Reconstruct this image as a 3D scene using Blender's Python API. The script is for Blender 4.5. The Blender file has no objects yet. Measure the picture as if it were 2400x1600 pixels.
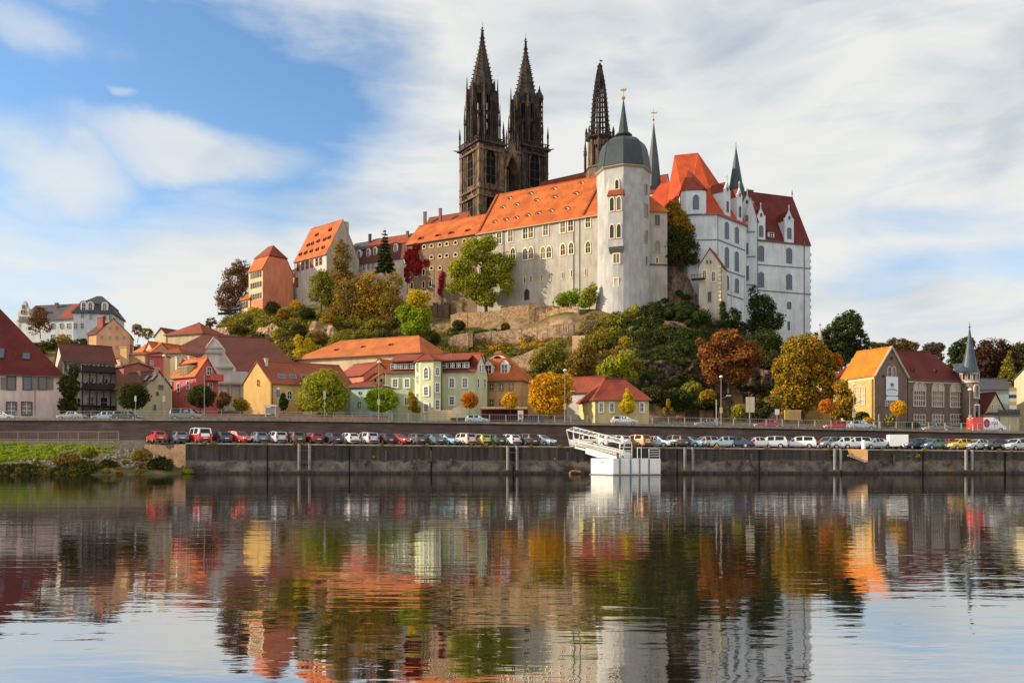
import bpy, bmesh, math, random
import numpy as np
from mathutils import Vector, Matrix
R = math.radians
SC = bpy.context.scene
COL = SC.collection
random.seed(7); rng = np.random.default_rng(7)

# ---------------------------------------------------------------- camera
F = 2000.0; HY = 1062.0; CH = 3.0            # focal length, horizon row and eye height used to survey the photo
cam = bpy.data.cameras.new('camera'); cob = bpy.data.objects.new('camera', cam); COL.objects.link(cob)
cob.location = (0, 0, CH); cob.rotation_euler = (R(90), 0, 0)
cam.sensor_width = 36; cam.lens = 36 * F / 2400; cam.shift_y = (HY - 800) / 2400
cam.clip_start = 0.5; cam.clip_end = 12000
SC.camera = cob

# ---------------------------------------------------------------- light
SUN_EL = 22.0
SUN_AZ = (-1.0, -0.02)                        # towards the sun: from the left of the river
sd = Vector((SUN_AZ[0] * math.cos(R(SUN_EL)), SUN_AZ[1], math.sin(R(SUN_EL)))).normalized()
sl = bpy.data.lights.new('sun', 'SUN'); so = bpy.data.objects.new('sun', sl); COL.objects.link(so)
sl.energy = 5.0; sl.angle = R(0.5); sl.color = (1.0, 0.84, 0.62)
so.rotation_euler = sd.to_track_quat('Z', 'Y').to_euler()
SC.view_settings.view_transform = 'Standard'; SC.view_settings.look = 'None'
SC.view_settings.exposure = 0.63; SC.view_settings.gamma = 1.0

W = bpy.data.worlds.new('World'); SC.world = W; W.use_nodes = True
def N(nt, t, **k):
    n = nt.nodes.new(t)
    for a, b in k.items():
        if a[0] == 'i' and a[1:].isdigit(): n.inputs[int(a[1:])].default_value = b
        else: setattr(n, a, b)
    return n
def build_world():
    nt = W.node_tree; nt.nodes.clear(); L = nt.links.new
    out = N(nt, 'ShaderNodeOutputWorld'); bg = N(nt, 'ShaderNodeBackground'); bg.inputs[1].default_value = 0.077
    L(bg.outputs[0], out.inputs[0])
    sky = N(nt, 'ShaderNodeTexSky', sky_type='NISHITA', sun_disc=False)
    sky.sun_elevation = R(SUN_EL); sky.sun_rotation = R(-90); sky.dust_density = 0.3; sky.ozone_density = 3.0; sky.air_density = 1.0
    tint = N(nt, 'ShaderNodeMix', data_type='RGBA', blend_type='MULTIPLY'); tint.inputs[0].default_value = 1
    tint.inputs[7].default_value = (1.45, 1.62, 1.68, 1); L(sky.outputs[0], tint.inputs[6])
    tc = N(nt, 'ShaderNodeTexCoord')
    nrm = N(nt, 'ShaderNodeVectorMath', operation='NORMALIZE'); L(tc.outputs['Generated'], nrm.inputs[0])
    # soft warp of the direction, so that the cloud edges are ragged
    st = N(nt, 'ShaderNodeVectorMath', operation='MULTIPLY'); st.inputs[1].default_value = (1.0, 1.0, 2.0); L(nrm.outputs[0], st.inputs[0])
    n1 = N(nt, 'ShaderNodeTexNoise'); n1.inputs['Scale'].default_value = 2.6; n1.inputs['Detail'].default_value = 6; n1.inputs['Roughness'].default_value = 0.55; n1.inputs['Distortion'].default_value = 0.35
    L(st.outputs[0], n1.inputs[0])
    w = N(nt, 'ShaderNodeVectorMath', operation='MULTIPLY_ADD'); L(n1.outputs[1], w.inputs[0]); w.inputs[1].default_value = (.26, .26, .16); w.inputs[2].default_value = (-.13, -.13, -.08)
    wp = N(nt, 'ShaderNodeVectorMath', operation='ADD'); L(nrm.outputs[0], wp.inputs[0]); L(w.outputs[0], wp.inputs[1])
    def blob(px, py, ax, az, lo, hi, src=wp):
        d = Vector(((px - 1200) / F, 1, (HY - py) / F)).normalized()
        s = N(nt, 'ShaderNodeVectorMath', operation='SUBTRACT'); L(src.outputs[0], s.inputs[0]); s.inputs[1].default_value = d
        m = N(nt, 'ShaderNodeVectorMath', operation='MULTIPLY'); L(s.outputs[0], m.inputs[0]); m.inputs[1].default_value = (1 / ax, .5 / ax, 1 / az)
        l = N(nt, 'ShaderNodeVectorMath', operation='LENGTH'); L(m.outputs[0], l.inputs[0])
        r = N(nt, 'ShaderNodeMapRange', interpolation_type='SMOOTHSTEP'); L(l.outputs[1], r.inputs[0])
        r.inputs[1].default_value = .25; r.inputs[2].default_value = 1.2; r.inputs[3].default_value = hi; r.inputs[4].default_value = lo
        return r.outputs[0]
    def mth(op, a, b, clamp=False):
        m = N(nt, 'ShaderNodeMath', operation=op, use_clamp=clamp)
        for i, x in enumerate((a, b)):
            if hasattr(x, 'links'): L(x, m.inputs[i])
            else: m.inputs[i].default_value = x
        return m.outputs[0]
    holes = None
    for b in BLUE:
        v = blob(*b)
        holes = v if holes is None else mth('MAXIMUM', holes, v)
    veil = None
    for b in VEIL:
        v = blob(*b)
        veil = v if veil is None else mth('MAXIMUM', veil, v)
    # slightly thinner cloud in the unseen half of the sky behind the viewer
    sep = N(nt, 'ShaderNodeSeparateXYZ'); L(nrm.outputs[0], sep.inputs[0])
    back = N(nt, 'ShaderNodeMapRange', interpolation_type='SMOOTHSTEP'); L(sep.outputs[1], back.inputs[0])
    back.inputs[1].default_value = .55; back.inputs[2].default_value = -.25; back.inputs[3].default_value = 0; back.inputs[4].default_value = 0.15
    holes = mth('MAXIMUM', holes, back.outputs[0])
    n2 = N(nt, 'ShaderNodeTexNoise'); n2.inputs['Scale'].default_value = 4.5; n2.inputs['Detail'].default_value = 9; n2.inputs['Roughness'].default_value = 0.55; n2.inputs['Distortion'].default_value = 0.6
    st2 = N(nt, 'ShaderNodeVectorMath', operation='MULTIPLY'); st2.inputs[1].default_value = (1.0, 1.0, 2.6); L(nrm.outputs[0], st2.inputs[0]); L(st2.outputs[0], n2.inputs[0])
    nn = mth('MULTIPLY', mth('SUBTRACT', n2.outputs[0], .5), 1.3)
    n4 = N(nt, 'ShaderNodeTexNoise'); n4.inputs['Scale'].default_value = 9.0; n4.inputs['Detail'].default_value = 10; n4.inputs['Roughness'].default_value = .62; n4.inputs['Distortion'].default_value = 1.2
    st4 = N(nt, 'ShaderNodeMapping'); st4.inputs['Rotation'].default_value = (0, R(-14), 0); st4.inputs['Scale'].default_value = (.55, .55, 3.2); L(nrm.outputs[0], st4.inputs[0]); L(st4.outputs[0], n4.inputs[0])
    wisp = mth('MULTIPLY', mth('SUBTRACT', n4.outputs[0], .5), .6)
    nn = mth('ADD', nn, wisp)
    cov = mth('ADD', mth('SUBTRACT', 1.04, holes), nn)
    cov = mth('MINIMUM', cov, 1.0)
    cov = mth('MAXIMUM', cov, veil, True)
    # cloud colour: white with soft grey-blue undersides
    n3 = N(nt, 'ShaderNodeTexNoise'); n3.inputs['Scale'].default_value = 4.6; n3.inputs['Detail'].default_value = 7; n3.inputs['Distortion'].default_value = 0.5; n3.inputs['Roughness'].default_value = .5
    of = N(nt, 'ShaderNodeVectorMath', operation='ADD'); of.inputs[1].default_value = (3.1, 1.7, 5.3); L(st2.outputs[0], of.inputs[0]); L(of.outputs[0], n3.inputs[0])
    gr = N(nt, 'ShaderNodeMapRange', interpolation_type='SMOOTHSTEP'); L(n3.outputs[0], gr.inputs[0]); gr.inputs[1].default_value = .43; gr.inputs[2].default_value = .74; gr.inputs[3].default_value = 0; gr.inputs[4].default_value = .8
    grey = mth('ADD', gr.outputs[0], mth('MULTIPLY', wisp, -.6), True)
    gm = N(nt, 'ShaderNodeMapRange'); L(n2.outputs[0], gm.inputs[0]); gm.inputs[1].default_value = .34; gm.inputs[2].default_value = .66; gm.inputs[3].default_value = .1; gm.inputs[4].default_value = 1.0
    for b in GREY: grey = mth('MAXIMUM', grey, mth('MULTIPLY', blob(*b), gm.outputs[0], True))
    cc = N(nt, 'ShaderNodeMix', data_type='RGBA'); L(grey, cc.inputs[0])
    cc.inputs[6].default_value = (7.1, 7.15, 6.95, 1); cc.inputs[7].default_value = (4.1, 4.8, 5.5, 1)
    # unseen clouds behind the viewer, made brighter and warmer to fill shaded fronts
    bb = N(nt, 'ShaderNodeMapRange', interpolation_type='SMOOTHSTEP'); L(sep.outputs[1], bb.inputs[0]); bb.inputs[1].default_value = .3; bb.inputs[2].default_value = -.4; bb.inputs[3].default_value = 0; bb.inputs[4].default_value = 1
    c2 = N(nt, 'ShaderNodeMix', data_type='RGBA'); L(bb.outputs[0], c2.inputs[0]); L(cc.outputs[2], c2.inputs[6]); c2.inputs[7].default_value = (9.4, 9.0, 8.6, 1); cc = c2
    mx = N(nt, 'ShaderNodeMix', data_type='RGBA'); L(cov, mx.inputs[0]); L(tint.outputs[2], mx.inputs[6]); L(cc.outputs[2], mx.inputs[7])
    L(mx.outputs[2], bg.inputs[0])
# (px, py, width, height, outside value, inside value): clear patches, thin veils and grey undersides
BLUE = [(430, 210, .30, .11, 0, 1.4), (260, 430, .40, .05, 0, .6), (60, 190, .24, .17, 0, 1.15), (640, 330, .16, .07, 0, 1.2), (150, 330, .16, .08, 0, 1.0), (480, 440, .25, .05, 0, .6),
        (2330, 610, .22, .035, 0, .55), (2050, 520, .22, .03, 0, .35)]
VEIL = [(450, 345, .15, .028, 0, .8), (100, 390, .09, .05, 0, .8), (120, 90, .05, .025, 0, .5), (280, 222, .012, .006, 0, .4)]
GREY = [(1720, 100, .10, .09, 0, 1.0), (1660, 190, .03, .05, 0, .6), (2380, 110, .045, .05, 0, 1.2), (2000, 10, .10, .025, 0, .75), (1800, 240, .04, .02, 0, .5), (1450, 110, .16, .03, 0, .7)]
build_world()

# ---------------------------------------------------------------- survey helpers
def P(px, py, Y): return Vector(((px - 1200) * Y / F, Y, CH + (HY - py) * Y / F))
def XY(px, Y): return Vector(((px - 1200) * Y / F, Y))
def Z(py, Y): return CH + (HY - py) * Y / F
def YF(py, z): return (z - CH) * F / (HY - py)
def quay_z(x, Y=125.0):
    px = 1200 + x * F / 125.0
    return Z(np.interp(px, [-400, 350, 2400, 3200], [1029, 1036, 1055, 1062]), 125.0)
def road_z(x):
    px = 1200 + x * F / 139.0
    return Z(np.interp(px, [-600, 0, 600, 1000, 1450, 1800, 2150, 2400, 3200], [977, 979, 980, 985, 991, 998, 1005, 1010, 1020]), 139.0)

# ---------------------------------------------------------------- materials
MATS = {}
def newmat(name):
    m = bpy.data.materials.new(name); m.use_nodes = True; nt = m.node_tree; nt.nodes.clear()
    o = N(nt, 'ShaderNodeOutputMaterial'); b = N(nt, 'ShaderNodeBsdfPrincipled'); nt.links.new(b.outputs[0], o.inputs[0])
    return m, nt, b
def solid(key, col, rough=.7, metal=0.0, spec=.4):
    if key in MATS: return MATS[key]
    m, nt, b = newmat(key); b.inputs['Base Color'].default_value = (*col, 1); b.inputs['Roughness'].default_value = rough
    b.inputs['Metallic'].default_value = metal; b.inputs['Specular IOR Level'].default_value = spec
    MATS[key] = m; return m
def noisy(key, col, col2=None, scale=.35, rough=.85, bump=.15, streak=0.0, fine=3.0, spec=.25, contrast=(.35, .68), bscale=None):
    """A weathered surface: two colours mixed by coarse and fine noise in world space, optional vertical streaks."""
    if key in MATS: return MATS[key]
    if col2 is None: col2 = tuple(c * .78 for c in col)
    m, nt, b = newmat(key); L = nt.links.new
    g = N(nt, 'ShaderNodeNewGeometry')
    n1 = N(nt, 'ShaderNodeTexNoise'); n1.inputs['Scale'].default_value = scale; n1.inputs['Detail'].default_value = 6; n1.inputs['Roughness'].default_value = .62
    L(g.outputs['Position'], n1.inputs[0])
    n2 = N(nt, 'ShaderNodeTexNoise'); n2.inputs['Scale'].default_value = fine; n2.inputs['Detail'].default_value = 3
    if streak:
        mp = N(nt, 'ShaderNodeVectorMath', operation='MULTIPLY'); mp.inputs[1].default_value = (1, 1, streak) if not isinstance(streak, tuple) else streak; L(g.outputs['Position'], mp.inputs[0]); L(mp.outputs[0], n2.inputs[0])
    else: L(g.outputs['Position'], n2.inputs[0])
    a = N(nt, 'ShaderNodeMath', operation='MULTIPLY_ADD'); L(n2.outputs[0], a.inputs[0]); a.inputs[1].default_value = .5; 
    s = N(nt, 'ShaderNodeMath', operation='MULTIPLY'); L(n1.outputs[0], s.inputs[0]); s.inputs[1].default_value = .55; L(s.outputs[0], a.inputs[2])
    r = N(nt, 'ShaderNodeMapRange'); L(a.outputs[0], r.inputs[0]); r.inputs[1].default_value = contrast[0]; r.inputs[2].default_value = contrast[1]
    mx = N(nt, 'ShaderNodeMix', data_type='RGBA'); L(r.outputs[0], mx.inputs[0]); mx.inputs[6].default_value = (*col, 1); mx.inputs[7].default_value = (*col2, 1)
    L(mx.outputs[2], b.inputs['Base Color'])
    b.inputs['Roughness'].default_value = rough; b.inputs['Specular IOR Level'].default_value = spec
    if bump:
        bn = N(nt, 'ShaderNodeBump'); bn.inputs['Strength'].default_value = bump; bn.inputs['Distance'].default_value = .1
        L((n2 if bscale is None else n1).outputs[0], bn.inputs['Height']); L(bn.outputs[0], b.inputs['Normal'])
    MATS[key] = m; return m
def plaster(key, col, dirt=.82): return noisy(key, tuple(min(.8, c * 1.03) for c in col), tuple(c * (dirt - .16) * k for c, k in zip(col, (1, .98, .94))), .22, .9, .12, .16, 1.3, .25, (.40, .70))
def tiles(key, col, col2):
    """Clay tiles: courses every 0.3 m of height, colour drifting from patch to patch and from tile to tile."""
    if key in MATS: return MATS[key]
    m, nt, b = newmat(key); L = nt.links.new
    g = N(nt, 'ShaderNodeNewGeometry'); sp = N(nt, 'ShaderNodeSeparateXYZ'); L(g.outputs['Position'], sp.inputs[0])
    n1 = N(nt, 'ShaderNodeTexNoise'); n1.inputs['Scale'].default_value = .3; n1.inputs['Detail'].default_value = 5; L(g.outputs['Position'], n1.inputs[0])
    n2 = N(nt, 'ShaderNodeTexNoise'); n2.inputs['Scale'].default_value = 4.0; n2.inputs['Detail'].default_value = 2; L(g.outputs['Position'], n2.inputs[0])
    a = N(nt, 'ShaderNodeMath', operation='ADD'); L(n1.outputs[0], a.inputs[0]); L(n2.outputs[0], a.inputs[1])
    r = N(nt, 'ShaderNodeMapRange'); L(a.outputs[0], r.inputs[0]); r.inputs[1].default_value = .86; r.inputs[2].default_value = 1.14
    mx = N(nt, 'ShaderNodeMix', data_type='RGBA'); L(r.outputs[0], mx.inputs[0]); mx.inputs[6].default_value = (*col, 1); mx.inputs[7].default_value = (*col2, 1)
    L(mx.outputs[2], b.inputs['Base Color']); b.inputs['Roughness'].default_value = .75; b.inputs['Specular IOR Level'].default_value = .2
    f = N(nt, 'ShaderNodeMath', operation='MULTIPLY'); L(sp.outputs[2], f.inputs[0]); f.inputs[1].default_value = 3.3
    fr = N(nt, 'ShaderNodeMath', operation='FRACT'); L(f.outputs[0], fr.inputs[0])
    bn = N(nt, 'ShaderNodeBump'); bn.inputs['Strength'].default_value = .5; bn.inputs['Distance'].default_value = .05; L(fr.outputs[0], bn.inputs['Height']); L(bn.outputs[0], b.inputs['Normal'])
    MATS[key] = m; return m
def leafmat(key, cols):
    """Leaves: colour from the leaf's own clump and twig, thin enough to let some sun through."""
    key = 'leaf_' + key
    if key in MATS: return MATS[key]
    m = bpy.data.materials.new(key); m.use_nodes = True; nt = m.node_tree; nt.nodes.clear(); L = nt.links.new
    o = N(nt, 'ShaderNodeOutputMaterial'); at = N(nt, 'ShaderNodeAttribute', attribute_name='hue')
    cr = N(nt, 'ShaderNodeValToRGB'); e = cr.color_ramp.elements
    while len(e) < len(cols): e.new(.5)
    for i, c in enumerate(cols): e[i].position = i / (len(cols) - 1); e[i].color = (*c, 1)
    L(at.outputs['Fac'], cr.inputs[0])
    d = N(nt, 'ShaderNodeBsdfDiffuse'); t = N(nt, 'ShaderNodeBsdfTranslucent'); mx = N(nt, 'ShaderNodeMixShader'); mx.inputs[0].default_value = .3
    L(cr.outputs[0], d.inputs[0]); L(cr.outputs[0], t.inputs[0]); L(d.outputs[0], mx.inputs[1]); L(t.outputs[0], mx.inputs[2]); L(mx.outputs[0], o.inputs[0])
    MATS[key] = m; return m
LEAF = {
 'olive': [(.10, .11, .02), (.22, .20, .03), (.36, .27, .04)],
 'olive_old': [(0.065, 0.078, 0.0156), (0.156, 0.156, 0.026), (0.286, 0.221, 0.039)],
 'brownolive': [(.12, .085, .028), (.24, .165, .035), (.36, .22, .045)],
 'brownolive_old': [(0.091, 0.065, 0.0234), (0.182, 0.13, 0.0325), (0.286, 0.182, 0.039)],
 'green': [(0.039, 0.0715, 0.013), (0.104, 0.156, 0.0195), (0.208, 0.234, 0.026)],
 'yellowgreen': [(.12, .15, .016), (.28, .29, .024), (.44, .38, .035)],
 'yellowgreen_old': [(0.091, 0.13, 0.0156), (0.221, 0.247, 0.0234), (0.39, 0.351, 0.0325)],
 'yellow': [(0.26, 0.247, 0.0156), (0.546, 0.39, 0.0195), (0.62, 0.494, 0.026)],
 'gold': [(.11, .105, .018), (.31, .20, .022), (.52, .27, .022)],
 'goldorange': [(0.39, 0.195, 0.0156), (0.62, 0.312, 0.0195), (0.62, 0.39, 0.026)],
 'orange': [(0.234, 0.078, 0.0156), (0.546, 0.169, 0.0195), (0.62, 0.247, 0.026)],
 'rust': [(.10, .05, .02), (.25, .095, .028), (.36, .16, .045)],
 'russet': [(0.091, 0.052, 0.0286), (0.182, 0.091, 0.0455), (0.26, 0.13, 0.0585)],
 'dark': [(.02, .034, .012), (.042, .06, .018), (.09, .09, .026)],
 'darkolive': [(0.026, 0.0364, 0.013), (0.0585, 0.065, 0.0182), (0.117, 0.0975, 0.026)],
 'purple': [(0.039, 0.0182, 0.0182), (0.078, 0.0325, 0.0286), (0.091, 0.078, 0.026)],
 'red': [(0.208, 0.0195, 0.0234), (0.39, 0.026, 0.0325), (0.494, 0.065, 0.039)],
 'bare': [(0.13, 0.091, 0.065), (0.26, 0.169, 0.117), (0.338, 0.221, 0.156)],
 'grass': [(0.065, 0.0975, 0.0156), (0.13, 0.169, 0.0234), (0.221, 0.221, 0.039)],
 'bright': [(0.13, 0.208, 0.0156), (0.221, 0.312, 0.0195), (0.338, 0.364, 0.026)],
}
def LM(k): return leafmat(k, LEAF[k])
M_GLASS = solid('window_glass', (.02, .025, .03), .12, 0, .6)
def vary_panes():
    nt = M_GLASS.node_tree; b = next(n for n in nt.nodes if n.type == 'BSDF_PRINCIPLED'); oi = N(nt, 'ShaderNodeObjectInfo'); cr = N(nt, 'ShaderNodeValToRGB'); e = cr.color_ramp.elements
    e[0].position = .45; e[0].color = (.012, .015, .018, 1); e[1].position = 1.0; e[1].color = (.16, .15, .13, 1); nt.links.new(oi.outputs['Random'], cr.inputs[0]); nt.links.new(cr.outputs[0], b.inputs['Base Color'])  # paler random panes put reflected light into the glass colour
vary_panes()
M_GLASSB = solid('blue_window_glass', (.05, .07, .09), .08, 0, .8)
M_WHITE = plaster('white_paint', (.74, .73, .70), .9)
M_TRIM = plaster('cream_stone_trim', (.78, .66, .42), .88)
M_STONE = plaster('grey_stone_trim', (.42, .36, .30), .8)
M_DARKWOOD = noisy('dark_wood', (.05, .035, .03), (.03, .022, .02))
M_DARK = solid('dark_opening', (.010, .010, .011), 1.0, 0, 0.0)
M_BARK = noisy('bark', (.10, .075, .05), (.05, .04, .03), 1.5)
M_METAL = noisy('grey_metal', (.30, .31, .32), (.20, .20, .20), 1.0, .45, 0)
M_DMETAL = solid('dark_metal', (.05, .05, .055), .5, .3)
M_SLATE = noisy('slate', (.05, .07, .09), (.03, .042, .056), .8, .55, .1)
M_LEAD = noisy('dark_green_slate', (.042, .058, .066), (.026, .037, .043), .5, .5, .12)
M_GOLD = solid('gilding', (.5, .32, .10), .35, 1.0)
M_GOTHIC = noisy('sooty_sandstone', (.085, .06, .045), (.02, .0175, .017), .30, .9, .3, .3, 1.4, .2, (.36, .60))
M_GOTHICL = noisy('weathered_sandstone', (.21, .14, .085), (.04, .031, .026), .35, .9, .3, .4, 1.2, .2, (.38, .66))
T_ORANGE = tiles('orange_roof_tiles', (.46, .118, .022), (.29, .066, .018))
T_ORANGE2 = tiles('pale_orange_roof_tiles', (.45, .135, .032), (.31, .085, .024))
T_RED = tiles('red_roof_tiles', (.23, .045, .02), (.15, .028, .016))  # red darkened to imitate roof slopes in shade
T_BROWN = tiles('brown_roof_tiles', (.135, .044, .032), (.095, .032, .025))
T_REDBROWN = tiles('red_brown_roof_tiles', (.25, .055, .026), (.165, .037, .021))
T_SLATE = tiles('slate_roof', (.07, .07, .08), (.045, .047, .055))

# ---------------------------------------------------------------- mesh helpers
class MB:
    def __init__(s): s.v = []; s.f = []; s.m = []
    def mesh(s, V, Fs, m=0):
        i = len(s.v); s.v += [tuple(p) for p in V]
        for f in Fs: s.f.append([k + i for k in f]); s.m.append(m)
        return s
    def poly(s, pts, m=0): return s.mesh(pts, [range(len(pts))], m)
    def loft(s, rings, m=0, cap0=True, cap1=True, closed=True):
        n = len(rings[0]); V = [p for r in rings for p in r]; Fs = []
        for k in range(len(rings) - 1):
            for i in range(n if closed else n - 1):
                j = (i + 1) % n; Fs.append((k * n + i, k * n + j, (k + 1) * n + j, (k + 1) * n + i))
        if cap0: Fs.append(tuple(range(n))[::-1])
        if cap1: Fs.append(tuple((len(rings) - 1) * n + i for i in range(n)))
        return s.mesh(V, Fs, m)
    def prism(s, pts, z0, z1, m=0): return s.loft([[(p[0], p[1], z0) for p in pts], [(p[0], p[1], z1) for p in pts]], m)
    def box(s, c, sz, m=0, ux=(1, 0), n=None):
        """Box centred at c, size (along ux, across, up), turned so that its length runs along ux."""
        ux = Vector((ux[0], ux[1])).normalized(); uy = Vector((-ux.y, ux.x)); a, b, h = sz[0] / 2, sz[1] / 2, sz[2] / 2
        pts = [(c[0] + ux.x * i * a + uy.x * j * b, c[1] + ux.y * i * a + uy.y * j * b) for i, j in ((-1, -1), (1, -1), (1, 1), (-1, 1))]
        return s.prism(pts, c[2] - h, c[2] + h, m)
    def tube(s, p, q, r0, r1=None, n=6, m=0):
        p = Vector(p); q = Vector(q); r1 = r0 if r1 is None else r1; d = (q - p)
        if d.length < 1e-6: return s
        d.normalize(); u = d.orthogonal().normalized(); w = d.cross(u)
        ring = lambda c, r: [c + u * r * math.cos(2 * math.pi * i / n) + w * r * math.sin(2 * math.pi * i / n) for i in range(n)]
        return s.loft([ring(p, r0), ring(q, max(r1, 1e-3))], m)
    def lathe(s, prof, c, n=16, rot=0.0, m=0, cap=True):
        return s.loft([[(c[0] + r * math.cos(rot + 2 * math.pi * i / n), c[1] + r * math.sin(rot + 2 * math.pi * i / n), z) for i in range(n)] for r, z in prof], m, cap, cap)
    def slab(s, pts, t, m=0):
        return s.loft([[tuple(p) for p in pts], [(p[0], p[1], p[2] + t) for p in pts]], m)
    def build(s, name, mats, parent=None, smooth=False, loc=None, raw=False):
        if not isinstance(mats, (list, tuple)): mats = [mats]
        base = Vector((0, 0, 0))
        if not raw:
            if parent is not None: base = Vector(parent.get('_b', parent.location))
            elif loc is not None: base = Vector(loc)
        me = bpy.data.meshes.new(name)
        me.from_pydata([(v[0] - base.x, v[1] - base.y, v[2] - base.z) for v in s.v], [], s.f)
        for x in mats: me.materials.append(x)
        if len(mats) > 1: me.polygons.foreach_set('material_index', s.m)
        bm = bmesh.new(); bm.from_mesh(me); bmesh.ops.recalc_face_normals(bm, faces=bm.faces); bm.to_mesh(me); bm.free()
        if smooth: me.polygons.foreach_set('use_smooth', [True] * len(me.polygons))
        o = bpy.data.objects.new(name, me); COL.objects.link(o)
        if parent is not None: o.parent = parent
        elif not raw: o.location = base
        return o
def tag(o, label=None, cat=None, group=None, kind=None):
    if label: o['label'] = label
    if cat: o['category'] = cat
    if group: o['group'] = group
    if kind: o['kind'] = kind
    return o
def empty(name, loc, label=None, cat=None, group=None):
    o = bpy.data.objects.new(name, None); COL.objects.link(o); o.location = loc; o.empty_display_size = .5
    return tag(o, label, cat, group)
def origin(o):
    """World position of a part's own origin (its parents are never turned)."""
    p = Vector(o.location); q = o.parent
    while q is not None: p += Vector(q.location); q = q.parent
    return p
def sub(mb, name, mats, part, smooth=False):
    """Build world-space geometry as a sub-part of a part."""
    b = origin(part)
    mb.v = [(v[0] - b.x, v[1] - b.y, v[2] - b.z) for v in mb.v]
    o = mb.build(name, mats, None, smooth, raw=True); o.parent = part
    return o
def copy_tree(o, parent=None):
    c = o.copy(); COL.objects.link(c)
    if parent is not None: c.parent = parent
    for ch in o.children: copy_tree(ch, c)
    return c

class Fac:
    """A vertical wall from A to B (left to right as seen from outside)."""
    def __init__(s, A, B):
        s.A = Vector((A[0], A[1])); s.B = Vector((B[0], B[1])); s.L = (s.B - s.A).length; s.d = (s.B - s.A) / s.L; s.n = Vector((s.d.y, -s.d.x))
    def s_at(s, px):
        r = (px - 1200) / F
        return (r * s.A.y - s.A.x) / (s.d.x - r * s.d.y)
    def at(s, px, py):
        t = s.s_at(px); Y = s.A.y + s.d.y * t
        return t, Z(py, Y)
    def pt(s, t, z, out=0.0):
        p = s.A + s.d * t + s.n * out
        return Vector((p.x, p.y, z))
    def rot(s): return math.atan2(s.d.y, s.d.x)
# ---------------------------------------------------------------- windows
def outline(style, w, h, f=0.0):
    """Opening outline from bottom left over the top to bottom right (x, z), grown by f."""
    a = w / 2 + f; b = -h / 2 - (f if style != 'none' else 0); t = h / 2
    if style == 'arch':
        c = t - w / 2; return [(-a, b)] + [(a * math.cos(math.pi - math.pi * i / 8), c + a * math.sin(math.pi * i / 8)) for i in range(9)] + [(a, b)]
    if style == 'point':
        c = t - w * .75; k = w * .75 + f * 1.3
        return [(-a, b), (-a, c)] + [(-a * math.cos(u * math.pi / 2) ** .8 if u < 1 else 0, c + k * math.sin(u * math.pi / 2) ** 1.25) for u in (.3, .6, .8)] + [(0, c + k)] + \
               [(a * math.cos(u * math.pi / 2) ** .8, c + k * math.sin(u * math.pi / 2) ** 1.25) for u in (.8, .6, .3)] + [(a, c), (a, b)]
    if style == 'segment':
        c = t - w * .22; return [(-a, b)] + [(-a + 2 * a * i / 6, c + (w * .22 + f) * math.sin(math.pi * i / 6)) for i in range(7)] + [(a, b)]
    return [(-a, b), (-a, t + f), (a, t + f), (a, b)]
WC = {}
def window_mesh(style, w, h, f, mull, bars, keyf):
    k = (style, w, h, f, mull, bars, keyf)
    if k in WC: return WC[k]
    fm = MB(); o = outline(style, w, h, f); i = outline(style, w, h, 0); n = len(o); d = .16
    V = [(x, -d, z) for x, z in o] + [(x, -d, z) for x, z in i] + [(x, .05, z) for x, z in o] + [(x, .02, z) for x, z in i]
    Fs = []
    for a in range(n):
        b = (a + 1) % n
        Fs += [(a, b, n + b, n + a), (a, b, 2 * n + b, 2 * n + a), (n + a, n + b, 3 * n + b, 3 * n + a)]
    fm.mesh(V, Fs, 0)
    t = max(.07, w * .07)
    for q in range(mull):
        x = -w / 2 + w * (q + 1) / (mull + 1); hh = h if style == 'rect' else h * .9
        fm.box((x, -.07, -h / 2 + hh / 2), (t, .1, hh), 1)
    for q in range(bars):
        z = -h / 2 + h * (q + 1) / (bars + 1); fm.box((0, -.066, z), (w, .08, t), 1)
    pm = MB(); V2 = [(x, -.03, z) for x, z in i]; pm.poly(V2); pm.poly([(x, .01, z) for x, z in i])
    WC[k] = (fm, pm); return WC[k]
WM = {}
def put_window(parent, loc, rot, style='rect', w=1.0, h=1.5, f=.14, mull=1, bars=1, mf=None, mb=None, mg=None, name='window'):
    """One window: surround with glazing bars, and its pane as a sub-part. loc is in world space."""
    mf = mf or M_WHITE; mb = mb or M_WHITE; mg = mg or M_GLASS
    w = max(.2, round(w, 1)); h = max(.2, round(h, 1))
    k = (style, w, h, f, mull, bars, mf.name, mb.name, mg.name)
    p = Vector(loc) - origin(parent)
    if k not in WM:
        fm, pm = window_mesh(style, w, h, f, mull, bars, 0)
        o = fm.build(name, [mf, mb], None, raw=True); q = pm.build('pane', mg, None, raw=True)
        WM[k] = (o.data, q.data)
    else:
        o = bpy.data.objects.new(name, WM[k][0]); COL.objects.link(o); q = bpy.data.objects.new('pane', WM[k][1]); COL.objects.link(q)
    o.parent = parent; o.location = p; o.rotation_euler = (0, 0, rot); q.parent = o
    return o
def win(parent, fac, px, py, wpx, hpx, style='rect', out=0.0, **k):
    """A window centred on photo pixel (px, py) of wall fac, wpx by hpx pixels large."""
    t, z = fac.at(px, py); t0 = fac.s_at(px - wpx / 2); t1 = fac.s_at(px + wpx / 2); Y = fac.A.y + fac.d.y * t
    return put_window(parent, fac.pt(t, z, out), fac.rot(), style, abs(t1 - t0), hpx * Y / F, **k)
def grid(parent, fac, xs, ys, wpx, hpx, style='rect', slope=0.0, **k):
    for y in ys:
        for i, x in enumerate(xs): win(parent, fac, x, y + slope * (x - xs[0]), wpx, hpx, style, **k)

M_GUTTER = noisy('weathered_gutter', (.16, .12, .10), (.09, .075, .065), 1.0, .6, 0)
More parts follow.
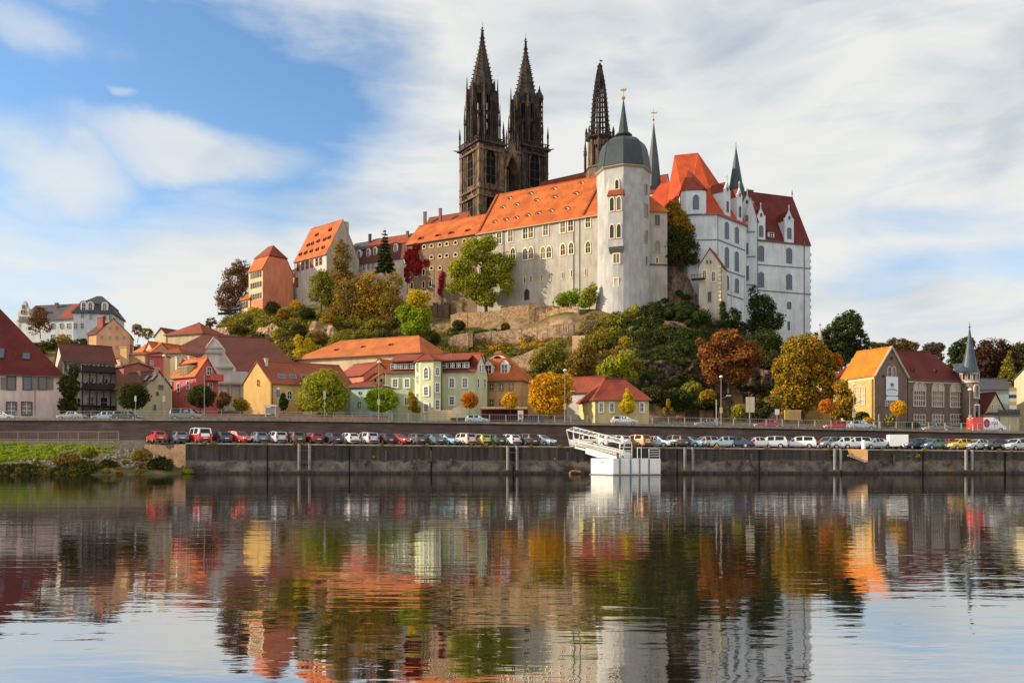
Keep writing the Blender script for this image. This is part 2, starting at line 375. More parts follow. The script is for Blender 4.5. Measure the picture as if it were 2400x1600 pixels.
# ---------------------------------------------------------------- houses
def offset_quad(q, offs):
    """Move each edge i (q[i] to q[i+1]) outward by offs[i]; corners are the new intersections."""
    n = len(q); ctr = sum((Vector(p) for p in q), Vector((0, 0))) / n; E = []
    for i in range(n):
        a = Vector(q[i]); b = Vector(q[(i + 1) % n]); d = (b - a).normalized(); nn = Vector((d.y, -d.x))
        if nn.dot((a + b) / 2 - ctr) < 0: nn = -nn
        E.append((a + nn * offs[i], d))
    out = []
    for i in range(n):
        (p, d), (r, e) = E[i - 1], E[i]
        den = d.x * e.y - d.y * e.x
        if abs(den) < 1e-4: out.append(r); continue
        t = ((r.x - p.x) * e.y - (r.y - p.y) * e.x) / den; out.append(p + d * t)
    return out
class House: pass
def house(name, label, cat, a, b, D=None, c=None, d=None, z0=8, eave=None, ridge=None, hl=0.0, hr=0.0, wall=None, roof=None, gf=False, o=.35, og=.2, t=.22, rl=None, trim=None, group=None, plinth=None, parent=None, sill_z=None):
    """A gabled or hipped house. a, b: front corners; D: depth, or c, d: back corners. The ridge runs along a-b (gf: from the front to the back); hl, hr: hip insets (0 = gable)."""
    H = House(); a = Vector(a); b = Vector(b)
    u = (b - a).normalized(); nb = Vector((-u.y, u.x))
    if c is None: c = b + nb * D
    else: c = Vector(c)
    d = a + nb * D if d is None else Vector(d)
    H.front = Fac(a, b); H.left = Fac(d, a); H.right = Fac(b, c); H.a, H.b, H.c, H.d = a, b, c, d; H.eave = eave; H.ridge = ridge; H.z0 = z0
    H.t = parent or empty(name, ((a.x + b.x + c.x + d.x) / 4, (a.y + b.y + c.y + d.y) / 4, z0), label, cat, group)
    q = [a, b, c, d]
    if gf: q = [b, c, d, a]
    A, B, Cc, Dd = q
    r0 = (A + Dd) / 2; r1 = (B + Cc) / 2; ud = (r1 - r0).normalized()
    R0 = r0 + ud * hl; R1 = r1 - ud * hr
    H.R0 = Vector((R0.x, R0.y, ridge)); H.R1 = Vector((R1.x, R1.y, ridge))
    m = MB(); m.prism(q, z0, eave, 0)
    if hl == 0: m.loft([[(*A, eave), (*Dd, eave), (*R0, ridge - .05)], [(*(A + ud * .3), eave), (*(Dd + ud * .3), eave), (*(R0 + ud * .3), ridge - .05)]], 0)
    if hr == 0: m.loft([[(*B, eave), (*Cc, eave), (*R1, ridge - .05)], [(*(B - ud * .3), eave), (*(Cc - ud * .3), eave), (*(R1 - ud * .3), ridge - .05)]], 0)
    H.wall = m.build('wall', wall, H.t)
    half = (A - r0).length; sl = (ridge - eave) / max(half, .1)
    Q = offset_quad(q, [o, og if hr == 0 else o, o, og if hl == 0 else o])
    ze = eave - o * sl * .8
    e = [Vector((p.x, p.y, ze)) for p in Q]
    if hl == 0: R0 = R0 - ud * og
    if hr == 0: R1 = R1 + ud * og
    k0 = Vector((*R0, ridge)); k1 = Vector((*R1, ridge))
    rm = MB(); rm.slab([e[0], e[1], k1, k0], t); rm.slab([e[2], e[3], k0, k1], t)
    if hl > 0: rm.slab([e[3], e[0], k0], t)
    if hr > 0: rm.slab([e[1], e[2], k1], t)
    if hl > 0 or hr > 0 or True:
        du = Vector((ud.x, ud.y, 0)); rm.tube(k0 + Vector((0, 0, t)), k1 + Vector((0, 0, t)), .14, n=5)
    H.roof = rm.build('roof', roof, H.t)
    H.slope = sl; H.q = q; H.ud = ud
    g1 = MB(); lo = Vector((0, 0, .06)); g1.tube(e[0] + lo, e[1] + lo, .1, n=6); g1.build('gutter', M_GUTTER, H.t)
    if H.eave - z0 > 4:
        cpt = A + (B - A).normalized() * .35; nn_ = Vector(((B - A).y, -(B - A).x)).normalized(); nn_ = nn_ if nn_.dot(A - Dd) > 0 else -nn_; cpt = cpt + nn_ * .1
        g2 = MB(); g2.tube((*cpt, z0), (*cpt, eave - .2), .07, n=6); g2.build('downpipe', M_GUTTER, H.t)
    return H
def front_roof(H, s, z):
    """Point on the front roof plane above facade parameter s at height z."""
    n = H.front.n; run = (z - H.eave) / H.slope
    p = H.front.A + H.front.d * s - n * run
    return Vector((p.x, p.y, z))
def roof_hit(H, px, py, Q=None):
    """Where the ray of pixel (px, py) meets the front roof plane."""
    A = H.front.pt(0, H.eave); n2 = H.front.n; N3 = Vector((n2.x * H.slope, n2.y * H.slope, 1.0))
    d = Vector(((px - 1200) / F, 1, (HY - py) / F)); o = Vector((0, 0, CH))
    return o + d * ((A - o).dot(N3) / d.dot(N3))
def dormer(H, px, py, w, h, roofm, wallm, kind='gable', rot=None, glass=None, slope=None, wf=.75, mf=None):
    """A dormer whose sill sits on the front roof plane at pixel (px, py); w, h in metres."""
    p = roof_hit(H, px, py); d = H.front.d; n = H.front.n; s = slope or H.slope; m = MB(); mats = [wallm, roofm]
    W3 = lambda x, out, z: (p.x + d.x * x + n.x * out, p.y + d.y * x + n.y * out, p.z + z)
    if kind == 'eye':
        arch = [(w / 2 * math.cos(math.pi * i / 8), h * math.sin(math.pi * i / 8) ** 1.4) for i in range(9)]
        L = h / s * 2.2; f0 = [W3(x, .12, z + .03) for x, z in arch]; back = W3(0, -L, L * s + .1)
        for i in range(8): m.poly([f0[i], f0[i + 1], back], 1)
        m.poly(f0, 0)
        f1 = [(x * 1.12, z * 1.18) for x, z in arch]
        for i in range(8): m.poly([W3(f1[i][0], .35, f1[i][1] + .03), W3(f1[i + 1][0], .35, f1[i + 1][1] + .03), back], 1)
        o = m.build('dormer', mats, H.t)
        g = MB(); g.poly([W3(x * .5, .2, .06 + z * .62) for x, z in arch]); sub(g, 'pane', M_DARK, o)
        return o
    L = h / s
    m.loft([[W3(-w / 2, .06, 0), W3(w / 2, .06, 0), W3(w / 2, .06, h), W3(-w / 2, .06, h)], [W3(-w / 2, -L, 0), W3(w / 2, -L, 0), W3(w / 2, -L, h), W3(-w / 2, -L, h)]], 0)
    if kind == 'gable':
        g = w * .55; L2 = (h + g) / s
        m.poly([W3(-w / 2, .06, h), W3(w / 2, .06, h), W3(0, .06, h + g)], 0)
        for sg in (-1, 1):
            m.slab([W3(sg * (w / 2 + .18), .2, h - .15), W3(0, .2, h + g), W3(0, -L2, h + g), W3(sg * (w / 2 + .18), -L - .1, h - .15)], .12, 1)
    elif kind == 'arch':
        g = w * .35; pts = [(w / 2 * math.cos(math.pi * i / 6), h + g * math.sin(math.pi * i / 6)) for i in range(7)]
        m.poly([W3(x, .06, z) for x, z in pts], 0)
        for i in range(6):
            q0, q1 = pts[i], pts[i + 1]
            m.slab([W3(q0[0] * 1.12, .2, q0[1]), W3(q1[0] * 1.12, .2, q1[1]), W3(q1[0] * 1.12, -q1[1] / s, q1[1]), W3(q0[0] * 1.12, -q0[1] / s, q0[1])], .1, 1)
    else:  # shed
        m.slab([W3(-w / 2 - .15, .3, h - .05), W3(w / 2 + .15, .3, h - .05), W3(w / 2 + .15, -(h + .9) / s, h + .6), W3(-w / 2 - .15, -(h + .9) / s, h + .6)], .14, 1)
    o = m.build('dormer', mats, H.t)
    if wf > 0:
        q = MB(); ww = w * wf / 2; hh = h * .8
        st = 'arch' if kind == 'arch' else 'rect'; hz = (h * 1.0 if kind == 'arch' else hh)
        c = Vector(W3(0, .07, .12 + hz / 2)); oo = put_window_sub(o, c, H.front.rot(), st, w * wf, hz, glass, mf)
    return o
def put_window_sub(part, loc, rot, style, w, h, mg=None, mf=None):
    """A dormer's window: one sub-part of frame and glass."""
    mf = mf or M_WHITE; w = round(w, 1); h = round(h, 1); k = ('sub', style, w, h, mf.name)
    if k not in WM:
        fm, pm = window_mesh(style, w, h, .06, 1, 1, 1); g = MB(); g.mesh(fm.v, fm.f, 0); g.mesh(pm.v, pm.f, 1)
        o = g.build('window', [mf, mg or M_GLASS], None, raw=True); WM[k] = o.data
    else:
        o = bpy.data.objects.new('window', WM[k]); COL.objects.link(o)
    o.parent = part; o.location = Vector(loc) - origin(part); o.rotation_euler = (0, 0, rot); return o
def chimney(H, x, y, z0, z1, w=.8, mat=None, d=.6):
    m = MB(); mt = mat or noisy('chimney_brick', (.22, .10, .07), (.12, .06, .05), 1.2)
    u = H.front.d
    m.box((x, y, (z0 + z1) / 2), (w, d, z1 - z0), 0, u); m.box((x, y, z1 + .09), (w + .2, d + .2, .18), 0, u)
    return sub(m, 'chimney', mt, H.roof)
def chim_px(H, px, ptop, pbot, Y, w=.8, mat=None):
    x = (px - 1200) * Y / F; return chimney(H, x, Y, Z(pbot, Y) - 1.5, Z(ptop, Y), w, mat)
def skylight(H, px, py, w, h, mf=None):
    p = roof_hit(H, px, py); d = H.front.d; n = H.front.n; s = H.slope; c = 1 / math.sqrt(1 + s * s)
    nv = Vector((n.x * s, n.y * s, 1)).normalized(); up = Vector((-n.x, -n.y, s)) * c; dx = Vector((d.x, d.y, 0)); p = p + nv * .32
    m = MB(); g = MB()
    q = lambda a, b, e: tuple(p + dx * a + up * b + nv * e)
    m.loft([[q(-w / 2, -h / 2, -.3), q(w / 2, -h / 2, -.3), q(w / 2, h / 2, -.3), q(-w / 2, h / 2, -.3)], [q(-w / 2, -h / 2, .05), q(w / 2, -h / 2, .05), q(w / 2, h / 2, .05), q(-w / 2, h / 2, .05)]])
    o = m.build('skylight', mf or M_DMETAL, H.t)
    w -= .2; h -= .2; g.poly([q(-w / 2, -h / 2, .07), q(w / 2, -h / 2, .07), q(w / 2, h / 2, .07), q(-w / 2, h / 2, .07)]); sub(g, 'pane', M_GLASSB, o)
    return o
def band(H, fac, pa, pb, hpx, out=.08, mat=None, name='string_course', t=.0):
    """A horizontal moulding from photo pixel pa to pb of a wall."""
    s0, z0 = fac.at(*pa); s1, z1 = fac.at(*pb); h = hpx * fac.A.y / F; m = MB()
    m.loft([[fac.pt(s0, z0 - h / 2, -.02), fac.pt(s1, z1 - h / 2, -.02), fac.pt(s1, z1 + h / 2, -.02), fac.pt(s0, z0 + h / 2, -.02)],
            [fac.pt(s0, z0 - h / 2, out), fac.pt(s1, z1 - h / 2, out), fac.pt(s1, z1 + h / 2, out), fac.pt(s0, z0 + h / 2, out)]])
    return m.build(name, mat or M_STONE, H.t)
def vband(H, fac, px, py0, py1, wpx, out=.1, mat=None, name='downpipe'):
    s, z0 = fac.at(px, py0); _, z1 = fac.at(px, py1); w = wpx * fac.A.y / F; m = MB()
    a = fac.pt(s, 0, out / 2); m.box((a.x, a.y, (z0 + z1) / 2), (w, out, abs(z1 - z0)), 0, fac.d)
    return m.build(name, mat or M_DMETAL, H.t)

# ---------------------------------------------------------------- leaves and trees
def leaf_mesh(name, blobs, n, ls, mat, parent=None, seed=1, clump=.34, kper=22, shell=.55, flat=.75, loc=None, fill=.3):
    """n leaf faces in clumps spread through a set of ellipsoids (centre, rx, ry, rz)."""
    g = np.random.default_rng(seed)
    ctr = np.array([b[0] for b in blobs], float); rad = np.array([b[1:4] for b in blobs], float)
    wgt = (rad.prod(1)) ** (2 / 3); wgt /= wgt.sum()
    n = int(n * 1.9); ls = ls * .84; K = max(8, int(kper * len(blobs) * 1.25)); bi = g.choice(len(blobs), K, p=wgt)
    u = g.normal(size=(K, 3)); u /= np.linalg.norm(u, axis=1)[:, None]
    rr = shell + (1 - shell) * g.random(K) ** .6
    cc = ctr[bi] + u * rad[bi] * (rr * (1 - clump * .55))[:, None]
    cr = rad[bi].mean(1) * clump * (.6 + .8 * g.random(K)); hue_c = g.random(K)
    pw = cr ** 2; ci = g.choice(K, n, p=pw / pw.sum())
    v = g.normal(size=(n, 3)); v /= np.linalg.norm(v, axis=1)[:, None]
    pos = cc[ci] + v * (cr[ci] * g.random(n) ** .45)[:, None] * np.array([1.0, 1.0, flat])
    nf = int(n * fill)                                   # loose twigs between the clumps
    if nf:
        fb = g.choice(len(blobs), nf, p=wgt); pos[:nf] = ctr[fb] + v[:nf] * rad[fb] * (.55 + .45 * g.random(nf) ** .7)[:, None]
    nrm = v * .9 + g.normal(size=(n, 3)) * .55 + np.array([0, 0, .35]); nrm /= np.linalg.norm(nrm, axis=1)[:, None]
    t = np.cross(nrm, g.normal(size=(n, 3))); t /= np.linalg.norm(t, axis=1)[:, None] + 1e-9
    b = np.cross(nrm, t); s = (ls * (.45 + 1.1 * g.random(n) ** 1.5))[:, None] * .5
    V = np.stack([pos - t * s * 1.25, pos - b * s * .8 + t * s * .1, pos + t * s * 1.25, pos + b * s * .8 + t * s * .1], 1).reshape(-1, 3)
    if parent is not None: V = V - np.array(parent.location)
    elif loc is not None: V = V - np.array(loc)
    me = bpy.data.meshes.new(name); me.vertices.add(4 * n); me.vertices.foreach_set('co', V.astype(np.float32).ravel())
    me.loops.add(4 * n); me.loops.foreach_set('vertex_index', np.arange(4 * n, dtype=np.int32))
    me.polygons.add(n); me.polygons.foreach_set('loop_start', np.arange(0, 4 * n, 4, dtype=np.int32)); me.polygons.foreach_set('loop_total', np.full(n, 4, dtype=np.int32))
    at = me.attributes.new('hue', 'FLOAT', 'FACE'); at.data.foreach_set('value', np.clip(hue_c[ci] * .62 + g.random(n) * .38, 0, 1).astype(np.float32))
    me.update(); me.materials.append(mat)
    o = bpy.data.objects.new(name, me); COL.objects.link(o)
    if parent is not None: o.parent = parent
    elif loc is not None: o.location = loc
    return o
SEED = [100]
def tree(name, label, Y, base, blobs, mat, n=4000, ls=.5, cat='tree', group=None, tr=None, extra=None, clump=.34, kper=22, shell=.55, dz=1.0, limbs=True):
    """A tree from photo measurements: base pixel, crown ellipsoids (px, py, rx, ry) in pixels at distance Y."""
    SEED[0] += 1; g = random.Random(SEED[0]); k = Y / F
    p0 = P(base[0], base[1], Y)
    e = empty(name, p0, label, cat, group)
    def bl(bs):
        out = []
        for i, (x, y, rx, ry) in enumerate(bs):
            c = P(x, y, Y); c.y += g.uniform(-.35, .35) * rx * k
            out.append((tuple(c), rx * k, rx * k * .95 * dz, ry * k))
        return out
    B = bl(blobs); tot = np.mean([b[0] for b in B], axis=0); top = max(b[0][2] for b in B)
    tm = MB(); hgt = top - p0.z; r0 = tr or max(.09, hgt * .025)
    c = Vector((tot[0], tot[1], p0.z + hgt * .75)); mid = p0.lerp(c, .45) + Vector((g.uniform(-.1, .1) * r0 * 6, 0, 0))
    tm.tube(p0 - Vector((0, 0, .5)), mid, r0, r0 * .72, 7); tm.tube(mid, c, r0 * .72, r0 * .25, 6)
    if limbs:
        for b in B:
            for q in range(2):
                s = mid.lerp(c, g.uniform(0, .6)); w = Vector(b[0]) + Vector((g.uniform(-.6, .6) * b[1], g.uniform(-.5, .5) * b[2], g.uniform(-.2, .6) * b[3]))
                m = s.lerp(w, .5) + Vector((0, 0, .08 * (w - s).length)); tm.tube(s, m, r0 * .35, r0 * .22, 5); tm.tube(m, w, r0 * .22, r0 * .06, 4)
    tm.build('trunk', M_BARK, e)
    leaf_mesh('crown', B, n, ls, LM(mat), e, SEED[0], clump, kper, shell)
    if extra:
        for bs, mt, nn in extra: leaf_mesh('crown', bl(bs), nn, ls, LM(mt), e, SEED[0] + 900, clump, kper, shell)
    return e
def conifer(name, label, Y, base, top, wpx, mat, n=2500, ls=.5, group=None):
    SEED[0] += 1; g = np.random.default_rng(SEED[0]); k = Y / F; p0 = P(base[0], base[1], Y); p1 = P(top[0], top[1], Y); H = p1.z - p0.z
    e = empty(name, p0, label, 'tree', group); tm = MB(); tm.tube(p0 - Vector((0, 0, .4)), p1, H * .02, .03, 6)
    bl = []; T = 13
    for i in range(T):
        f = (i + .3) / T; r = wpx * k / 2 * (1 - f) ** .85 + .15; nb = 7 if i < T - 3 else 4
        for j in range(nb):
            a = 2 * math.pi * (j + .37 * i + .2 * g.random()) / nb; rr = r * (.75 + .35 * g.random())
            c = p0.lerp(p1, .1 + .88 * f); tip = c + Vector((math.cos(a) * rr, math.sin(a) * rr, -rr * .22))
            tm.tube(c, tip, .05, .02, 4)
            for q in (.45, .75, .95): bl.append((tuple(c.lerp(tip, q)), rr * .2 + .12, rr * .2 + .12, .16 + rr * .05))
    tm.build('trunk', M_BARK, e)
    leaf_mesh('crown', bl, n, ls, LM(mat), e, SEED[0], .9, 2, .2)
    return e
# ---------------------------------------------------------------- water, ground, hill
def build_water():
    m, nt, b = newmat('river_water'); L = nt.links.new
    b.inputs['Base Color'].default_value = (.012, .010, .007, 1); b.inputs['Roughness'].default_value = .015; b.inputs['IOR'].default_value = 10.0
    g = N(nt, 'ShaderNodeNewGeometry')
    def layer(sx, sy, detail, rough=.5):
        mp = N(nt, 'ShaderNodeVectorMath', operation='MULTIPLY'); mp.inputs[1].default_value = (sx, sy, 1); L(g.outputs['Position'], mp.inputs[0])
        n = N(nt, 'ShaderNodeTexNoise'); n.inputs['Scale'].default_value = 1; n.inputs['Detail'].default_value = detail; n.inputs['Roughness'].default_value = rough; L(mp.outputs[0], n.inputs[0]); return n.outputs[0]
    a = layer(.45, 1.5, 3); c = layer(.10, .32, 2); f = layer(1.6, 4.5, 2)
    # wind-ruffled lanes alternate with smoother water
    lane = layer(.012, .06, 2); lr = N(nt, 'ShaderNodeMapRange'); L(lane, lr.inputs[0]); lr.inputs[1].default_value = .42; lr.inputs[2].default_value = .68; lr.inputs[3].default_value = .45; lr.inputs[4].default_value = 1.9
    s1 = N(nt, 'ShaderNodeMath', operation='MULTIPLY'); L(a, s1.inputs[0]); L(lr.outputs[0], s1.inputs[1])
    s2 = N(nt, 'ShaderNodeMath', operation='MULTIPLY_ADD'); L(c, s2.inputs[0]); s2.inputs[1].default_value = 1.6; L(s1.outputs[0], s2.inputs[2])
    s3 = N(nt, 'ShaderNodeMath', operation='MULTIPLY_ADD'); L(f, s3.inputs[0]); s3.inputs[1].default_value = .2; L(s2.outputs[0], s3.inputs[2])
    bn = N(nt, 'ShaderNodeBump'); bn.inputs['Strength'].default_value = 1.0; bn.inputs['Distance'].default_value = WATER_BUMP; L(s3.outputs[0], bn.inputs['Height']); L(bn.outputs[0], b.inputs['Normal'])
    w = MB(); w.poly([(-900, -60, 0), (900, -60, 0), (900, 150, 0), (-900, 150, 0)])
    tag(w.build('river_water', m), kind='structure')
WATER_BUMP = .0088
build_water()

# hill cross-sections: photo column -> [(distance, height)] seen along that column's ray
HILL = {
 -300: [(150, 9), (215, 12), (262, 38), (300, 40), (420, 36)],
  300: [(150, 9), (215, 12), (262, 37), (300, 38), (420, 34)],
  400: [(150, 9), (225, 14), (255, 25), (300, 30), (420, 30)],
  480: [(150, 9), (222, 16), (255, 36), (266, 41), (300, 42), (420, 38)],
  560: [(150, 9), (215, 16), (240, 30), (262, 44), (270, 47), (420, 46)],
  700: [(150, 9), (212, 16), (235, 32), (258, 46), (268, 50), (420, 52)],
  860: [(150, 9), (205, 16), (230, 32), (250, 43), (266, 51), (420, 55)],
  960: [(150, 9), (200, 16), (222, 30), (240, 37), (246, 42), (258, 50), (420, 55)],
 1060: [(150, 9), (195, 15), (222, 27), (228, 32), (238, 36.5), (242, 41), (256, 44), (420, 55)],
 1200: [(150, 8.5), (190, 13), (212, 24), (222, 31), (232, 36), (237, 42), (246, 44), (420, 55)],
 1330: [(150, 8), (185, 12), (205, 23), (217, 31), (225, 35.5), (229, 41), (240, 44), (420, 55)],
 1420: [(150, 8), (182, 11), (198, 22), (212, 31), (222, 38), (228, 42), (240, 44), (420, 55)],
 1500: [(150, 8), (186, 10), (190, 22), (204, 31), (216, 37), (226, 40), (240, 44), (420, 55)],
 1600: [(150, 7.5), (187, 9), (191, 24), (203, 31), (214, 35), (230, 44), (245, 50), (420, 55)],
 1720: [(150, 7), (188, 9), (192, 22), (206, 29), (222, 35), (240, 37), (420, 50)],
 1830: [(150, 7), (186, 9), (191, 18), (206, 25), (232, 33), (250, 36), (420, 40)],
 1920: [(150, 6.5), (188, 9), (210, 16), (240, 25), (256, 30), (420, 30)],
 2010: [(150, 6.5), (190, 8), (230, 16), (260, 18), (420, 18)],
 2700: [(150, 6), (190, 7), (230, 13), (260, 14), (420, 14)]}
HPX = sorted(HILL)
def hill_z(X, Y):
    px = 1200 + F * X / Y
    i = max(0, min(len(HPX) - 2, next((k for k in range(len(HPX) - 1) if px < HPX[k + 1]), len(HPX) - 2)))
    f = min(1, max(0, (px - HPX[i]) / (HPX[i + 1] - HPX[i]))); f = f * f * (3 - 2 * f)
    za = np.interp(Y, *zip(*HILL[HPX[i]])); zb = np.interp(Y, *zip(*HILL[HPX[i + 1]]))
    return za * (1 - f) + zb * f
def on_hill(px, py, y0=150, y1=330):
    """Where the ray of a pixel first meets the hill."""
    Y = y0
    while Y < y1:
        X = (px - 1200) * Y / F
        if hill_z(X, Y) >= Z(py, Y): break
        Y += .5
    return Y
def build_hill():
    from mathutils import noise
    xs = np.arange(-300, 300, 2.2); ys = np.concatenate([np.arange(150, 275, 1.6), np.arange(275, 422, 6)])
    V = []; nx = len(xs)
    for Y in ys:
        for X in xs:
            z = hill_z(X, Y); sl = abs(hill_z(X, Y + 1.5) - hill_z(X, Y - 1.5)) / 3
            k = min(1.0, max(0, sl - .25)) 
            nz = noise.fractal(Vector((X * .09, Y * .09, 0)), 1.0, 2.0, 4) * 1.0 + (noise.noise(Vector((X * .22, Y * .07, 5))) - .2) * 2.6 * k
            V.append((X + noise.noise(Vector((X * .2, Y * .2, 9))) * k, Y + noise.noise(Vector((X * .25, z * .12, 3))) * 2.2 * k, z - .4 + nz * (.35 + .9 * k) if Y > 170 else road_z(X) - .35))
    Fs = [(j * nx + i, j * nx + i + 1, (j + 1) * nx + i + 1, (j + 1) * nx + i) for j in range(len(ys) - 1) for i in range(nx - 1)]
    m, nt, b = newmat('hill_rock_and_grass'); L = nt.links.new
    g = N(nt, 'ShaderNodeNewGeometry'); sp = N(nt, 'ShaderNodeSeparateXYZ'); L(g.outputs['Normal'], sp.inputs[0])
    n1 = N(nt, 'ShaderNodeTexNoise'); n1.inputs['Scale'].default_value = .35; n1.inputs['Detail'].default_value = 8; n1.inputs['Roughness'].default_value = .65; L(g.outputs['Position'], n1.inputs[0])
    rk = N(nt, 'ShaderNodeValToRGB'); e = rk.color_ramp.elements; e[0].position = .36; e[0].color = (.10, .065, .04, 1); e[1].position = .66; e[1].color = (.40, .27, .15, 1); L(n1.outputs[0], rk.inputs[0])
    gr = N(nt, 'ShaderNodeValToRGB'); e = gr.color_ramp.elements; e[0].position = .38; e[0].color = (.045, .055, .014, 1); e[1].position = .64; e[1].color = (.17, .12, .045, 1); L(n1.outputs[0], gr.inputs[0])
    ad = N(nt, 'ShaderNodeMath', operation='MULTIPLY_ADD'); L(n1.outputs[0], ad.inputs[0]); ad.inputs[1].default_value = .5; L(sp.outputs[2], ad.inputs[2])
    r = N(nt, 'ShaderNodeMapRange'); L(ad.outputs[0], r.inputs[0]); r.inputs[1].default_value = .92; r.inputs[2].default_value = 1.1
    mx = N(nt, 'ShaderNodeMix', data_type='RGBA'); L(r.outputs[0], mx.inputs[0]); L(rk.outputs[0], mx.inputs[6]); L(gr.outputs[0], mx.inputs[7]); L(mx.outputs[2], b.inputs['Base Color'])
    b.inputs['Roughness'].default_value = .95; b.inputs['Specular IOR Level'].default_value = .1
    bn = N(nt, 'ShaderNodeBump'); bn.inputs['Strength'].default_value = .7; bn.inputs['Distance'].default_value = .5; L(n1.outputs[0], bn.inputs['Height']); L(bn.outputs[0], b.inputs['Normal'])
    o = MB().mesh(V, Fs).build('castle_hill', m, smooth=True); tag(o, kind='structure')
    gm = noisy('far_ground', (.07, .08, .03), (.11, .09, .045), .05)
    w = MB(); w.poly([(-6000, 149, 4.0), (6000, 149, 4.0), (6000, 9000, 4.0), (-6000, 9000, 4.0)]); tag(w.build('ground', gm), kind='structure')
build_hill()

def cliff(name, cols, nu, nv, mat, seed, rough=1.0, kind='structure'):
    """A craggy rock face through columns (px, top row, foot row, distance)."""
    from mathutils import noise
    cols = [(c[0], c[1], c[2], c[3] if c[0] > 1450 else on_hill(c[0], c[2]) - 1.2) for c in cols]; V = []; k = np.linspace(0, len(cols) - 1, nu)
    for j in range(nv):
        t = j / (nv - 1)
        for u in k:
            px, a, b, Y = [np.interp(u, range(len(cols)), [c[q] for c in cols]) for q in range(4)]
            p = P(px, b + (a - b) * t, Y + 3.0 * t); q = Vector((p.x * .16, p.z * .05, seed)); f = noise.ridged_multi_fractal(q, .9, 2.1, 5, 1.0, 2.0) - 1.0 + .6 * noise.fractal(Vector((p.x * .35, p.z * .35, seed + 3)), 1, 2, 4)
            V.append((p.x + .5 * noise.noise(p * .3), p.y - f * 1.5 * rough + (2.5 if t > .98 else 0), p.z + .9 * noise.noise(Vector((p.x * .3, seed, p.z * .2))) * rough))
    o = MB().mesh(V, [(j * nu + i, j * nu + i + 1, (j + 1) * nu + i + 1, (j + 1) * nu + i) for j in range(nv - 1) for i in range(nu - 1)]).build(name, mat); return tag(o, kind=kind)
M_CRAG = noisy('tan_crag', (.52, .33, .19), (.15, .095, .06), .5, .95, .9, 0, 2.4, .1, (.36, .62)); M_CRAGD = noisy('brown_crag', (.15, .098, .08), (.04, .03, .026), .45, .95, .9, .4, 1.8, .1, (.38, .64))
cliff('cliff', [(486, 792, 806, 0), (500, 768, 806, 0), (530, 764, 806, 0), (548, 790, 806, 0)], 40, 20, M_CRAG, 2, .9)
cliff('cliff', [(585, 795, 806, 0), (612, 768, 806, 0), (640, 760, 806, 0), (672, 772, 806, 0), (690, 800, 806, 0)], 50, 20, M_CRAG, 12, .9)
cliff('cliff', [(715, 780, 795, 0), (735, 750, 795, 0), (765, 746, 795, 0), (790, 778, 795, 0)], 40, 20, M_CRAG, 22, .9)
cliff('cliff', [(1462, 850, 985, 186), (1520, 838, 985, 188), (1600, 845, 985, 188), (1700, 850, 985, 190), (1800, 868, 985, 188), (1850, 880, 985, 187)], 120, 34, M_CRAGD, 4, 1.1)

# ---------------------------------------------------------------- castle
P_GREY = plaster('grey_castle_plaster', (.41, .375, .325), .80); P_TOWER = noisy('blotched_tower_plaster', (.43, .42, .40), (.26, .26, .255), .16, .9, .15, .35, .9)
P_BROWN = noisy('brown_rubble_plaster', (.25, .165, .10), (.15, .095, .062), .35, .95, .25)
P_WHITE = plaster('castle_white_plaster', (.57, .605, .64), .88); P_CREAM = plaster('cream_plaster', (.54, .43, .27), .86)
P_SALMON = plaster('salmon_plaster', (.62, .22, .13), .86); P_OFFWHITE = plaster('off_white_plaster', (.54, .49, .42), .84)
M_BAND = plaster('blue_grey_band', (.16, .19, .23), .85)
FW = Fac((-33.6, 270.8), (30.3, 232.0)); IN = -FW.n
c4 = lambda x, y: (x / 4.356 + 920, y / 4.356 + 400)
c5 = lambda x, y: (x / 4.126 + 1280, y / 4.126 + 380)
c6 = lambda x, y: (x / 3.336 + 1500, y / 3.336 + 330)
c3 = lambda x, y: (x / 4.704 + 480, y / 4.704 + 480)
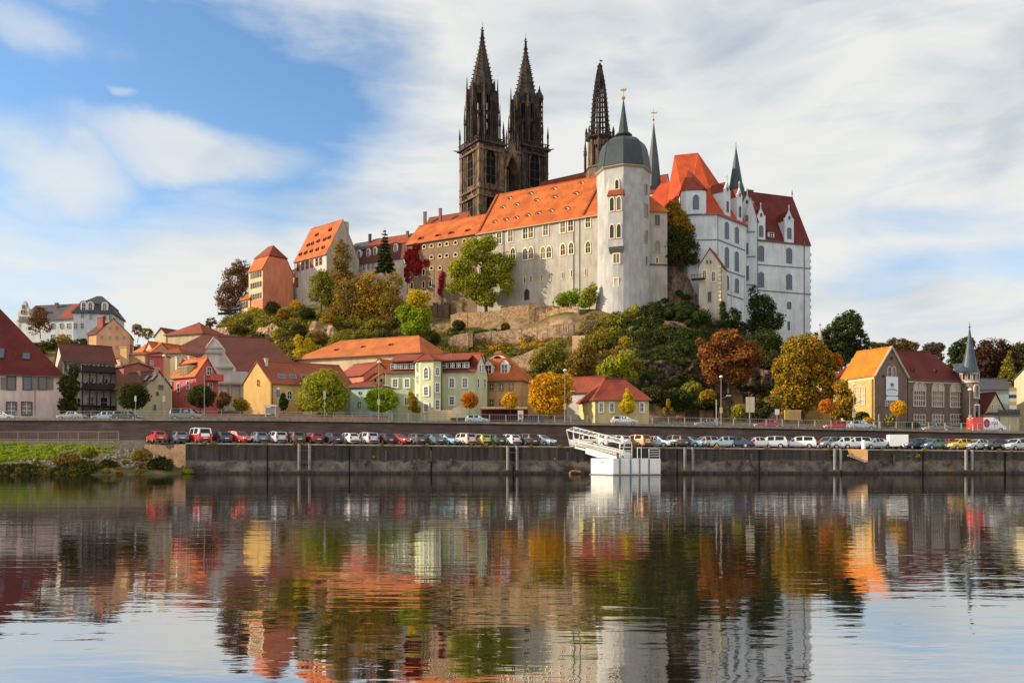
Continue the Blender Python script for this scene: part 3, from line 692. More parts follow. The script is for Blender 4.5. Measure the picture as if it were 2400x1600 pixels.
def wing():
    E = 69.2; t = empty('castle_wing', (10, 250, 42), 'long grey castle wing with bright orange roof full of eyebrow dormers', 'castle wing')
    H = House(); H.t = t; L = FW.A + FW.d * 27; C_ = FW.B; Rr = Vector((42.35, 232.7)); Rb = Vector((44.5, 255)); Lb = L + IN * 22
    H.front = Fac(L, C_); H.eave = E; rz = 83.2; H.slope = (rz - E) / 11; K0 = L + IN * 11; K1 = FW.A + FW.d * 69 + IN * 11
    H.right = Fac(C_, Rr)
    m = MB(); m.prism([L, C_, Rr, Rb, Lb], 38, E)
    m.loft([[(*L, E), (*Lb, E), (*K0, rz)], [(*(L + FW.d * .4), E), (*(Lb + FW.d * .4), E), (*(K0 + FW.d * .4), rz)]]); m.build('wall', P_GREY, t)
    o = .5; dz = o * H.slope; V3 = lambda p, z: Vector((p.x, p.y, z))
    Q = offset_quad([L, C_, Rr, Rb, Lb], [o, o, o, o, .25]); e = [V3(p, E - dz) for p in Q]; k0 = V3(K0 - FW.d * .25, rz); k1 = V3(K1, rz)
    r = MB()
    for f in ([e[0], e[1], k1, k0], [e[1], e[2], k1], [e[2], e[3], k1], [e[3], e[4], k0, k1]): r.slab(f, .25)
    r.tube(k0 + Vector((0, 0, .25)), k1 + Vector((0, 0, .25)), .2, n=5); H.roof = r.build('roof', T_ORANGE, t)
    # raised party-wall strip across the roof near the tower, and the strip where the lower roof meets
    for s0 in (0.3, H.front.s_at(1365)):
        a = front_roof(H, s0, E - .2); b = front_roof(H, s0 + (1.2 if s0 > 5 else 0), rz - .3); q = MB(); dd = H.front.d * .55; D3 = Vector((dd.x, dd.y, 0))
        q.slab([a, a + D3, b + D3, b], .75); sub(q, 'party_wall', T_REDBROWN, H.roof)
    x = MB(); n3 = FW.n * .52
    x.tube(e[0] + Vector((0, 0, .05)), e[1] + Vector((0, 0, .05)), .16, n=6); x.build('gutter', noisy('pale_gutter', (.45, .38, .26)), t)
    for px, py in [(1040, 535), (1155, 513), (1265, 493), (1380, 470), (1490, 447), (1620, 423), (1775, 396), (1130, 388), (1270, 358), (1470, 315), (1650, 283), (1870, 245), (1195, 293), (1410, 247), (1650, 197), (1930, 137)]:
        dormer(H, *c4(px, py), 1.9, .62, T_ORANGE, M_TRIM, 'eye')
    for px, py, n in [(1090, 690, 2), (1205, 672, 2), (1358, 640, 2), (1412, 628, 2), (1565, 605, 2), (1740, 577, 2), (1820, 562, 2), (1997, 525, 2)]:
        win(t, H.front, *c4(px, py), 11, 25, 'rect', f=.28, mull=n - 1, bars=1, mf=M_TRIM, mb=M_TRIM)
    for px, py in [(1230, 850), (1355, 852), (1415, 840), (1538, 838), (1598, 832), (1740, 805), (1825, 792), (1997, 782)]:
        win(t, H.front, *c4(px, py), 10.5, 26, 'point', f=.28, mull=1, bars=1, mf=M_TRIM, mb=M_TRIM)
    for px, py in [(1350, 1115), (1415, 1105), (1525, 1095), (1610, 1083), (1735, 1070), (1830, 1050), (1970, 1035)]:
        win(t, H.front, *c4(px, py), 3.2, 16, 'arch', f=.16, mull=0, bars=0, mf=M_TRIM)
    for px in (1850,): vband(H, H.front, *[c4(px, 0)[0] - 0], c4(0, 480)[1], c4(0, 1260)[1], 2.2)
    for px in (1137, 1911): vband(H, H.front, c4(px, 0)[0], c4(0, 480 if px > 1500 else 600)[1], c4(0, 1260)[1], 2.0)
    win(t, H.front, *c4(1372, 1265), 8, 20, 'point', f=.3, mull=0, bars=0, mf=M_DMETAL, mg=M_DARKWOOD, name='door')
    for px, py in [(1075, 565), (1075, 815)]: win(t, H.right, *c5(px, py), 11, 26, 'rect' if py < 600 else 'point', f=.25, mull=1, bars=0, mf=M_STONE, mb=M_STONE)
    win(t, H.right, *c5(1072, 950), 4.5, 14, 'arch', f=.2, mull=0, bars=0, mf=M_TRIM)
    band(H, H.right, c5(1000, 988), c5(1172, 996), 3.2, .25, M_DMETAL, 'ledge')
    # lower brown wing
    t2 = empty('castle_wing', (-25, 265, 44), 'brown rubble castle wing with small square windows and red creeper', 'castle wing')
    G = House(); G.t = t2; a = FW.A; b = FW.A + FW.d * 26.95; G.front = Fac(a, b); G.eave = E; G.slope = 7.4 / 7; G.z0 = 42
    H2 = house('x', None, None, a, b, 14, z0=42, eave=E, ridge=76.5, wall=P_BROWN, roof=T_ORANGE, parent=t2, o=.5)
    for px, py in [(290, 706), (465, 676), (600, 650), (770, 625)]: dormer(H2, *c4(px, py), 2.1, .65, T_ORANGE, T_REDBROWN, 'eye')
    for px, py in [(325, 777), (400, 767), (485, 757), (555, 747), (645, 735), (735, 718), (800, 710), (400, 882), (485, 874), (555, 865), (645, 857), (400, 995), (485, 992)]:
        win(t2, H2.front, *c4(px, py), 6.2, 6.8, 'segment', f=.3, mull=0, bars=0, mf=M_OCHRE, mg=M_DARK)
    for px, py in [(170, 1060), (245, 1050), (320, 1035), (200, 1172), (318, 1162), (388, 1152)]:
        win(t2, H2.front, *c4(px, py), 5.0, 14, 'arch', f=.26, mull=0, bars=0, mf=M_OCHRE, mg=M_DARK)
    vband(H2, H2.front, c4(420, 0)[0], c4(0, 1000)[1], c4(0, 1290)[1], 2.0)
    # taller roof behind the brown wing
    B = house('castle_house', 'castle house behind the brown wing with rust orange roof and two chimneys', 'house', XY(985, 287), XY(1080, 279), 11, z0=50, eave=76, ridge=Z(493, 282), wall=P_GREY, roof=T_REDBROWN)
    chim_px(B, 996, 498, 520, 289, 1.0); chim_px(B, 1032, 490, 510, 285, .9)
M_OCHRE = plaster('ochre_trim', (.58, .42, .24), .85)
wing()

def vine(name, label, fac, pts, mat, n, ls, cat='creeper'):
    bl = []
    for px, py, rx, ry in pts:
        s, z = fac.at(px, py); p = fac.pt(s, z, .3); k = p.y / F; bl.append((tuple(p), rx * k, .35, ry * k))
    e = empty(name, fac.pt(fac.s_at(pts[0][0]), bl[0][0][2] - 8, .2), label, cat)
    m = MB(); r = Vector(e.location)
    for b in bl: m.tube(r, Vector(b[0]), .07, .03, 5)
    m.build('stem', M_BARK, e); SEED[0] += 1
    leaf_mesh('foliage', bl, n, ls, LM(mat), e, SEED[0], .3, 26, .1)
vine('climbing_creeper', 'crimson creeper covering the left end of the brown castle wing', FW, [c4(165, 880) + (10, 22), c4(240, 850) + (14, 18), c4(270, 980) + (22, 20), c4(160, 1050) + (9, 22), c4(350, 940) + (11, 9), c4(260, 780) + (12, 8)], 'red', 6000, .55)
vine('climbing_creeper', 'narrow dark red creeper low on the brown castle wing beside the big tree', FW, [c4(505, 1120) + (7, 24), c4(490, 1210) + (6, 14), c4(520, 1060) + (5, 8)], 'red', 900, .45)

TC = Vector((30.3, 232.0)); TR = 7.0
def round_tower():
    t = empty('round_tower', (TC.x, TC.y, 38), 'fat pale round tower with dark bell-shaped roof and gilded weather vane', 'tower')
    zt = Z(407, 232); tz = lambda py: Z(py, 232); fa = math.atan2(-TC.y, -TC.x); n = 32
    def ring(r, z, mix):
        out = []
        for i in range(n):
            a = fa + 2 * math.pi * i / n; k = (a - fa) % (math.pi / 4) - math.pi / 8
            oc = math.cos(math.pi / 8) / math.cos(k) * 1.035; rr = r * (1 - mix + mix * oc); out.append((TC.x + rr * math.cos(a), TC.y + rr * math.sin(a), z))
        return out
    m = MB(); m.loft([ring(TR + 1.1, 36, 0), ring(TR + .55, tz(720), 0), ring(TR + .1, tz(670), 0), ring(TR, tz(600), 0), ring(TR, tz(470), 0.05), ring(TR, tz(428), 1), ring(TR, zt, 1)])
    m.build('wall', P_TOWER, t)
    q = MB(); q.loft([ring(TR, zt - .5, 1), ring(TR + .5, zt, 1), ring(TR + .5, zt + .25, 1)]); q.build('cornice', noisy('cornice_wood', (.30, .24, .17)), t)
    prof = [(60, 405), (61, 402), (58.5, 385), (56, 370), (53, 355), (47, 342), (38, 334), (27, 328.5), (17, 325)]
    pts = [(r * 232 / F + .25, tz(y)) for r, y in prof]
    d = MB(); d.lathe(pts, TC, 8, fa); dome = d.build('dome', M_LEAD, t)
    ribs = MB()
    for i in range(8):
        a = fa + i * math.pi / 4
        for (r0, z0), (r1, z1) in zip(pts, pts[1:]):
            ribs.tube((TC.x + r0 * math.cos(a), TC.y + r0 * math.sin(a), z0), (TC.x + r1 * math.cos(a), TC.y + r1 * math.sin(a), z1), .09, n=4)
    sub(ribs, 'rib', M_LEAD, dome)
    l = MB(); l.lathe([(r * 232 / F, tz(y)) for r, y in [(15, 326), (15, 322), (21, 319), (20, 316), (12.5, 313), (10.5, 300), (7.5, 281), (4, 255), (1.2, 236)]], TC, 8, fa); l.build('spire', M_LEAD, t)
    g = MB(); zb = tz(230); g.lathe([(.05, zb - .55), (.4, zb - .35), (.55, zb), (.4, zb + .35), (.05, zb + .55)], TC, 10); g.tube((TC.x, TC.y, tz(236)), (TC.x, TC.y, tz(207)), .07)
    v = g.build('finial', M_GOLD, t)
    f = MB(); z0 = tz(213)
    f.loft([[(TC.x - .9, TC.y - .03, z0), (TC.x + .6, TC.y - .03, z0 - .2), (TC.x + .95, TC.y - .03, z0 + .75), (TC.x + .2, TC.y - .03, z0 + .5), (TC.x - .7, TC.y - .03, z0 + .45)],
            [(TC.x - .9, TC.y + .03, z0), (TC.x + .6, TC.y + .03, z0 - .2), (TC.x + .95, TC.y + .03, z0 + .75), (TC.x + .2, TC.y + .03, z0 + .5), (TC.x - .7, TC.y + .03, z0 + .45)]])
    sub(f, 'vane', M_GOLD, v)
    def tw(frac, py, w, h, style='rect', r=TR + .02, **k):
        a = fa + math.asin(frac); nx, ny = math.cos(a), math.sin(a)
        put_window(t, (TC.x + nx * r, TC.y + ny * r, tz(py)), math.atan2(nx, -ny), style, w, h, **k)
    yy = lambda y: c5(0, y)[1]
    kw = dict(mf=M_TRIM, mb=M_TRIM, f=.25)
    tw(-.24, yy(290), .9, 2.4, 'point', mull=0, bars=0, **kw)
    for y in (985,): tw(-.26, yy(y), 1.6, 2.4, mull=1, bars=0, **kw)
    tw(-.27, yy(1235), 1.0, 3.6, mull=0, bars=0, mf=M_TRIM, mg=noisy('rust_door', (.28, .15, .08)), f=.25)
    for y, s in ((310, 'rect'), (510, 'rect'), (755, 'point')): tw(.86, yy(y), .9 if y < 400 else 1.5, 2.4 if y < 400 else 3.2, s, mull=0 if y < 400 else 1, bars=0, mf=M_STONE, mb=M_STONE, f=.2)
    tw(.86, yy(985), .7, 2.0, mull=0, bars=0, mf=M_STONE, f=.2); tw(.87, yy(1240), .9, 3.6, mull=0, bars=0, mf=M_TRIM, mg=noisy('tan_infill', (.42, .26, .12)), f=.15)
    # oriel: corbel, two-storey bay, tiled hood
    a = fa - math.asin(.265); n_ = Vector((math.cos(a), math.sin(a))); d_ = Vector((-n_.y, n_.x)); hw = 2.0
    W3 = lambda x, out, py: (TC.x + d_.x * x + n_.x * out, TC.y + d_.y * x + n_.y * out, tz(py))
    o = MB(); rg = lambda x, out, py: [W3(-x, TR - 1, py), W3(-x, out, py), W3(x, out, py), W3(x, TR - 1, py)]
    o.loft([rg(hw * .9, TR - .1, yy(935)), rg(hw * .97, TR + .7, yy(895)), rg(hw * .97, TR + .75, yy(880))], 1)
    o.loft([rg(hw * 1.06, TR + 1.0, yy(880)), rg(hw * 1.06, TR + 1.0, yy(845))], 0)
    o.loft([rg(hw, TR + .9, yy(845)), rg(hw, TR + .9, yy(395))], 0)
    ob = o.build('oriel', [P_TOWER, noisy('dark_corbel', (.16, .14, .13))], t)
    h = MB(); h.loft([rg(hw * 1.12, TR + 1.25, yy(400)), rg(hw * 1.0, TR + .3, yy(340))]); sub(h, 'hood', T_REDBROWN, ob)
    for y in (480, 735):
        for x in (-.95, .95):
            put_window(t, W3(x, TR + .93, yy(y)), math.atan2(n_.x, -n_.y), 'point', 1.1, 3.5, mull=0, bars=0, mf=M_TRIM, mb=M_TRIM, f=.22)
round_tower()

# ---------------------------------------------------------------- cathedral
def pinnacle(m, x, y, z0, z1, r, k=0):
    h = z1 - z0
    m.lathe([(r, z0), (r, z0 + h * .5), (r * 1.5, z0 + h * .52), (r * 1.3, z0 + h * .56), (r * .25, z1 - .3), (.02, z1)], (x, y), 4, math.pi / 4 + k)
    for q in range(3):
        z = z0 + h * (.63 + .1 * q); rr = r * (1.15 - .3 * q)
        m.box((x, y, z), (rr * 2.4, rr * .5, r * .5)); m.box((x, y, z), (rr * .5, rr * 2.4, r * .5))
def spire(m, c, prof, rot, ck=.46, nlev=13, lat=False):
    """Eight-sided spire with crockets on its ribs; lat: open tracery."""
    zs = [z for r, z in prof]; rs = [r for r, z in prof]
    if not lat: m.lathe(prof, c, 8, rot)
    rib = lambda i, z: (c[0] + np.interp(z, zs, rs) * math.cos(rot + i * math.pi / 4), c[1] + np.interp(z, zs, rs) * math.sin(rot + i * math.pi / 4), z)
    for i in range(8):
        for a, b in zip(zs, zs[1:]): m.tube(rib(i, a), rib(i, b), .3 if lat else .13, n=4)
        for q in range(nlev):
            z = zs[0] + (zs[-1] - zs[0]) * (q + .6) / (nlev + 1.5); p = rib(i, z); a = rot + i * math.pi / 4; s = ck * (1.1 - .45 * q / nlev)
            m.box((p[0] + math.cos(a) * s * .6, p[1] + math.sin(a) * s * .6, p[2]), (s * 1.5, s * .55, s * .6), 0, (math.cos(a), math.sin(a)))
    if lat:
        N_ = 15
        for q in range(N_):
            z = zs[0] + (zs[-1] - zs[0]) * (q / N_) ** .9
            for i in range(8): m.tube(rib(i, z), rib(i + 1, z), .24, n=4)
        for q in range(N_ - 1):
            z = zs[0] + (zs[-1] - zs[0]) * ((q + .5) / N_) ** .9
            for i in range(8):
                a = Vector(rib(i, z)); b = Vector(rib(i + 1, z)); mm = (a + b) / 2; m.tube((mm.x, mm.y, z - .7), (mm.x, mm.y, z + 1.6), .2, n=4)
def cathedral():
    A = Vector((-10.97, 285.0)); a = Vector((.848, .53)); bk = Vector((-.53, .848))
    L_ = lambda s, w: A + a * s + bk * w
    t = empty('cathedral_towers', (*L_(13, 6), 50), 'sooty gothic cathedral front with two openwork spires joined by an arched bridge', 'cathedral')
    th = math.atan2(a.y, a.x)
    def body(s0, s1, w, ztop, spec, crown):
        m = MB(); q = [L_(s0 + .5, .5), L_(s1 - .5, .5), L_(s1 - .5, w - .5), L_(s0 + .5, w - .5)]
        m.prism(q, 48, ztop)
        for (s, d) in ((s0, 0), (s1, 0), (s0, w), (s1, w)):
            c = L_(s + (.75 if s == s0 else -.75), d + (.75 if d == 0 else -.75))
            m.box((*c, (48 + ztop) / 2), (1.7, 1.7, ztop - 48), 0, a)
            for z in (62, 70, 78, 86, 94, 101): m.box((*c, z), (2.0, 2.0, .35), 0, a)
        Fr = Fac(L_(s0, 0), L_(s1, 0)); Lf = Fac(L_(s0, w), L_(s0, 0)); Rt = Fac(L_(s1, 0), L_(s1, w))
        for f in (Fr, Lf):      # blind ribs each side of the windows and a string course
            for k in (.2, .27, .73, .8):
                p = f.pt(f.L * k, 0, -.35); m.box((p.x, p.y, (50 + ztop) / 2), (.35, .5, ztop - 50), 0, f.d)
            pt_ = lambda u, z: f.pt(f.L * u, z, .12)
            for z in (91.2, ztop - 1.6):
                for u0, u1 in ((.26, .5), (.74, .5)): m.tube(pt_(u0, z - 1.2), pt_(u1, z + 1.8), .17, n=4)
            for z in (92.0, 74.0, ztop - 2.4, 89.5):
                p = f.pt(f.L / 2, 0, -.1); m.box((p.x, p.y, z), (f.L, .9, .55), 0, f.d)
        wl = m.build('tower_body', M_GOTHICL if s0 == 0 else M_GOTHIC, t)
        c = MB(); ctr = L_((s0 + s1) / 2, w / 2)
        for k, (ex, z0, z1) in enumerate([(.1, -1.0, -.4), (.8, -.4, .2), (.5, .2, .5)]):
            c.prism([L_(s0 - ex, -ex), L_(s1 + ex, -ex), L_(s1 + ex, w + ex), L_(s0 - ex, w + ex)], ztop + z0, ztop + z1)
        for f in (Fr, Lf, Rt):   # pierced parapet and gargoyles
            for i in range(int(f.L / .8)): 
                p = f.pt(.4 + i * .8, 0, .35); c.box((p.x, p.y, ztop + 1.0), (.28, .2, 1.1), 0, f.d)
            p = f.pt(f.L / 2, 0, .35); c.box((p.x, p.y, ztop + 1.65), (f.L + .9, .3, .25), 0, f.d)
        for s, d, dx in ((s0, 0, -1), (s1, 0, 1), (s0, w, -1)):
            p = L_(s, d); g = Vector((a.x * dx - bk.x * (1 if d == 0 else -.6), a.y * dx - bk.y * (1 if d == 0 else -.6))).normalized()
            c.tube((p.x, p.y, ztop), (p.x + g.x * 2.2, p.y + g.y * 2.2, ztop + .3), .3, .16, 5)
        c.build('gallery', M_GOTHIC, t)
        for f in (Fr, Lf):
            wd = min(3.9, f.L * .37)
            put_window(t, f.pt(f.L / 2, 97.6 + (ztop - 105.5), -.48), f.rot(), 'point', wd, 11.6, f=.4, mull=1, bars=3, mf=M_GOTHICL, mb=M_GOTHIC, mg=M_DARK)
            put_window(t, f.pt(f.L / 2, 83.2, -.48), f.rot(), 'point', wd, 14, f=.35, mull=1, bars=3, mf=M_GOTHICL, mb=M_GOTHIC, mg=M_DARK)
        # octagonal belfry
        cx = L_(*crown); zo = Z(spec['oct'], cx.y); r = spec['r']; rot = th + math.pi / 8
        o = MB(); pt = lambda i, rr: (cx.x + rr * math.cos(rot + i * math.pi / 4), cx.y + rr * math.sin(rot + i * math.pi / 4))
        for i in range(8):
            p0 = Vector(pt(i, r)); p1 = Vector(pt(i + 1, r)); d = (p1 - p0); 
            o.tube((*p0, ztop), (*p0, zo), .62, .5, 6)
            for f0, f1 in ((0, .3), (.7, 1.0)):
                q0 = p0 + d * f0; q1 = p0 + d * f1; ins = Vector((cx.x - (p0.x + p1.x) / 2, cx.y - (p0.y + p1.y) / 2)).normalized() * .5
                o.prism([q0, q1, q1 + ins, q0 + ins], ztop, zo - .3)
            ins = Vector((cx.x - (p0.x + p1.x) / 2, cx.y - (p0.y + p1.y) / 2)).normalized() * .5; h = zo - ztop
            for z0, z1 in ((ztop, ztop + h * .16), (ztop + h * .52, ztop + h * .58), (ztop + h * .86, zo)): o.prism([p0, p1, p1 + ins, p0 + ins], z0, z1)
            mid = (p0 + p1) / 2; o.tube((*mid, ztop), (*mid, zo), .13, n=4)
            g0 = mid * 1.0; o.loft([[(*(p0 + d * .12), zo - .4), (*(p0 + d * .88), zo - .4), (*mid, zo + 2.6)], [(*(p0 + d * .12 + ins * .6), zo - .4), (*(p0 + d * .88 + ins * .6), zo - .4), (*(mid + ins * .6), zo + 2.6)]])
        o.lathe([(r * .16, ztop), (r * .16, zo)], cx, 8, rot)
        o.lathe([(r * 1.0, zo - .5), (r * 1.06, zo), (r * .8, zo + .4)], cx, 8, rot)
        o.build('belfry', M_GOTHIC, t)
        def pin(x, y, z1, rr, kk): pn = MB(); pinnacle(pn, x, y, ztop, z1, rr, kk); pn.build('pinnacle', M_GOTHIC, t)
        for i in range(8):
            pin(*pt(i, r + .75), zo + (4.2 if i % 2 else 2.6), .42, rot)
            pin(*pt(i, r + 1.55), zo - 5.5 + (i % 3), .28, rot)
            pin(*pt(i + .5, r + .9), zo - 8.5 + (i % 2), .24, rot)
        for s, d in ((s0, 0), (s1, 0), (s0, w), (s1, w)): pin(*L_(s, d), ztop + 8.2, .3, th)
        s_ = MB(); prof = [(rr, Z(py, cx.y)) for rr, py in spec['prof']]
        spire(s_, cx, prof, rot); zt = prof[-1][1]
        s_.lathe([(.1, zt - 1.2), (.55, zt - .9), (.2, zt - .6), (.12, zt + .5), (.45, zt + .8), (.1, zt + 1.2)], cx, 6); s_.box((cx.x, cx.y, zt + .1), (1.3, .25, .3), 0, a); s_.tube((cx.x, cx.y, zt), (cx.x, cx.y, Z(spec['rod'], cx.y)), .06)
        s_.build('spire', M_GOTHIC, t)
        return Fr
    zL = 107.6
    body(0, 9.5, 13.5, zL, dict(oct=212, r=4.55, rod=53, prof=[(4.1, 211), (3.6, 198), (2.75, 168), (1.7, 136), (.75, 104), (.28, 72)]), (4.7, 6))
    body(17.2, 27.8, 12, zL + 1.7, dict(oct=236, r=4.55, rod=78, prof=[(4.1, 234), (3.35, 218), (2.5, 190), (1.6, 158), (1.1, 145), (.5, 122), (.25, 98)]), (22.4, 6))
    # stair turret on the right tower
    x = MB(); c = L_(26.4, 3.2); 
    for i in range(6):
        aa = i * math.pi / 3; x.tube((c.x + 1.1 * math.cos(aa), c.y + 1.1 * math.sin(aa), 105), (c.x + 1.1 * math.cos(aa), c.y + 1.1 * math.sin(aa), Z(232, c.y)), .22, n=4)
    x.lathe([(.55, 100), (.55, Z(232, c.y))], c, 6)
    for z in np.arange(108, Z(235, c.y), 1.9): x.lathe([(1.25, z), (1.25, z + .35)], c, 6)
    x.lathe([(1.5, Z(234, c.y)), (1.4, Z(226, c.y)), (.6, Z(216, c.y)), (.1, Z(206, c.y))], c, 6); x.tube((c.x, c.y, Z(208, c.y)), (c.x, c.y, Z(201, c.y)), .25, .1)
    x.build('stair_turret', M_GOTHIC, t)
    # bridge with a deep pointed arch
    b = MB(); s0, s1, w0, w1 = 9.3, 17.4, .7, 5.5; zb = Z(423, 290) - 22; zs = Z(392, 290); zt = Z(352, 290); za = Z(362, 290)
    cl = [(s0 + 1.2, zb), (s0 + 1.2, zs)] + [(s0 + 1.2 + (s1 - s0 - 2.4) * .5 * (1 - math.cos(u * math.pi / 2)) ** .8 * 1.0, zs + (za - zs) * math.sin(u * math.pi / 2)) for u in (.3, .55, .8, 1)]
    cl = cl + [(s0 + s1 - s, z) for s, z in cl[-2::-1]]
    fr = lambda s, w, z: (*L_(s, w), z)
    for (p0, q0), (p1, q1) in zip(cl, cl[1:]):
        o0 = (s0, q0) if p0 <= (s0 + s1) / 2 else (s1, q0); 
        top = lambda s, z: (s, zt)
        if abs(p0 - p1) < 1e-6: e0, e1 = ((s0, q0), (s0, q1)) if p0 < (s0 + s1) / 2 else ((s1, q0), (s1, q1))
        else: e0, e1 = (p0, zt), (p1, zt)
        if q0 == zs and p0 < 12: e0 = (p0, zt)
        b.loft([[fr(p0, w0, q0), fr(p1, w0, q1), fr(*[e1[0], w0, e1[1]]), fr(e0[0], w0, e0[1])], [fr(p0, w1, q0), fr(p1, w1, q1), fr(e1[0], w1, e1[1]), fr(e0[0], w1, e0[1])]])
    for sa, sb in ((s0, s0 + 1.2), (s1 - 1.2, s1)): b.prism([L_(sa, w0), L_(sb, w0), L_(sb, w1), L_(sa, w1)], zb - 20, zt)
    b.prism([L_(s0, w0 - .4), L_(s1, w0 - .4), L_(s1, w1), L_(s0, w1)], zt, zt + .8); b.prism([L_(s0, w0), L_(s1, w0), L_(s1, w1), L_(s0, w1)], 48, zb)
    sm = (s0 + s1) / 2; b.loft([[fr(s0 + .8, w0 - .5, za - 4), fr(s0 + 1.4, w0 - .5, za - 4.5), fr(sm, w0 - .5, za + 1), fr(sm, w0 - .5, za + 6.5)], [fr(s0 + .8, w0, za - 4), fr(s0 + 1.4, w0, za - 4.5), fr(sm, w0, za + 1), fr(sm, w0, za + 6.5)]])
    b.loft([[fr(s1 - .8, w0 - .5, za - 4), fr(s1 - 1.4, w0 - .5, za - 4.5), fr(sm, w0 - .5, za + 1), fr(sm, w0 - .5, za + 6.5)], [fr(s1 - .8, w0, za - 4), fr(s1 - 1.4, w0, za - 4.5), fr(sm, w0, za + 1), fr(sm, w0, za + 6.5)]])
    for i in range(7): p = L_(s0 + .8 + i * 1.1, w0); pinnacle(b, p.x, p.y, zt + .8, zt + 5.0 + (i % 2) * 2.5, .3, th)
    b.build('bridge', M_GOTHICL, t)
    # openwork tower behind the wing
    c = Vector((28.3, 275)); z = lambda py: Z(py, 275.0)
    t3 = empty('cathedral_tower', (c.x, c.y, 55), 'slender dark tower with openwork spire just left of the round tower', 'tower')
    m = MB(); rot = math.radians(35)
    m.lathe([(4.4, 55), (4.4, z(397))], c, 8, rot); m.lathe([(4.7, z(399)), (4.4, z(395))], c, 8, rot); m.build('base', M_GOTHICL, t3)
    m = MB()
    for i in range(8):
        aa = rot + i * math.pi / 4; p = Vector((c.x + 3.3 * math.cos(aa), c.y + 3.3 * math.sin(aa))); p1 = Vector((c.x + 3.3 * math.cos(aa + math.pi / 4), c.y + 3.3 * math.sin(aa + math.pi / 4)))
        m.tube((*p, z(397)), (*p, z(330)), .62, .5, 5); d = p1 - p
        for f0, f1 in ((0, .24), (.76, 1)):
            q0 = p + d * f0; q1 = p + d * f1; m.prism([q0, q1, q1 * .985 + c * .015, q0 * .985 + c * .015], z(397), z(332))
        mid = (p + p1) / 2; ins = (c - mid).normalized() * .4
        for y0, y1 in ((398, 391), (345, 329)): m.prism([p, p1, p1 + ins, p + ins], z(y0), z(y1))
        m.tube((*mid, z(397)), (*mid, z(330)), .14, n=4)
    m.lathe([(1.6, z(397)), (1.6, z(330))], c, 8, rot); m.build('belfry', M_GOTHICL, t3)
    m = MB(); m.lathe([(3.6, z(333)), (4.7, z(328)), (4.7, z(325)), (4.5, z(325))], c, 8, rot)
    for i in range(8):
        aa = rot + i * math.pi / 4; p0 = Vector((c.x + 4.5 * math.cos(aa), c.y + 4.5 * math.sin(aa))); p1 = Vector((c.x + 4.5 * math.cos(aa + math.pi / 4), c.y + 4.5 * math.sin(aa + math.pi / 4)))
        for q in range(5): x = p0.lerp(p1, q / 5); m.tube((*x, z(326)), (*x, z(317)), .12, n=4)
        m.tube((*p0, z(317)), (*p1, z(317)), .16, n=4); pinnacle(m, p0.x, p0.y, z(328), z(316) + 2.2, .25, rot)
    for i in (1, 3, 5, 7):
        aa = rot + i * math.pi / 4; pinnacle(m, c.x + 4.3 * math.cos(aa), c.y + 4.3 * math.sin(aa), z(330), z(296), .3, rot); pinnacle(m, c.x + 4.7 * math.cos(aa), c.y + 4.7 * math.sin(aa), z(402), z(326), .42, rot)
    m.build('gallery', M_GOTHIC, t3)
    m = MB(); spire(m, c, [(2.95, z(322)), (2.5, z(270)), (2.0, z(225)), (1.35, z(190)), (.75, z(168)), (.2, z(150))], rot, .42, 15, True)
    m.lathe([(.2, z(152)), (.75, z(157) * 0 + z(155)), (.35, z(153.5)), (.1, z(148))], c, 6); m.box((c.x, c.y, z(157)), (1.7, .4, .4)); m.tube((c.x, c.y, z(152)), (c.x, c.y, z(138)), .05); m.box((c.x + .4, c.y, z(143)), (.9, .06, .5))
    m.build('spire', M_GOTHIC, t3)
    H = house('cathedral_nave', 'steep orange nave roof behind the long grey castle wing', 'church', XY(1205, 296), XY(1395, 277), 15, z0=55, eave=82, ridge=97.5, wall=M_GOTHIC, roof=T_REDBROWN)
    K = house('cathedral_aisle', 'low dark red aisle roof at the foot of the twin gothic towers', 'church', XY(1178, 284), XY(1300, 272), 8, z0=55, eave=83, ridge=88.5, wall=M_GOTHIC, roof=T_RED)
cathedral()
# ---------------------------------------------------------------- white castle
def gable_dormer(H, fac, s, w, zb, zt, depth, wallm, roofm, pin=2.0, winz=None, ww=.9, wh=2.6, style='segment'):
    """A stone dormer flush with wall fac: gabled front, cheeks, and a small roof running back."""
    m = MB(); zs = zt - w * .95; F3 = lambda x, out, z: fac.pt(s + x, z, out)
    pent = lambda out: [F3(-w / 2, out, zb), F3(w / 2, out, zb), F3(w / 2, out, zs), F3(0, out, zt), F3(-w / 2, out, zs)]
    m.loft([pent(.12), pent(-.25)], 0)
    m.loft([[F3(-w / 2 + .15, -.2, zb), F3(w / 2 - .15, -.2, zb), F3(w / 2 - .15, -.2, zs), F3(-w / 2 + .15, -.2, zs)], [F3(-w / 2 + .15, -depth, zb), F3(w / 2 - .15, -depth, zb), F3(w / 2 - .15, -depth, zs), F3(-w / 2 + .15, -depth, zs)]], 0)
    for sg in (-1, 1): m.slab([F3(sg * w / 2, -.25, zs - .1), F3(0, -.25, zt - .3), F3(0, -depth - 1.5, zt - .3), F3(sg * w / 2, -depth, zs - .1)], .15, 1)
    for x, z0, hh in ((0, zt - .2, pin), (-w / 2, zs - .2, pin * .5), (w / 2, zs - .2, pin * .5)):
        p = F3(x, -.05, 0); m.lathe([(.18, z0), (.16, z0 + hh * .6), (.3, z0 + hh * .65), (.05, z0 + hh)], (p.x, p.y), 4, .8)
    o = m.build('dormer', [wallm, roofm], H.t)
    if winz: put_window_sub(o, fac.pt(s, winz, .14), fac.rot(), style, ww, wh, M_GLASSB, M_BAND)
    if winz: put_window_sub(o, fac.pt(s, zs + w * .25, .14), fac.rot(), 'arch', .5, .9, M_DARK, M_BAND)
    return o
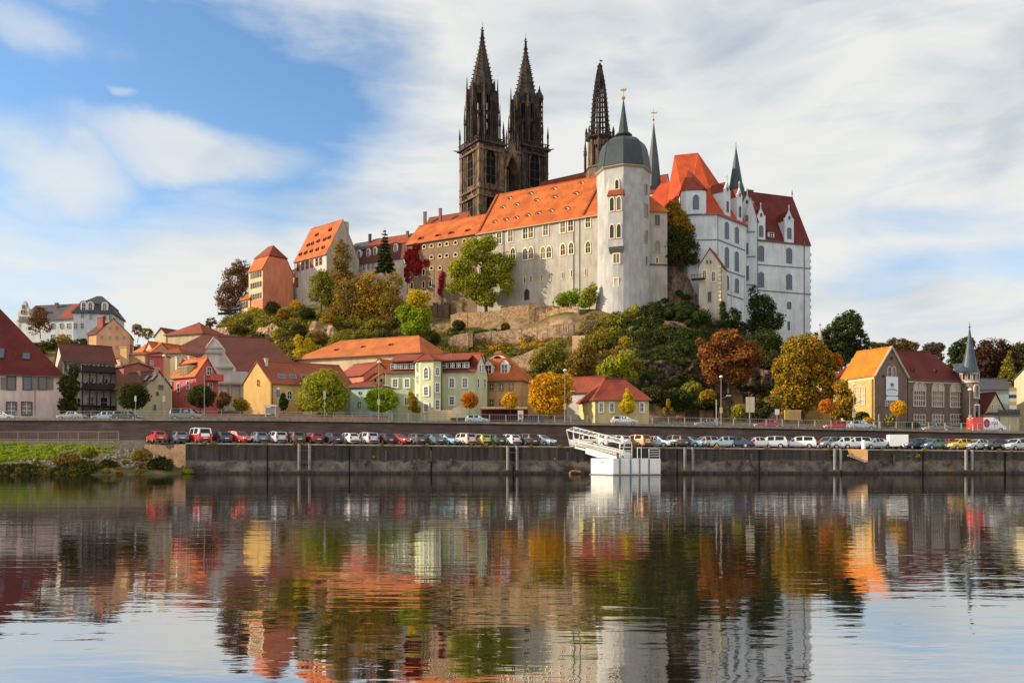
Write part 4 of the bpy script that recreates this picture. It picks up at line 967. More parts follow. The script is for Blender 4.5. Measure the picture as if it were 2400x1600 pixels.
def white_castle():
    t = empty('white_castle', (54, 245, 36), 'white castle block nearest the round tower with steep orange and red roof and gabled dormers', 'castle')
    H = House(); H.t = t; P0 = XY(1556, 246); Pc = XY(1612, 235.8); P1 = XY(1680, 235); P2 = XY(1749, 247); P3 = XY(1752, 275); P4 = XY(1556, 275); E = Z(500, 235)
    H.front = Fac(P0, Pc); H.right = Fac(P1, P2); H.eave = E; H.back = 0
    m = MB(); m.prism([P0, Pc, P1, P2, P3, P4], 33, E); FB = Fac(Pc, P1); m.build('wall', P_WHITE, t)
    K0 = P(1581, 366, 256); K1 = P(1636, 360, 254); K0.z = K1.z = Z(363, 255)
    Q = offset_quad([P0, Pc, P1, P2, P3, P4], [.45] * 6); e = [Vector((p.x, p.y, E - .35)) for p in Q]; r = MB()
    for f in ([e[0], e[1], K1, K0], [e[1], e[2], K1], [e[2], e[3], K1], [e[3], e[4], K1], [e[4], e[5], K0, K1], [e[5], e[0], K0]): r.slab(f, .25)
    H.roof = r.build('roof', T_ORANGE_D, t)
    A3 = H.front.pt(0, E); run = max(.1, (Vector((K1.x, K1.y)) - H.front.A).dot(-H.front.n)); H.slope = (K1.z - E) / run
    x = MB(); x.tube(e[0], e[1], .14); x.tube(e[1], e[2], .14); x.tube(e[2], e[3], .14); x.build('gutter', M_BAND, t)
    # bay with its own hipped roof
    s0, s1 = FB.s_at(1596), FB.s_at(1655); zb = E - .2; zt = Z(449, 236); b = MB(); ch = 1.3
    pl = [FB.pt(s0, 0, -6), FB.pt(s0, 0, .1), FB.pt(s0 + ch, 0, .9), FB.pt(s1 - ch, 0, .9), FB.pt(s1, 0, .1), FB.pt(s1, 0, -6)]
    b.prism(pl, zb, zt); bay = b.build('bay', P_WHITE, t); cr = FB.pt((s0 + s1) / 2 - 1.2, Z(402, 240), -3.4); br = MB(); ctr = sum(pl, Vector()) / 6
    q = [Vector((ctr.x + (p.x - ctr.x) * 1.09, ctr.y + (p.y - ctr.y) * 1.09, zt - .1)) for p in pl]; cr2 = FB.pt((s0 + s1) / 2 + .6, Z(404, 240), -6.5)
    for i in range(5): br.slab([q[i], q[i + 1], cr2 if i in (3, 4) else cr] if i not in (2,) else [q[i], q[i + 1], cr], .2)
    br.slab([q[3], q[4], cr2, cr], .2); br.slab([q[0], cr, cr2, q[5]], .2); br.slab([q[0], q[1], cr], .2); sub(br, 'bay_roof', T_RED, bay)
    put_window_sub(bay, FB.pt(FB.s_at(1630), Z(477, 236), .93), FB.rot(), 'point', 1.5, 3.9, M_GLASSB, M_BAND)
    dormer(H, 1606, 408, 1.5, 1.9, T_BROWN, P_WHITE, 'gable', wf=.5, glass=M_DARK)
    # flank facing right
    for px, tip, w in ((1704, 424, 3.4), (1733, 440, 3.0)):
        s = H.right.s_at(px); Y = H.right.pt(s, 0).y; gable_dormer(H, H.right, s, w, E - .4, Z(tip, Y), 5.5, P_WHITE, T_RED, 2.2, E + 3.0, .9, 3.0)
    kw = dict(mf=M_BAND, mb=M_BAND, mg=M_GLASSB, f=.16)
    for (x, y), h in zip([(677, 700), (755, 737), (677, 910), (755, 942), (677, 1107), (755, 1132)], [37, 35, 46, 44, 32, 31]): win(t, H.right, *c6(x, y), 7.5, h, 'segment', mull=1, bars=3, **kw)
    for a, c in (((606, 772), (818, 856)), ((640, 1003), (822, 1066)), ((648, 1187), (806, 1240))): band(H, H.right, c6(*a), c6(*c), 2.6, .15, M_BAND)
    band(H, FB, c6(440, 776), c6(604, 773), 2.6, .15, M_BAND); band(H, FB, (1614, 501), (1680, 500.5), 2.4, .3, M_BAND, 'cornice')
    vband(H, H.right, c6(608, 0)[0], 503, 640, 1.6, .12, M_BAND); vband(H, H.right, c6(716, 0)[0], 640, 735, 2.4, .2, P_WHITE, 'buttress'); vband(H, H.right, c6(818, 0)[0], 640, 735, 2.4, .2, P_WHITE, 'buttress')
    # little hipped link roof by the grey wing
    h = house('link_building', 'low hipped building with orange roof between the grey wing and the white castle', 'building', XY(1505, 257), XY(1590, 249), 12, z0=45, eave=Z(483, 252), ridge=Z(422, 255), hl=2.5, hr=6.5, wall=P_WHITE, roof=T_ORANGE_D)
    house('link_house', 'dark red roof with pale ridge peeping out beside the slim slate spire', 'house', XY(1512, 268), XY(1556, 265), 7, z0=55, eave=Z(450, 267), ridge=Z(415, 270), wall=P_WHITE, roof=T_RED)
    # stair tower between the two white blocks
    B = house('white_castle', 'narrow white stair block between the two larger white castle blocks', 'castle', XY(1744, 248.5), XY(1774, 247), 10, z0=34, eave=Z(513, 248), ridge=Z(470, 252), wall=P_WHITE, roof=T_RED, gf=True)
    for px, tip in ((1751, 455),): gable_dormer(B, B.front, B.front.s_at(px), 3.2, Z(540, 248), Z(tip, 248), 5, P_WHITE, T_RED, 2.2, Z(487, 248) - 3, .7, 1.6)
    for x, y, h in ((832, 665, 20), (834, 845, 24), (838, 1035, 32)): win(B.t, B.front, *c6(x, y), 6, h, 'rect', mull=0, bars=1, **kw)
    for y0, y1 in ((715, 712), (908, 905), (1125, 1128)): band(B, B.front, c6(816, y0), c6(900, y1), 2.6, .15, M_BAND)
    # slate spire on that stair tower
    c = Vector(((1725 - 1200) * 255 / F, 255)); z = lambda py: Z(py, 255.0); sp = empty('slate_spire', (*c, z(480)), 'sharp grey slate spire rising from the white castle roof', 'spire'); m = MB()
    m.lathe([(2.6, z(490)), (2.5, z(445)), (1.9, z(430)), (1.1, z(392)), (.12, z(346))], c, 8, .3); m.build('spire', M_SLATE, sp); m = MB(); m.tube((*c, z(350)), (*c, z(334)), .07); m.lathe([(.05, z(347)), (.22, z(345.5)), (.05, z(344))], c, 8); m.build('finial', M_DMETAL, sp)
    c = Vector(((1532 - 1200) * 262 / F, 262)); z = lambda py: Z(py, 262.0); sp = empty('slate_spire', (*c, z(430)), 'slim blue grey spire with ball and weather vane just right of the dome', 'spire'); m = MB()
    m.lathe([(2.4, z(440)), (2.15, z(418)), (1.5, z(370)), (.1, z(289))], c, 8, .3); m.build('spire', M_SLATE, sp); m = MB(); m.tube((*c, z(292)), (*c, z(254)), .06); m.lathe([(.05, z(284)), (.35, z(281)), (.05, z(278))], c, 8); m.box((c.x + .1, c.y, z(265)), (1.7, .06, .35)); m.tube((c.x - .9, c.y, z(265)), (c.x + 1.3, c.y, z(263)), .05, n=4); m.build('finial', M_GOLD, sp)
    # right block
    C_ = house('white_castle', 'tall white castle block at the right end with shaded red roof and two gabled dormers', 'castle', XY(1771, 248), XY(1899, 254.6), 16.6, z0=30, eave=65.1, ridge=Z(461, 261), wall=P_WHITE, roof=T_SHADERED, o=.25)
    for px, tip, w in ((1783, 487, 3.0), (1849, 492, 3.3)):
        s = C_.front.s_at(px); Y = C_.front.pt(s, 0).y; gable_dormer(C_, C_.front, s, w, 65.0, Z(tip, Y), 6.5, P_WHITE, T_SHADERED, 1.8, Z(542 if px < 1800 else 547, Y), 1.3, 3.2)
    for x, y in ((945, 880), (1165, 897), (945, 1085), (1165, 1102)): win(C_.t, C_.front, *c6(x, y), 11.5, 34, 'segment', mull=2, bars=3, **kw)
    win(C_.t, C_.front, *c6(1165, 1285), 8, 15, 'segment', mull=1, bars=1, **kw); win(C_.t, C_.front, *c6(1162, 1445), 3.5, 18, mull=0, bars=0, mf=M_BAND)
    for a, c in (((905, 966), (1330, 998)), ((905, 1166), (1330, 1200)), ((905, 772), (1330, 818))): band(C_, C_.front, c6(*a), c6(*c), 2.4, .15, M_BAND)
    for x in (905, 1283): vband(C_, C_.front, c6(x, 0)[0], 565, 800, 2.2, .15, M_BAND)
    k = C_.front
    for i in range(16):
        q = MB(); z = 33 + i * 1.95; p = k.pt(k.L + .16, 0, -.35); q.box((p.x, p.y, z), (.5 if i % 2 else .25, .8, .95), 0, k.d); q.build('quoin', P_WHITE, C_.t)
    f = MB(); e = C_.R1; f.tube((e.x, e.y, e.z), (e.x, e.y, e.z + 2.4), .09); f.lathe([(.05, e.z + 1.1), (.32, e.z + 1.4), (.05, e.z + 1.7)], (e.x, e.y), 8); f.build('finial', M_DMETAL, C_.t)
    hx = dormer(C_, 1807, 557, 2.2, 1.6, T_SHADERED, P_WHITE, 'shed', wf=.6, glass=M_DARK)
    chim_px(C_, 1758, 447, 465, 258, 2.0)
    # small gabled house under the castle
    D = house('gate_house', 'small white gabled house with yellow corner stones under the white castle', 'house', XY(1638, 228), XY(1689, 225.5), 8, z0=30, eave=Z(622, 227), ridge=Z(584, 227), wall=P_OFFWHITE, roof=T_RED, gf=True, o=.25)
    for x, y in ((505, 1050), (575, 1062)): win(D.t, D.front, *c6(x, y), 8, 22, 'arch', f=.3, mull=1, bars=1, mf=M_TRIM, mb=M_WHITE)
    win(D.t, D.front, *c6(545, 1220), 8, 23, mull=0, bars=0, f=.2, mf=M_STONE)
    for x in (525, 553): win(D.t, D.front, *c6(x, 948), 3.5, 7, mull=0, bars=0, f=.06, mf=M_STONE)
    k = D.front
    for i in range(14):
        q = MB(); p = k.pt(k.L - .3, 0, .04); q.box((p.x, p.y, 38 + i * 1.1), (.9 if i % 2 else .55, .2, .55), 0, k.d); q.build('quoin', M_TRIM, D.t)
    bl = MB(); s, z = k.at(*c6(458, 1085)); a = k.pt(s, z, .7); bl.box(tuple(a), (3.4, 1.6, .3), 0, k.d)
    for i in range(5): p = k.pt(s - 1.6 + i * .8, z + .55, 1.4); bl.box(tuple(p), (.1, .1, 1.0), 0, k.d)
    p = k.pt(s, z + 1.1, 1.4); bl.box(tuple(p), (3.4, .12, .12), 0, k.d); bl.build('balcony', M_DARKWOOD, D.t)
T_ORANGE_D = tiles('vermilion_roof_tiles', (.42, .062, .014), (.29, .042, .013)); T_SHADERED = tiles('shaded_red_roof_tiles', (.135, .022, .018), (.085, .015, .013))  # deep red is the tile red lowered to imitate front slopes in shade
white_castle()

# ---------------------------------------------------------------- upper houses left of the castle
def mansard(name, label, cat, a, b, D, z0, eave, zmid, ridge, wall, low, up, inset=1.4, ends='wall', hl=0, hr=0, o=.35):
    H = House(); a = Vector(a); b = Vector(b); u = (b - a).normalized(); nb = Vector((-u.y, u.x)); c = b + nb * D; d = a + nb * D
    H.front = Fac(a, b); H.left = Fac(d, a); H.right = Fac(b, c); H.eave = eave; H.slope = (zmid - eave) / inset
    H.t = empty(name, ((a.x + c.x) / 2, (a.y + c.y) / 2, z0), label, cat)
    m = MB(); m.prism([a, b, c, d], z0, eave); V3 = lambda p, z: Vector((p.x, p.y, z))
    lo = offset_quad([a, b, c, d], [o, .1 if ends == 'wall' else o, o, .1 if ends == 'wall' else o]); hi = offset_quad([a, b, c, d], [-inset, .1 if ends == 'wall' else -inset, -inset, .1 if ends == 'wall' else -inset])
    if ends == 'wall':
        hq = offset_quad([a, b, c, d], [-inset, 0, -inset, 0])
        m.loft([[V3(a, eave), V3(b, eave), V3(c, eave), V3(d, eave)], [V3(hq[0], zmid), V3(hq[1], zmid), V3(hq[2], zmid), V3(hq[3], zmid)]])
        if hr == 0: m.poly([V3(hq[1], zmid), V3(hq[2], zmid), V3((hq[1] + hq[2]) / 2, ridge)])
        if hl == 0: m.poly([V3(hq[0], zmid), V3(hq[3], zmid), V3((hq[0] + hq[3]) / 2, ridge)])
    H.wall = m.build('wall', wall, H.t)
    r = MB(); L = [V3(p, eave - .3) for p in lo]; Mm = [V3(p, zmid) for p in hi]
    for i in ((0, 1), (2, 3)) if ends == 'wall' else ((0, 1), (1, 2), (2, 3), (3, 0)): r.slab([L[i[0]], L[i[1]], Mm[i[1]], Mm[i[0]]], .22, 0)
    hi2 = offset_quad([V.xy for V in Mm], [.25] * 4); U = [V3(p, zmid + .12) for p in hi2]
    k0 = (hi[0] + hi[3]) / 2 + u * hl; k1 = (hi[1] + hi[2]) / 2 - u * hr; K0 = V3(k0, ridge); K1 = V3(k1, ridge)
    r.slab([U[0], U[1], K1, K0], .2, 1); r.slab([U[2], U[3], K0, K1], .2, 1)
    if hl: r.slab([U[3], U[0], K0], .2, 1)
    if hr: r.slab([U[1], U[2], K1], .2, 1)
    H.roof = r.build('roof', [low, up], H.t); return H
def upper_houses():
    E = mansard('salmon_house', 'tall salmon and cream house with mansard roof at the left end of the castle hill', 'house', XY(583, 280), XY(616, 275), 11.6, 40, 62.4, 67.0, 71.3, P_CREAM, T_ORANGE, T_REDBROWN, 2.4, 'wall', 2.6, 2.6, .4)
    q = MB(); k = E.right; zz = (62.4, 67.0)
    q.loft([[k.pt(-.02, 40, .05), k.pt(k.L, 40, .05), k.pt(k.L, zz[0], .05), k.pt(k.L - 2.4, zz[1], .05), k.pt(2.4, zz[1], .05), k.pt(-.02, zz[0], .05)], [k.pt(0, 40, -.05), k.pt(k.L, 40, -.05), k.pt(k.L, zz[0], -.05), k.pt(k.L - 2.4, zz[1], -.05), k.pt(2.4, zz[1], -.05), k.pt(0, zz[0], -.05)]])
    q.build('side_wall', P_SALMON, E.t)
    q = MB(); k = E.front; s, z = k.at(583, 706); q.loft([[k.pt(0, 40, .06), k.pt(k.L, 40, .06), k.pt(k.L, z, .06), k.pt(0, z, .06)], [k.pt(0, 40, -.05), k.pt(k.L, 40, -.05), k.pt(k.L, z, -.05), k.pt(0, z, -.05)]]); q.build('plinth', P_SALMON, E.t)
    for y0 in (787, 897, 1022):
        for i, x in enumerate((515, 540, 565, 590, 616)): win(E.t, E.front, *c3(x, y0 - i * 6.5), 3.0, 12.5, f=.03, mull=0, bars=1, mf=M_STONE, mb=M_STONE)
    win(E.t, E.right, *c3(727, 642), 4, 5, 'arch', f=.05, mull=0, bars=0, mf=M_STONE, mg=M_DARK)
    A = house('annex', 'low cream annex with orange lean-to roof at the foot of the salmon house', 'house', XY(561, 283), XY(585, 279), 6, z0=42, eave=Z(702, 281), ridge=Z(686, 284), wall=P_CREAM, roof=T_ORANGE)
    for x in (405, 425, 445, 468): win(A.t, A.front, *c3(x, 1115 - (x - 405) * .3), 2.6, 15, f=.05, mull=0, bars=1, mf=M_STONE, mb=M_STONE)
    Fh = house('gable_house', 'tall cream gabled house with steep orange roof and red shutters on the castle hill', 'house', XY(690, 287), XY(765, 275), 13.1, z0=40, eave=67.4, ridge=79.4, wall=P_OFFWHITE, roof=T_ORANGE, og=.1)
    shut = plaster('oxblood_shutter', (.30, .07, .04))
    for x, y in ((1030, 688), (1080, 675), (1130, 662), (1180, 648), (1235, 630), (1278, 617)): win(Fh.t, Fh.front, *c3(x, y), 3.4, 14.5, 'rect', f=.32, mull=0, bars=1, mf=shut)
    win(Fh.t, Fh.front, *c3(1018, 855), 3.2, 18, f=.3, mull=0, bars=1, mf=shut); win(Fh.t, Fh.front, *c3(1020, 1000), 3, 6, f=.08, mull=0, bars=0)
    for x, y in ((1055, 565), (1112, 550), (1175, 530), (1240, 513), (1305, 490), (1140, 463), (1187, 447), (1250, 420), (1322, 402), (1372, 380), (1235, 350), (1382, 295)): dormer(Fh, *c3(x, y), 1.5, .75, T_REDBROWN, T_BROWN, 'eye')
    chim_px(Fh, 739, 534, 546, 292, 1.1); 
    k = Fh.right; q = MB(); p = k.pt(k.L * .62, 0, -.6); q.box((p.x, p.y, 76.4), (1.5, 1.3, 5.6), 0, k.d); sub(q, 'chimney', P_GREY, Fh.roof)
    q = MB(); G = Fh.right
    q.loft([[G.pt(0, 40, .06), G.pt(G.L, 40, .06), G.pt(G.L, 67.3, .06), G.pt(G.L / 2, 79.2, .06), G.pt(0, 67.3, .06)], [G.pt(0, 40, -.05), G.pt(G.L, 40, -.05), G.pt(G.L, 67.3, -.05), G.pt(G.L / 2, 79.2, -.05), G.pt(0, 67.3, -.05)]]); q.build('gable_wall', P_GREY, Fh.t)  # greyer plaster over this end stands in for the gable's shade
    S = house('stair_annex', 'narrow white annex with orange lean-to roof against the tall cream gabled house', 'house', XY(671, 291), XY(690.5, 288), 4, z0=42, eave=Z(668, 289), ridge=Z(655, 291), wall=P_OFFWHITE, roof=T_ORANGE)
    for x in (917, 935): win(S.t, S.front, *c3(x, 918), 2.8, 12, f=.06, mull=0, bars=1)
    S2 = house('link_house', 'white linking house with dark roof between the salmon and cream houses', 'house', XY(662, 296), XY(690, 293), 4, z0=44, eave=Z(648, 294), ridge=Z(634, 296), wall=P_OFFWHITE, roof=T_BROWN)
    for x in (880, 905): win(S2.t, S2.front, *c3(x, 870), 3, 14, f=.05, mull=0, bars=1)
    a, m_, b = XY(808, 290.5), XY(851, 286.4), XY(958, 277.2)
    G1 = mansard('mansard_house', 'white mansard house with black slate roof behind the spruce tree', 'house', a, m_, 11, 44, 66.7, 71.6, 75.4, P_OFFWHITE, T_SLATE, T_SLATE, 1.5)
    G2 = mansard('mansard_house', 'long cream mansard house with brown tiled roof and round-topped dormers', 'house', m_, b, 11, 44, 66.7, 71.8, 75.8, P_OFFWHITE, T_BROWN, T_REDBROWN, 1.5)
    dormer(G1, *c3(1702, 590), 2.2, 2.3, T_SLATE, M_WHITE, 'arch', wf=.6)
    for x, y in ((1805, 572), (1878, 556), (2105, 520), (1980, 540)): dormer(G2, *c3(x, y), 1.7, 2.3, T_BROWN, M_WHITE, 'arch', wf=.6)
    for x, y in ((1602, 700), (1665, 695), (1695, 690)): win(G1.t, G1.front, *c3(x, y), 4.2, 14, f=.12, mull=1, bars=1, mf=M_STONE)
    for x, y in ((1757, 682), (1805, 676), (1852, 670), (1935, 655), (2080, 632)): win(G2.t, G2.front, *c3(x, y), 4.0, 13, f=.12, mull=1, bars=1, mf=M_STONE)
    chim_px(G1, 867, 550, 570, 290, .9, M_DARKWOOD); chim_px(G2, 955, 543, 552, 282, .8)
upper_houses()

# ---------------------------------------------------------------- terrace walls on the hill
M_TERR = noisy('sandstone_rubble_wall', (.60, .40, .20), (.24, .15, .08), 1.5, .95, .9, 0, 4.5, .1, (.40, .60))
M_TERRP = noisy('pink_rubble_wall', (.56, .38, .24), (.22, .145, .095), 1.3, .95, .9, 0, 4.0, .1, (.40, .60))
def terrace(name, label, tops, pbot, th=.9, mat=None, caps=None):
    """A retaining wall through photo points (px, py, distance) along its top."""
    pts = [P(*p) for p in tops]; zb = [Z(b, p[2]) for b, p in zip(pbot, tops)]; e = empty(name, (pts[0].x, pts[0].y, zb[0]), label, 'retaining wall'); m = MB(); c = MB()
    for i in range(len(pts) - 1):
        a, b = pts[i], pts[i + 1]; d = Vector((b.x - a.x, b.y - a.y)).normalized(); nb = Vector((-d.y, d.x)) * th; K = max(2, int((b - a).length / 1.2)); g = random.Random(i * 7 + len(label))
        for k in range(K):
            p = a.lerp(b, k / K); q = a.lerp(b, (k + 1) / K); j = g.uniform(-.18, .12); z0 = zb[i] + (zb[i + 1] - zb[i]) * k / K - 1.5; z1 = zb[i] + (zb[i + 1] - zb[i]) * (k + 1) / K - 1.5; o = g.uniform(-.05, .05)
            nf = -nb.normalized() * o
            m.loft([[(p.x + nf.x, p.y + nf.y, z0), (q.x + nf.x, q.y + nf.y, z1), (q.x + nb.x, q.y + nb.y, z1), (p.x + nb.x, p.y + nb.y, z0)], [(p.x + nf.x, p.y + nf.y, p.z + j), (q.x + nf.x, q.y + nf.y, q.z + j), (q.x + nb.x, q.y + nb.y, q.z + j), (p.x + nb.x, p.y + nb.y, p.z + j)]])
    m.build('masonry', mat or M_TERR, e)
    if caps:
        for px, py, w, hgt, Y in caps:
            x = MB(); p = P(px, py, Y); x.box((p.x, p.y - .1, p.z - hgt * Y / F / 2), (w * Y / F, 1.3, hgt * Y / F)); x.box((p.x, p.y - .1, p.z + .1), (w * Y / F + .25, 1.55, .2)); x.build('pier', mat or M_TERR, e)
    return e
terrace('retaining_wall', 'upper sandstone terrace wall below the big green tree and grey wing', [(1056, 736, 241), (1115, 731, 239), (1176, 727, 237.4), (1180, 720, 237.2), (1239, 714, 235.5)], [772, 774, 770, 769, 758], caps=[(1246, 712, 13, 48, 234.5), (1077, 707, 13, 28, 246)])
terrace('retaining_wall', 'pale bulging terrace wall topped by small posts at the foot of the round tower', [(1254, 722, 234), (1290, 715, 233), (1330, 718, 231), (1358, 730, 229)], [757, 757, 756, 756], caps=[(1254, 712, 3, 14, 234), (1274, 711, 2.5, 10, 233.5), (1296, 709, 2.5, 10, 232.6), (1315, 709, 2.5, 10, 232), (1335, 713, 2.5, 10, 231), (1355, 718, 4.5, 36, 229)])
terrace('retaining_wall', 'dark pillared terrace wall behind the yellow-green tree', [(1000, 716, 252), (1054, 712, 249)], [770, 766], mat=noisy('dark_rubble', (.17, .11, .07), (.09, .06, .045), .8), caps=[(1020, 712, 10, 50, 251), (1047, 712, 10, 48, 248.5)])
terrace('retaining_wall', 'long middle terrace wall of pinkish rubble across the hillside', [(1112, 783, 228), (1150, 776, 227), (1210, 772, 225.5), (1270, 764, 223), (1310, 758, 221.5), (1345, 762, 220)], [818, 812, 808, 795, 785, 785], mat=M_TERRP)
terrace('retaining_wall', 'short terrace wall left of the middle one with a shaded corner pier', [(1050, 790, 226), (1098, 779, 225)], [822, 815], mat=M_TERRP, caps=[(1104, 778, 8, 36, 224.5)])
terrace('retaining_wall', 'lower terrace wall of rubble climbing right above the orange-roofed brown house', [(1196, 838, 208), (1228, 829, 207), (1262, 815, 206), (1300, 806, 205)], [860, 858, 852, 835], mat=M_TERRP)
terrace('retaining_wall', 'squat plastered wall block with dark roof slab beside the steps on the hill', [(1341, 786, 212), (1371, 784, 211)], [815, 812], mat=noisy('pale_plaster_wall', (.55, .38, .24), (.40, .27, .17), .4))
terrace('retaining_wall', 'dull brown wall half buried in dark bushes right of the round tower', [(1528, 750, 214), (1575, 753, 213), (1620, 757, 212)], [768, 772, 774], mat=noisy('brown_wall', (.24, .15, .115), (.17, .11, .09), .5))
_r = cliff('ruined_bastion', [(1522, 640, 760, 233.5), (1550, 630, 760, 233), (1566, 620, 760, 232), (1584, 616, 760, 231), (1602, 634, 760, 229.5), (1618, 656, 760, 228), (1630, 690, 760, 226.5), (1642, 735, 762, 225)], 70, 44, noisy('brown_ruin_stone', (.24, .16, .115), (.06, .043, .034), .4, .95, .9, .35, 1.8, .1, (.38, .62)), 31, .55, None)
tag(_r, 'crumbling brown bastion wall sloping down between grey wing and small gabled house', 'ruin')
# ---------------------------------------------------------------- town along the bank
P_PINK = plaster('pale_pink_plaster', (.66, .51, .47), .9); P_YELLOW = plaster('yellow_plaster', (.60, .38, .13), .88); P_LYELLOW = plaster('light_yellow_plaster', (.60, .49, .22), .9)
P_PEACH = plaster('peach_plaster', (.58, .34, .21), .86); P_RED = plaster('raspberry_plaster', (.50, .12, .11), .88); P_GREEN = plaster('sage_green_plaster', (.50, .53, .33), .94)
P_MINT = plaster('mint_plaster', (.38, .50, .40), .9); P_TAN = plaster('tan_plaster', (.52, .32, .14), .8); P_OLIVE = plaster('olive_cream_plaster', (.50, .44, .29), .86)
P_GREYW = plaster('grey_white_plaster', (.54, .52, .49), .86); P_BRICKB = noisy('brown_brick', (.19, .135, .105), (.12, .085, .068), .5, .9, .15, 0, 5); P_SUNBRICK = noisy('sunlit_brick', (.54, .36, .13), (.36, .23, .09), .5, .9, .15, 0, 4)  # yellow brick: the hall's brown brick lightened to imitate its sunlit side
P_BLUEG = plaster('blue_grey_plaster', (.33, .42, .43), .9); P_REDBR = plaster('red_brown_plaster', (.30, .12, .09), .85); P_PALEY = plaster('pale_yellow_plaster', (.72, .64, .38), .9)
c1 = lambda x, y: (x / 3.266, y / 3.266 + 640); k2 = lambda x, y: (x / 4.126 + 400, y / 4.126 + 740); k3 = lambda x, y: (x / 4.356 + 800, y / 4.356 + 760)
k4 = lambda x, y: (x / 4.126 + 1200, y / 4.126 + 740); k6 = lambda x, y: (x / 3.92 + 1900, y / 3.92 + 720)
def town_left():
    Y = 158; b1 = XY(148, Y)
    T = house('town_house', 'pale pink house with steep shaded red roof at the left edge of the photo', 'house', b1 - Vector((.91, .415)) * 34, b1, 17, z0=5, eave=Z(877, Y), ridge=Z(720, 168), hr=12.5, wall=P_PINK, roof=T_SHADERED, o=.45)
    brown = plaster('grey_brown_shutter', (.22, .19, .17)); trim = plaster('oxblood_trim', (.16, .06, .05))
    for x, sh in ((87, -1), (209, 1), (327, 1)):
        win(T.t, T.front, *c1(x, 842), 17.5, 28, 'rect', f=.16, mull=0, bars=0, mf=trim, mg=M_GLASSB)
        q = MB(); s, z = T.front.at(*c1(x + sh * 58, 845)); p = T.front.pt(s, z, .1); q.box(tuple(p), (.95, .1, 2.2), 0, T.front.d); q.build('shutter', brown, T.t)
    for x in (88, 205): win(T.t, T.front, *c1(x, 1035), 20, 27, 'rect', f=.2, mull=1, bars=2, mf=trim, mb=M_TRIM, mg=M_GLASSB)
    skylight(T, *c1(203, 642), 1.3, 1.5); skylight(T, *c1(5, 620), 1.3, 2.2)
    vband(T, T.front, c1(268, 0)[0], 878, 975, 1.6, .1, brown)
    B = house('balcony_house', 'white house with dark wooden balconies and brown roof beside the pink house', 'house', XY(147, 166), XY(271, 171.7), 8.5, z0=6, eave=Z(846, 168), ridge=Z(809, 171), wall=P_OFFWHITE, roof=T_BROWN, o=.5)
    for x, y in ((520, 722), (593, 722), (590, 860), (590, 990)): win(B.t, B.front, *c1(x, y), 10, 17, f=.1, mull=1, bars=1, mf=M_DARKWOOD)
    for x, y in ((690, 840), (785, 735), (800, 845), (690, 985), (795, 990)): win(B.t, B.front, *c1(x, y), 15, 24, f=.1, mull=1, bars=1)
    m = MB(); k = B.front
    for y in (752, 885, 1015):
        s0, z = k.at(*c1(617, y)); s1, _ = k.at(*c1(882, y)); a = k.pt((s0 + s1) / 2, z, 1.1); m.box((a.x, a.y, z), (s1 - s0, 2.2, .25), 0, k.d)
        b = k.pt((s0 + s1) / 2, z, 2.1); 
        if y < 1000: 
            m.box((b.x, b.y, z + .55), (s1 - s0, .15, .95), 0, k.d)
            for i in range(9): p = k.pt(s0 + (s1 - s0) * i / 8, z + 1.1, 2.1); m.box(tuple(p), (.35, .3, .3), 0, k.d)
    for i in range(6):
        p = k.pt(s0 + (s1 - s0) * i / 5, 0, 2.0); m.box((p.x, p.y, (7 + Z(856, 168)) / 2), (.22, .22, Z(856, 168) - 7), 0, k.d)
    m.build('balcony', M_DARKWOOD, B.t)
    T3 = house('gable_house', 'peach gabled house with rows of tiny windows below the white school', 'house', XY(226, 205), XY(306, 207.5), 9, z0=10, eave=Z(784, 206), ridge=Z(747, 206), wall=P_PEACH, roof=T_RED, gf=True, o=.15, og=.08)
    for x, y in ((840, 420), (895, 420), (783, 492), (840, 492), (895, 494), (950, 494), (895, 565), (950, 568)): win(T3.t, T3.front, *c1(x, y), 4.5, 6.5, f=.06, mull=1, bars=0, mf=P_OFFWHITE)
    A3 = house('annex', 'yellow lean-to with dark red roof against the peach gabled house', 'annex', XY(205, 209), XY(229, 206.5), 6, z0=10, eave=Z(782, 208), ridge=Z(762, 211), wall=P_TAN, roof=T_SHADERED)
    chim_px(A3, 237, 745, 765, 209, 2.4, plaster('red_chimney', (.26, .07, .05)))
    # school on its own hill
    S = house('school', 'long white school wing with slate roof and ornate gable on the far left hill', 'school', XY(44, 272.8), XY(175, 268), 14, z0=30, eave=Z(749, 270), ridge=Z(714, 276), wall=P_WHITE, roof=T_SLATE)
    for y, xs in ((403, (405, 470, 525, 578, 631)), (490, (402, 470, 525, 578, 631))):
        for x in xs: win(S.t, S.front, *c1(x, y), 6.5, 11, f=.12, mull=1, bars=1, mf=P_GREYW)
    q = MB(); k = S.front; g = [(38, 772), (38, 752), (42, 748), (42, 733), (48, 728), (49, 717), (53, 713), (54, 707), (57, 705), (60, 710), (61, 718), (67, 724), (68, 738), (72, 744), (72, 772)]
    f0 = [P(x, y, 274 - (x - 38) * .05) for x, y in g]; q.loft([[v for v in f0], [v + Vector((.3, 1.0, 0)) for v in f0]]); gb = q.build('ornate_gable', P_OFFWHITE, S.t)
    kk = Fac(XY(38, 273.8), XY(72, 272.1))
    for x, y in ((46, 762), (55, 762), (64, 762), (48, 746), (55, 746), (62, 746), (52, 731), (58, 731), (55, 719)): win(S.t, kk, x, y, 3.2, 9, 'arch', f=.12, mull=0, bars=0, mf=M_STONE)
    chim_px(S, 133, 711, 722, 276, 1.0); q = MB(); a, b = S.front.s_at(134), S.front.s_at(172)
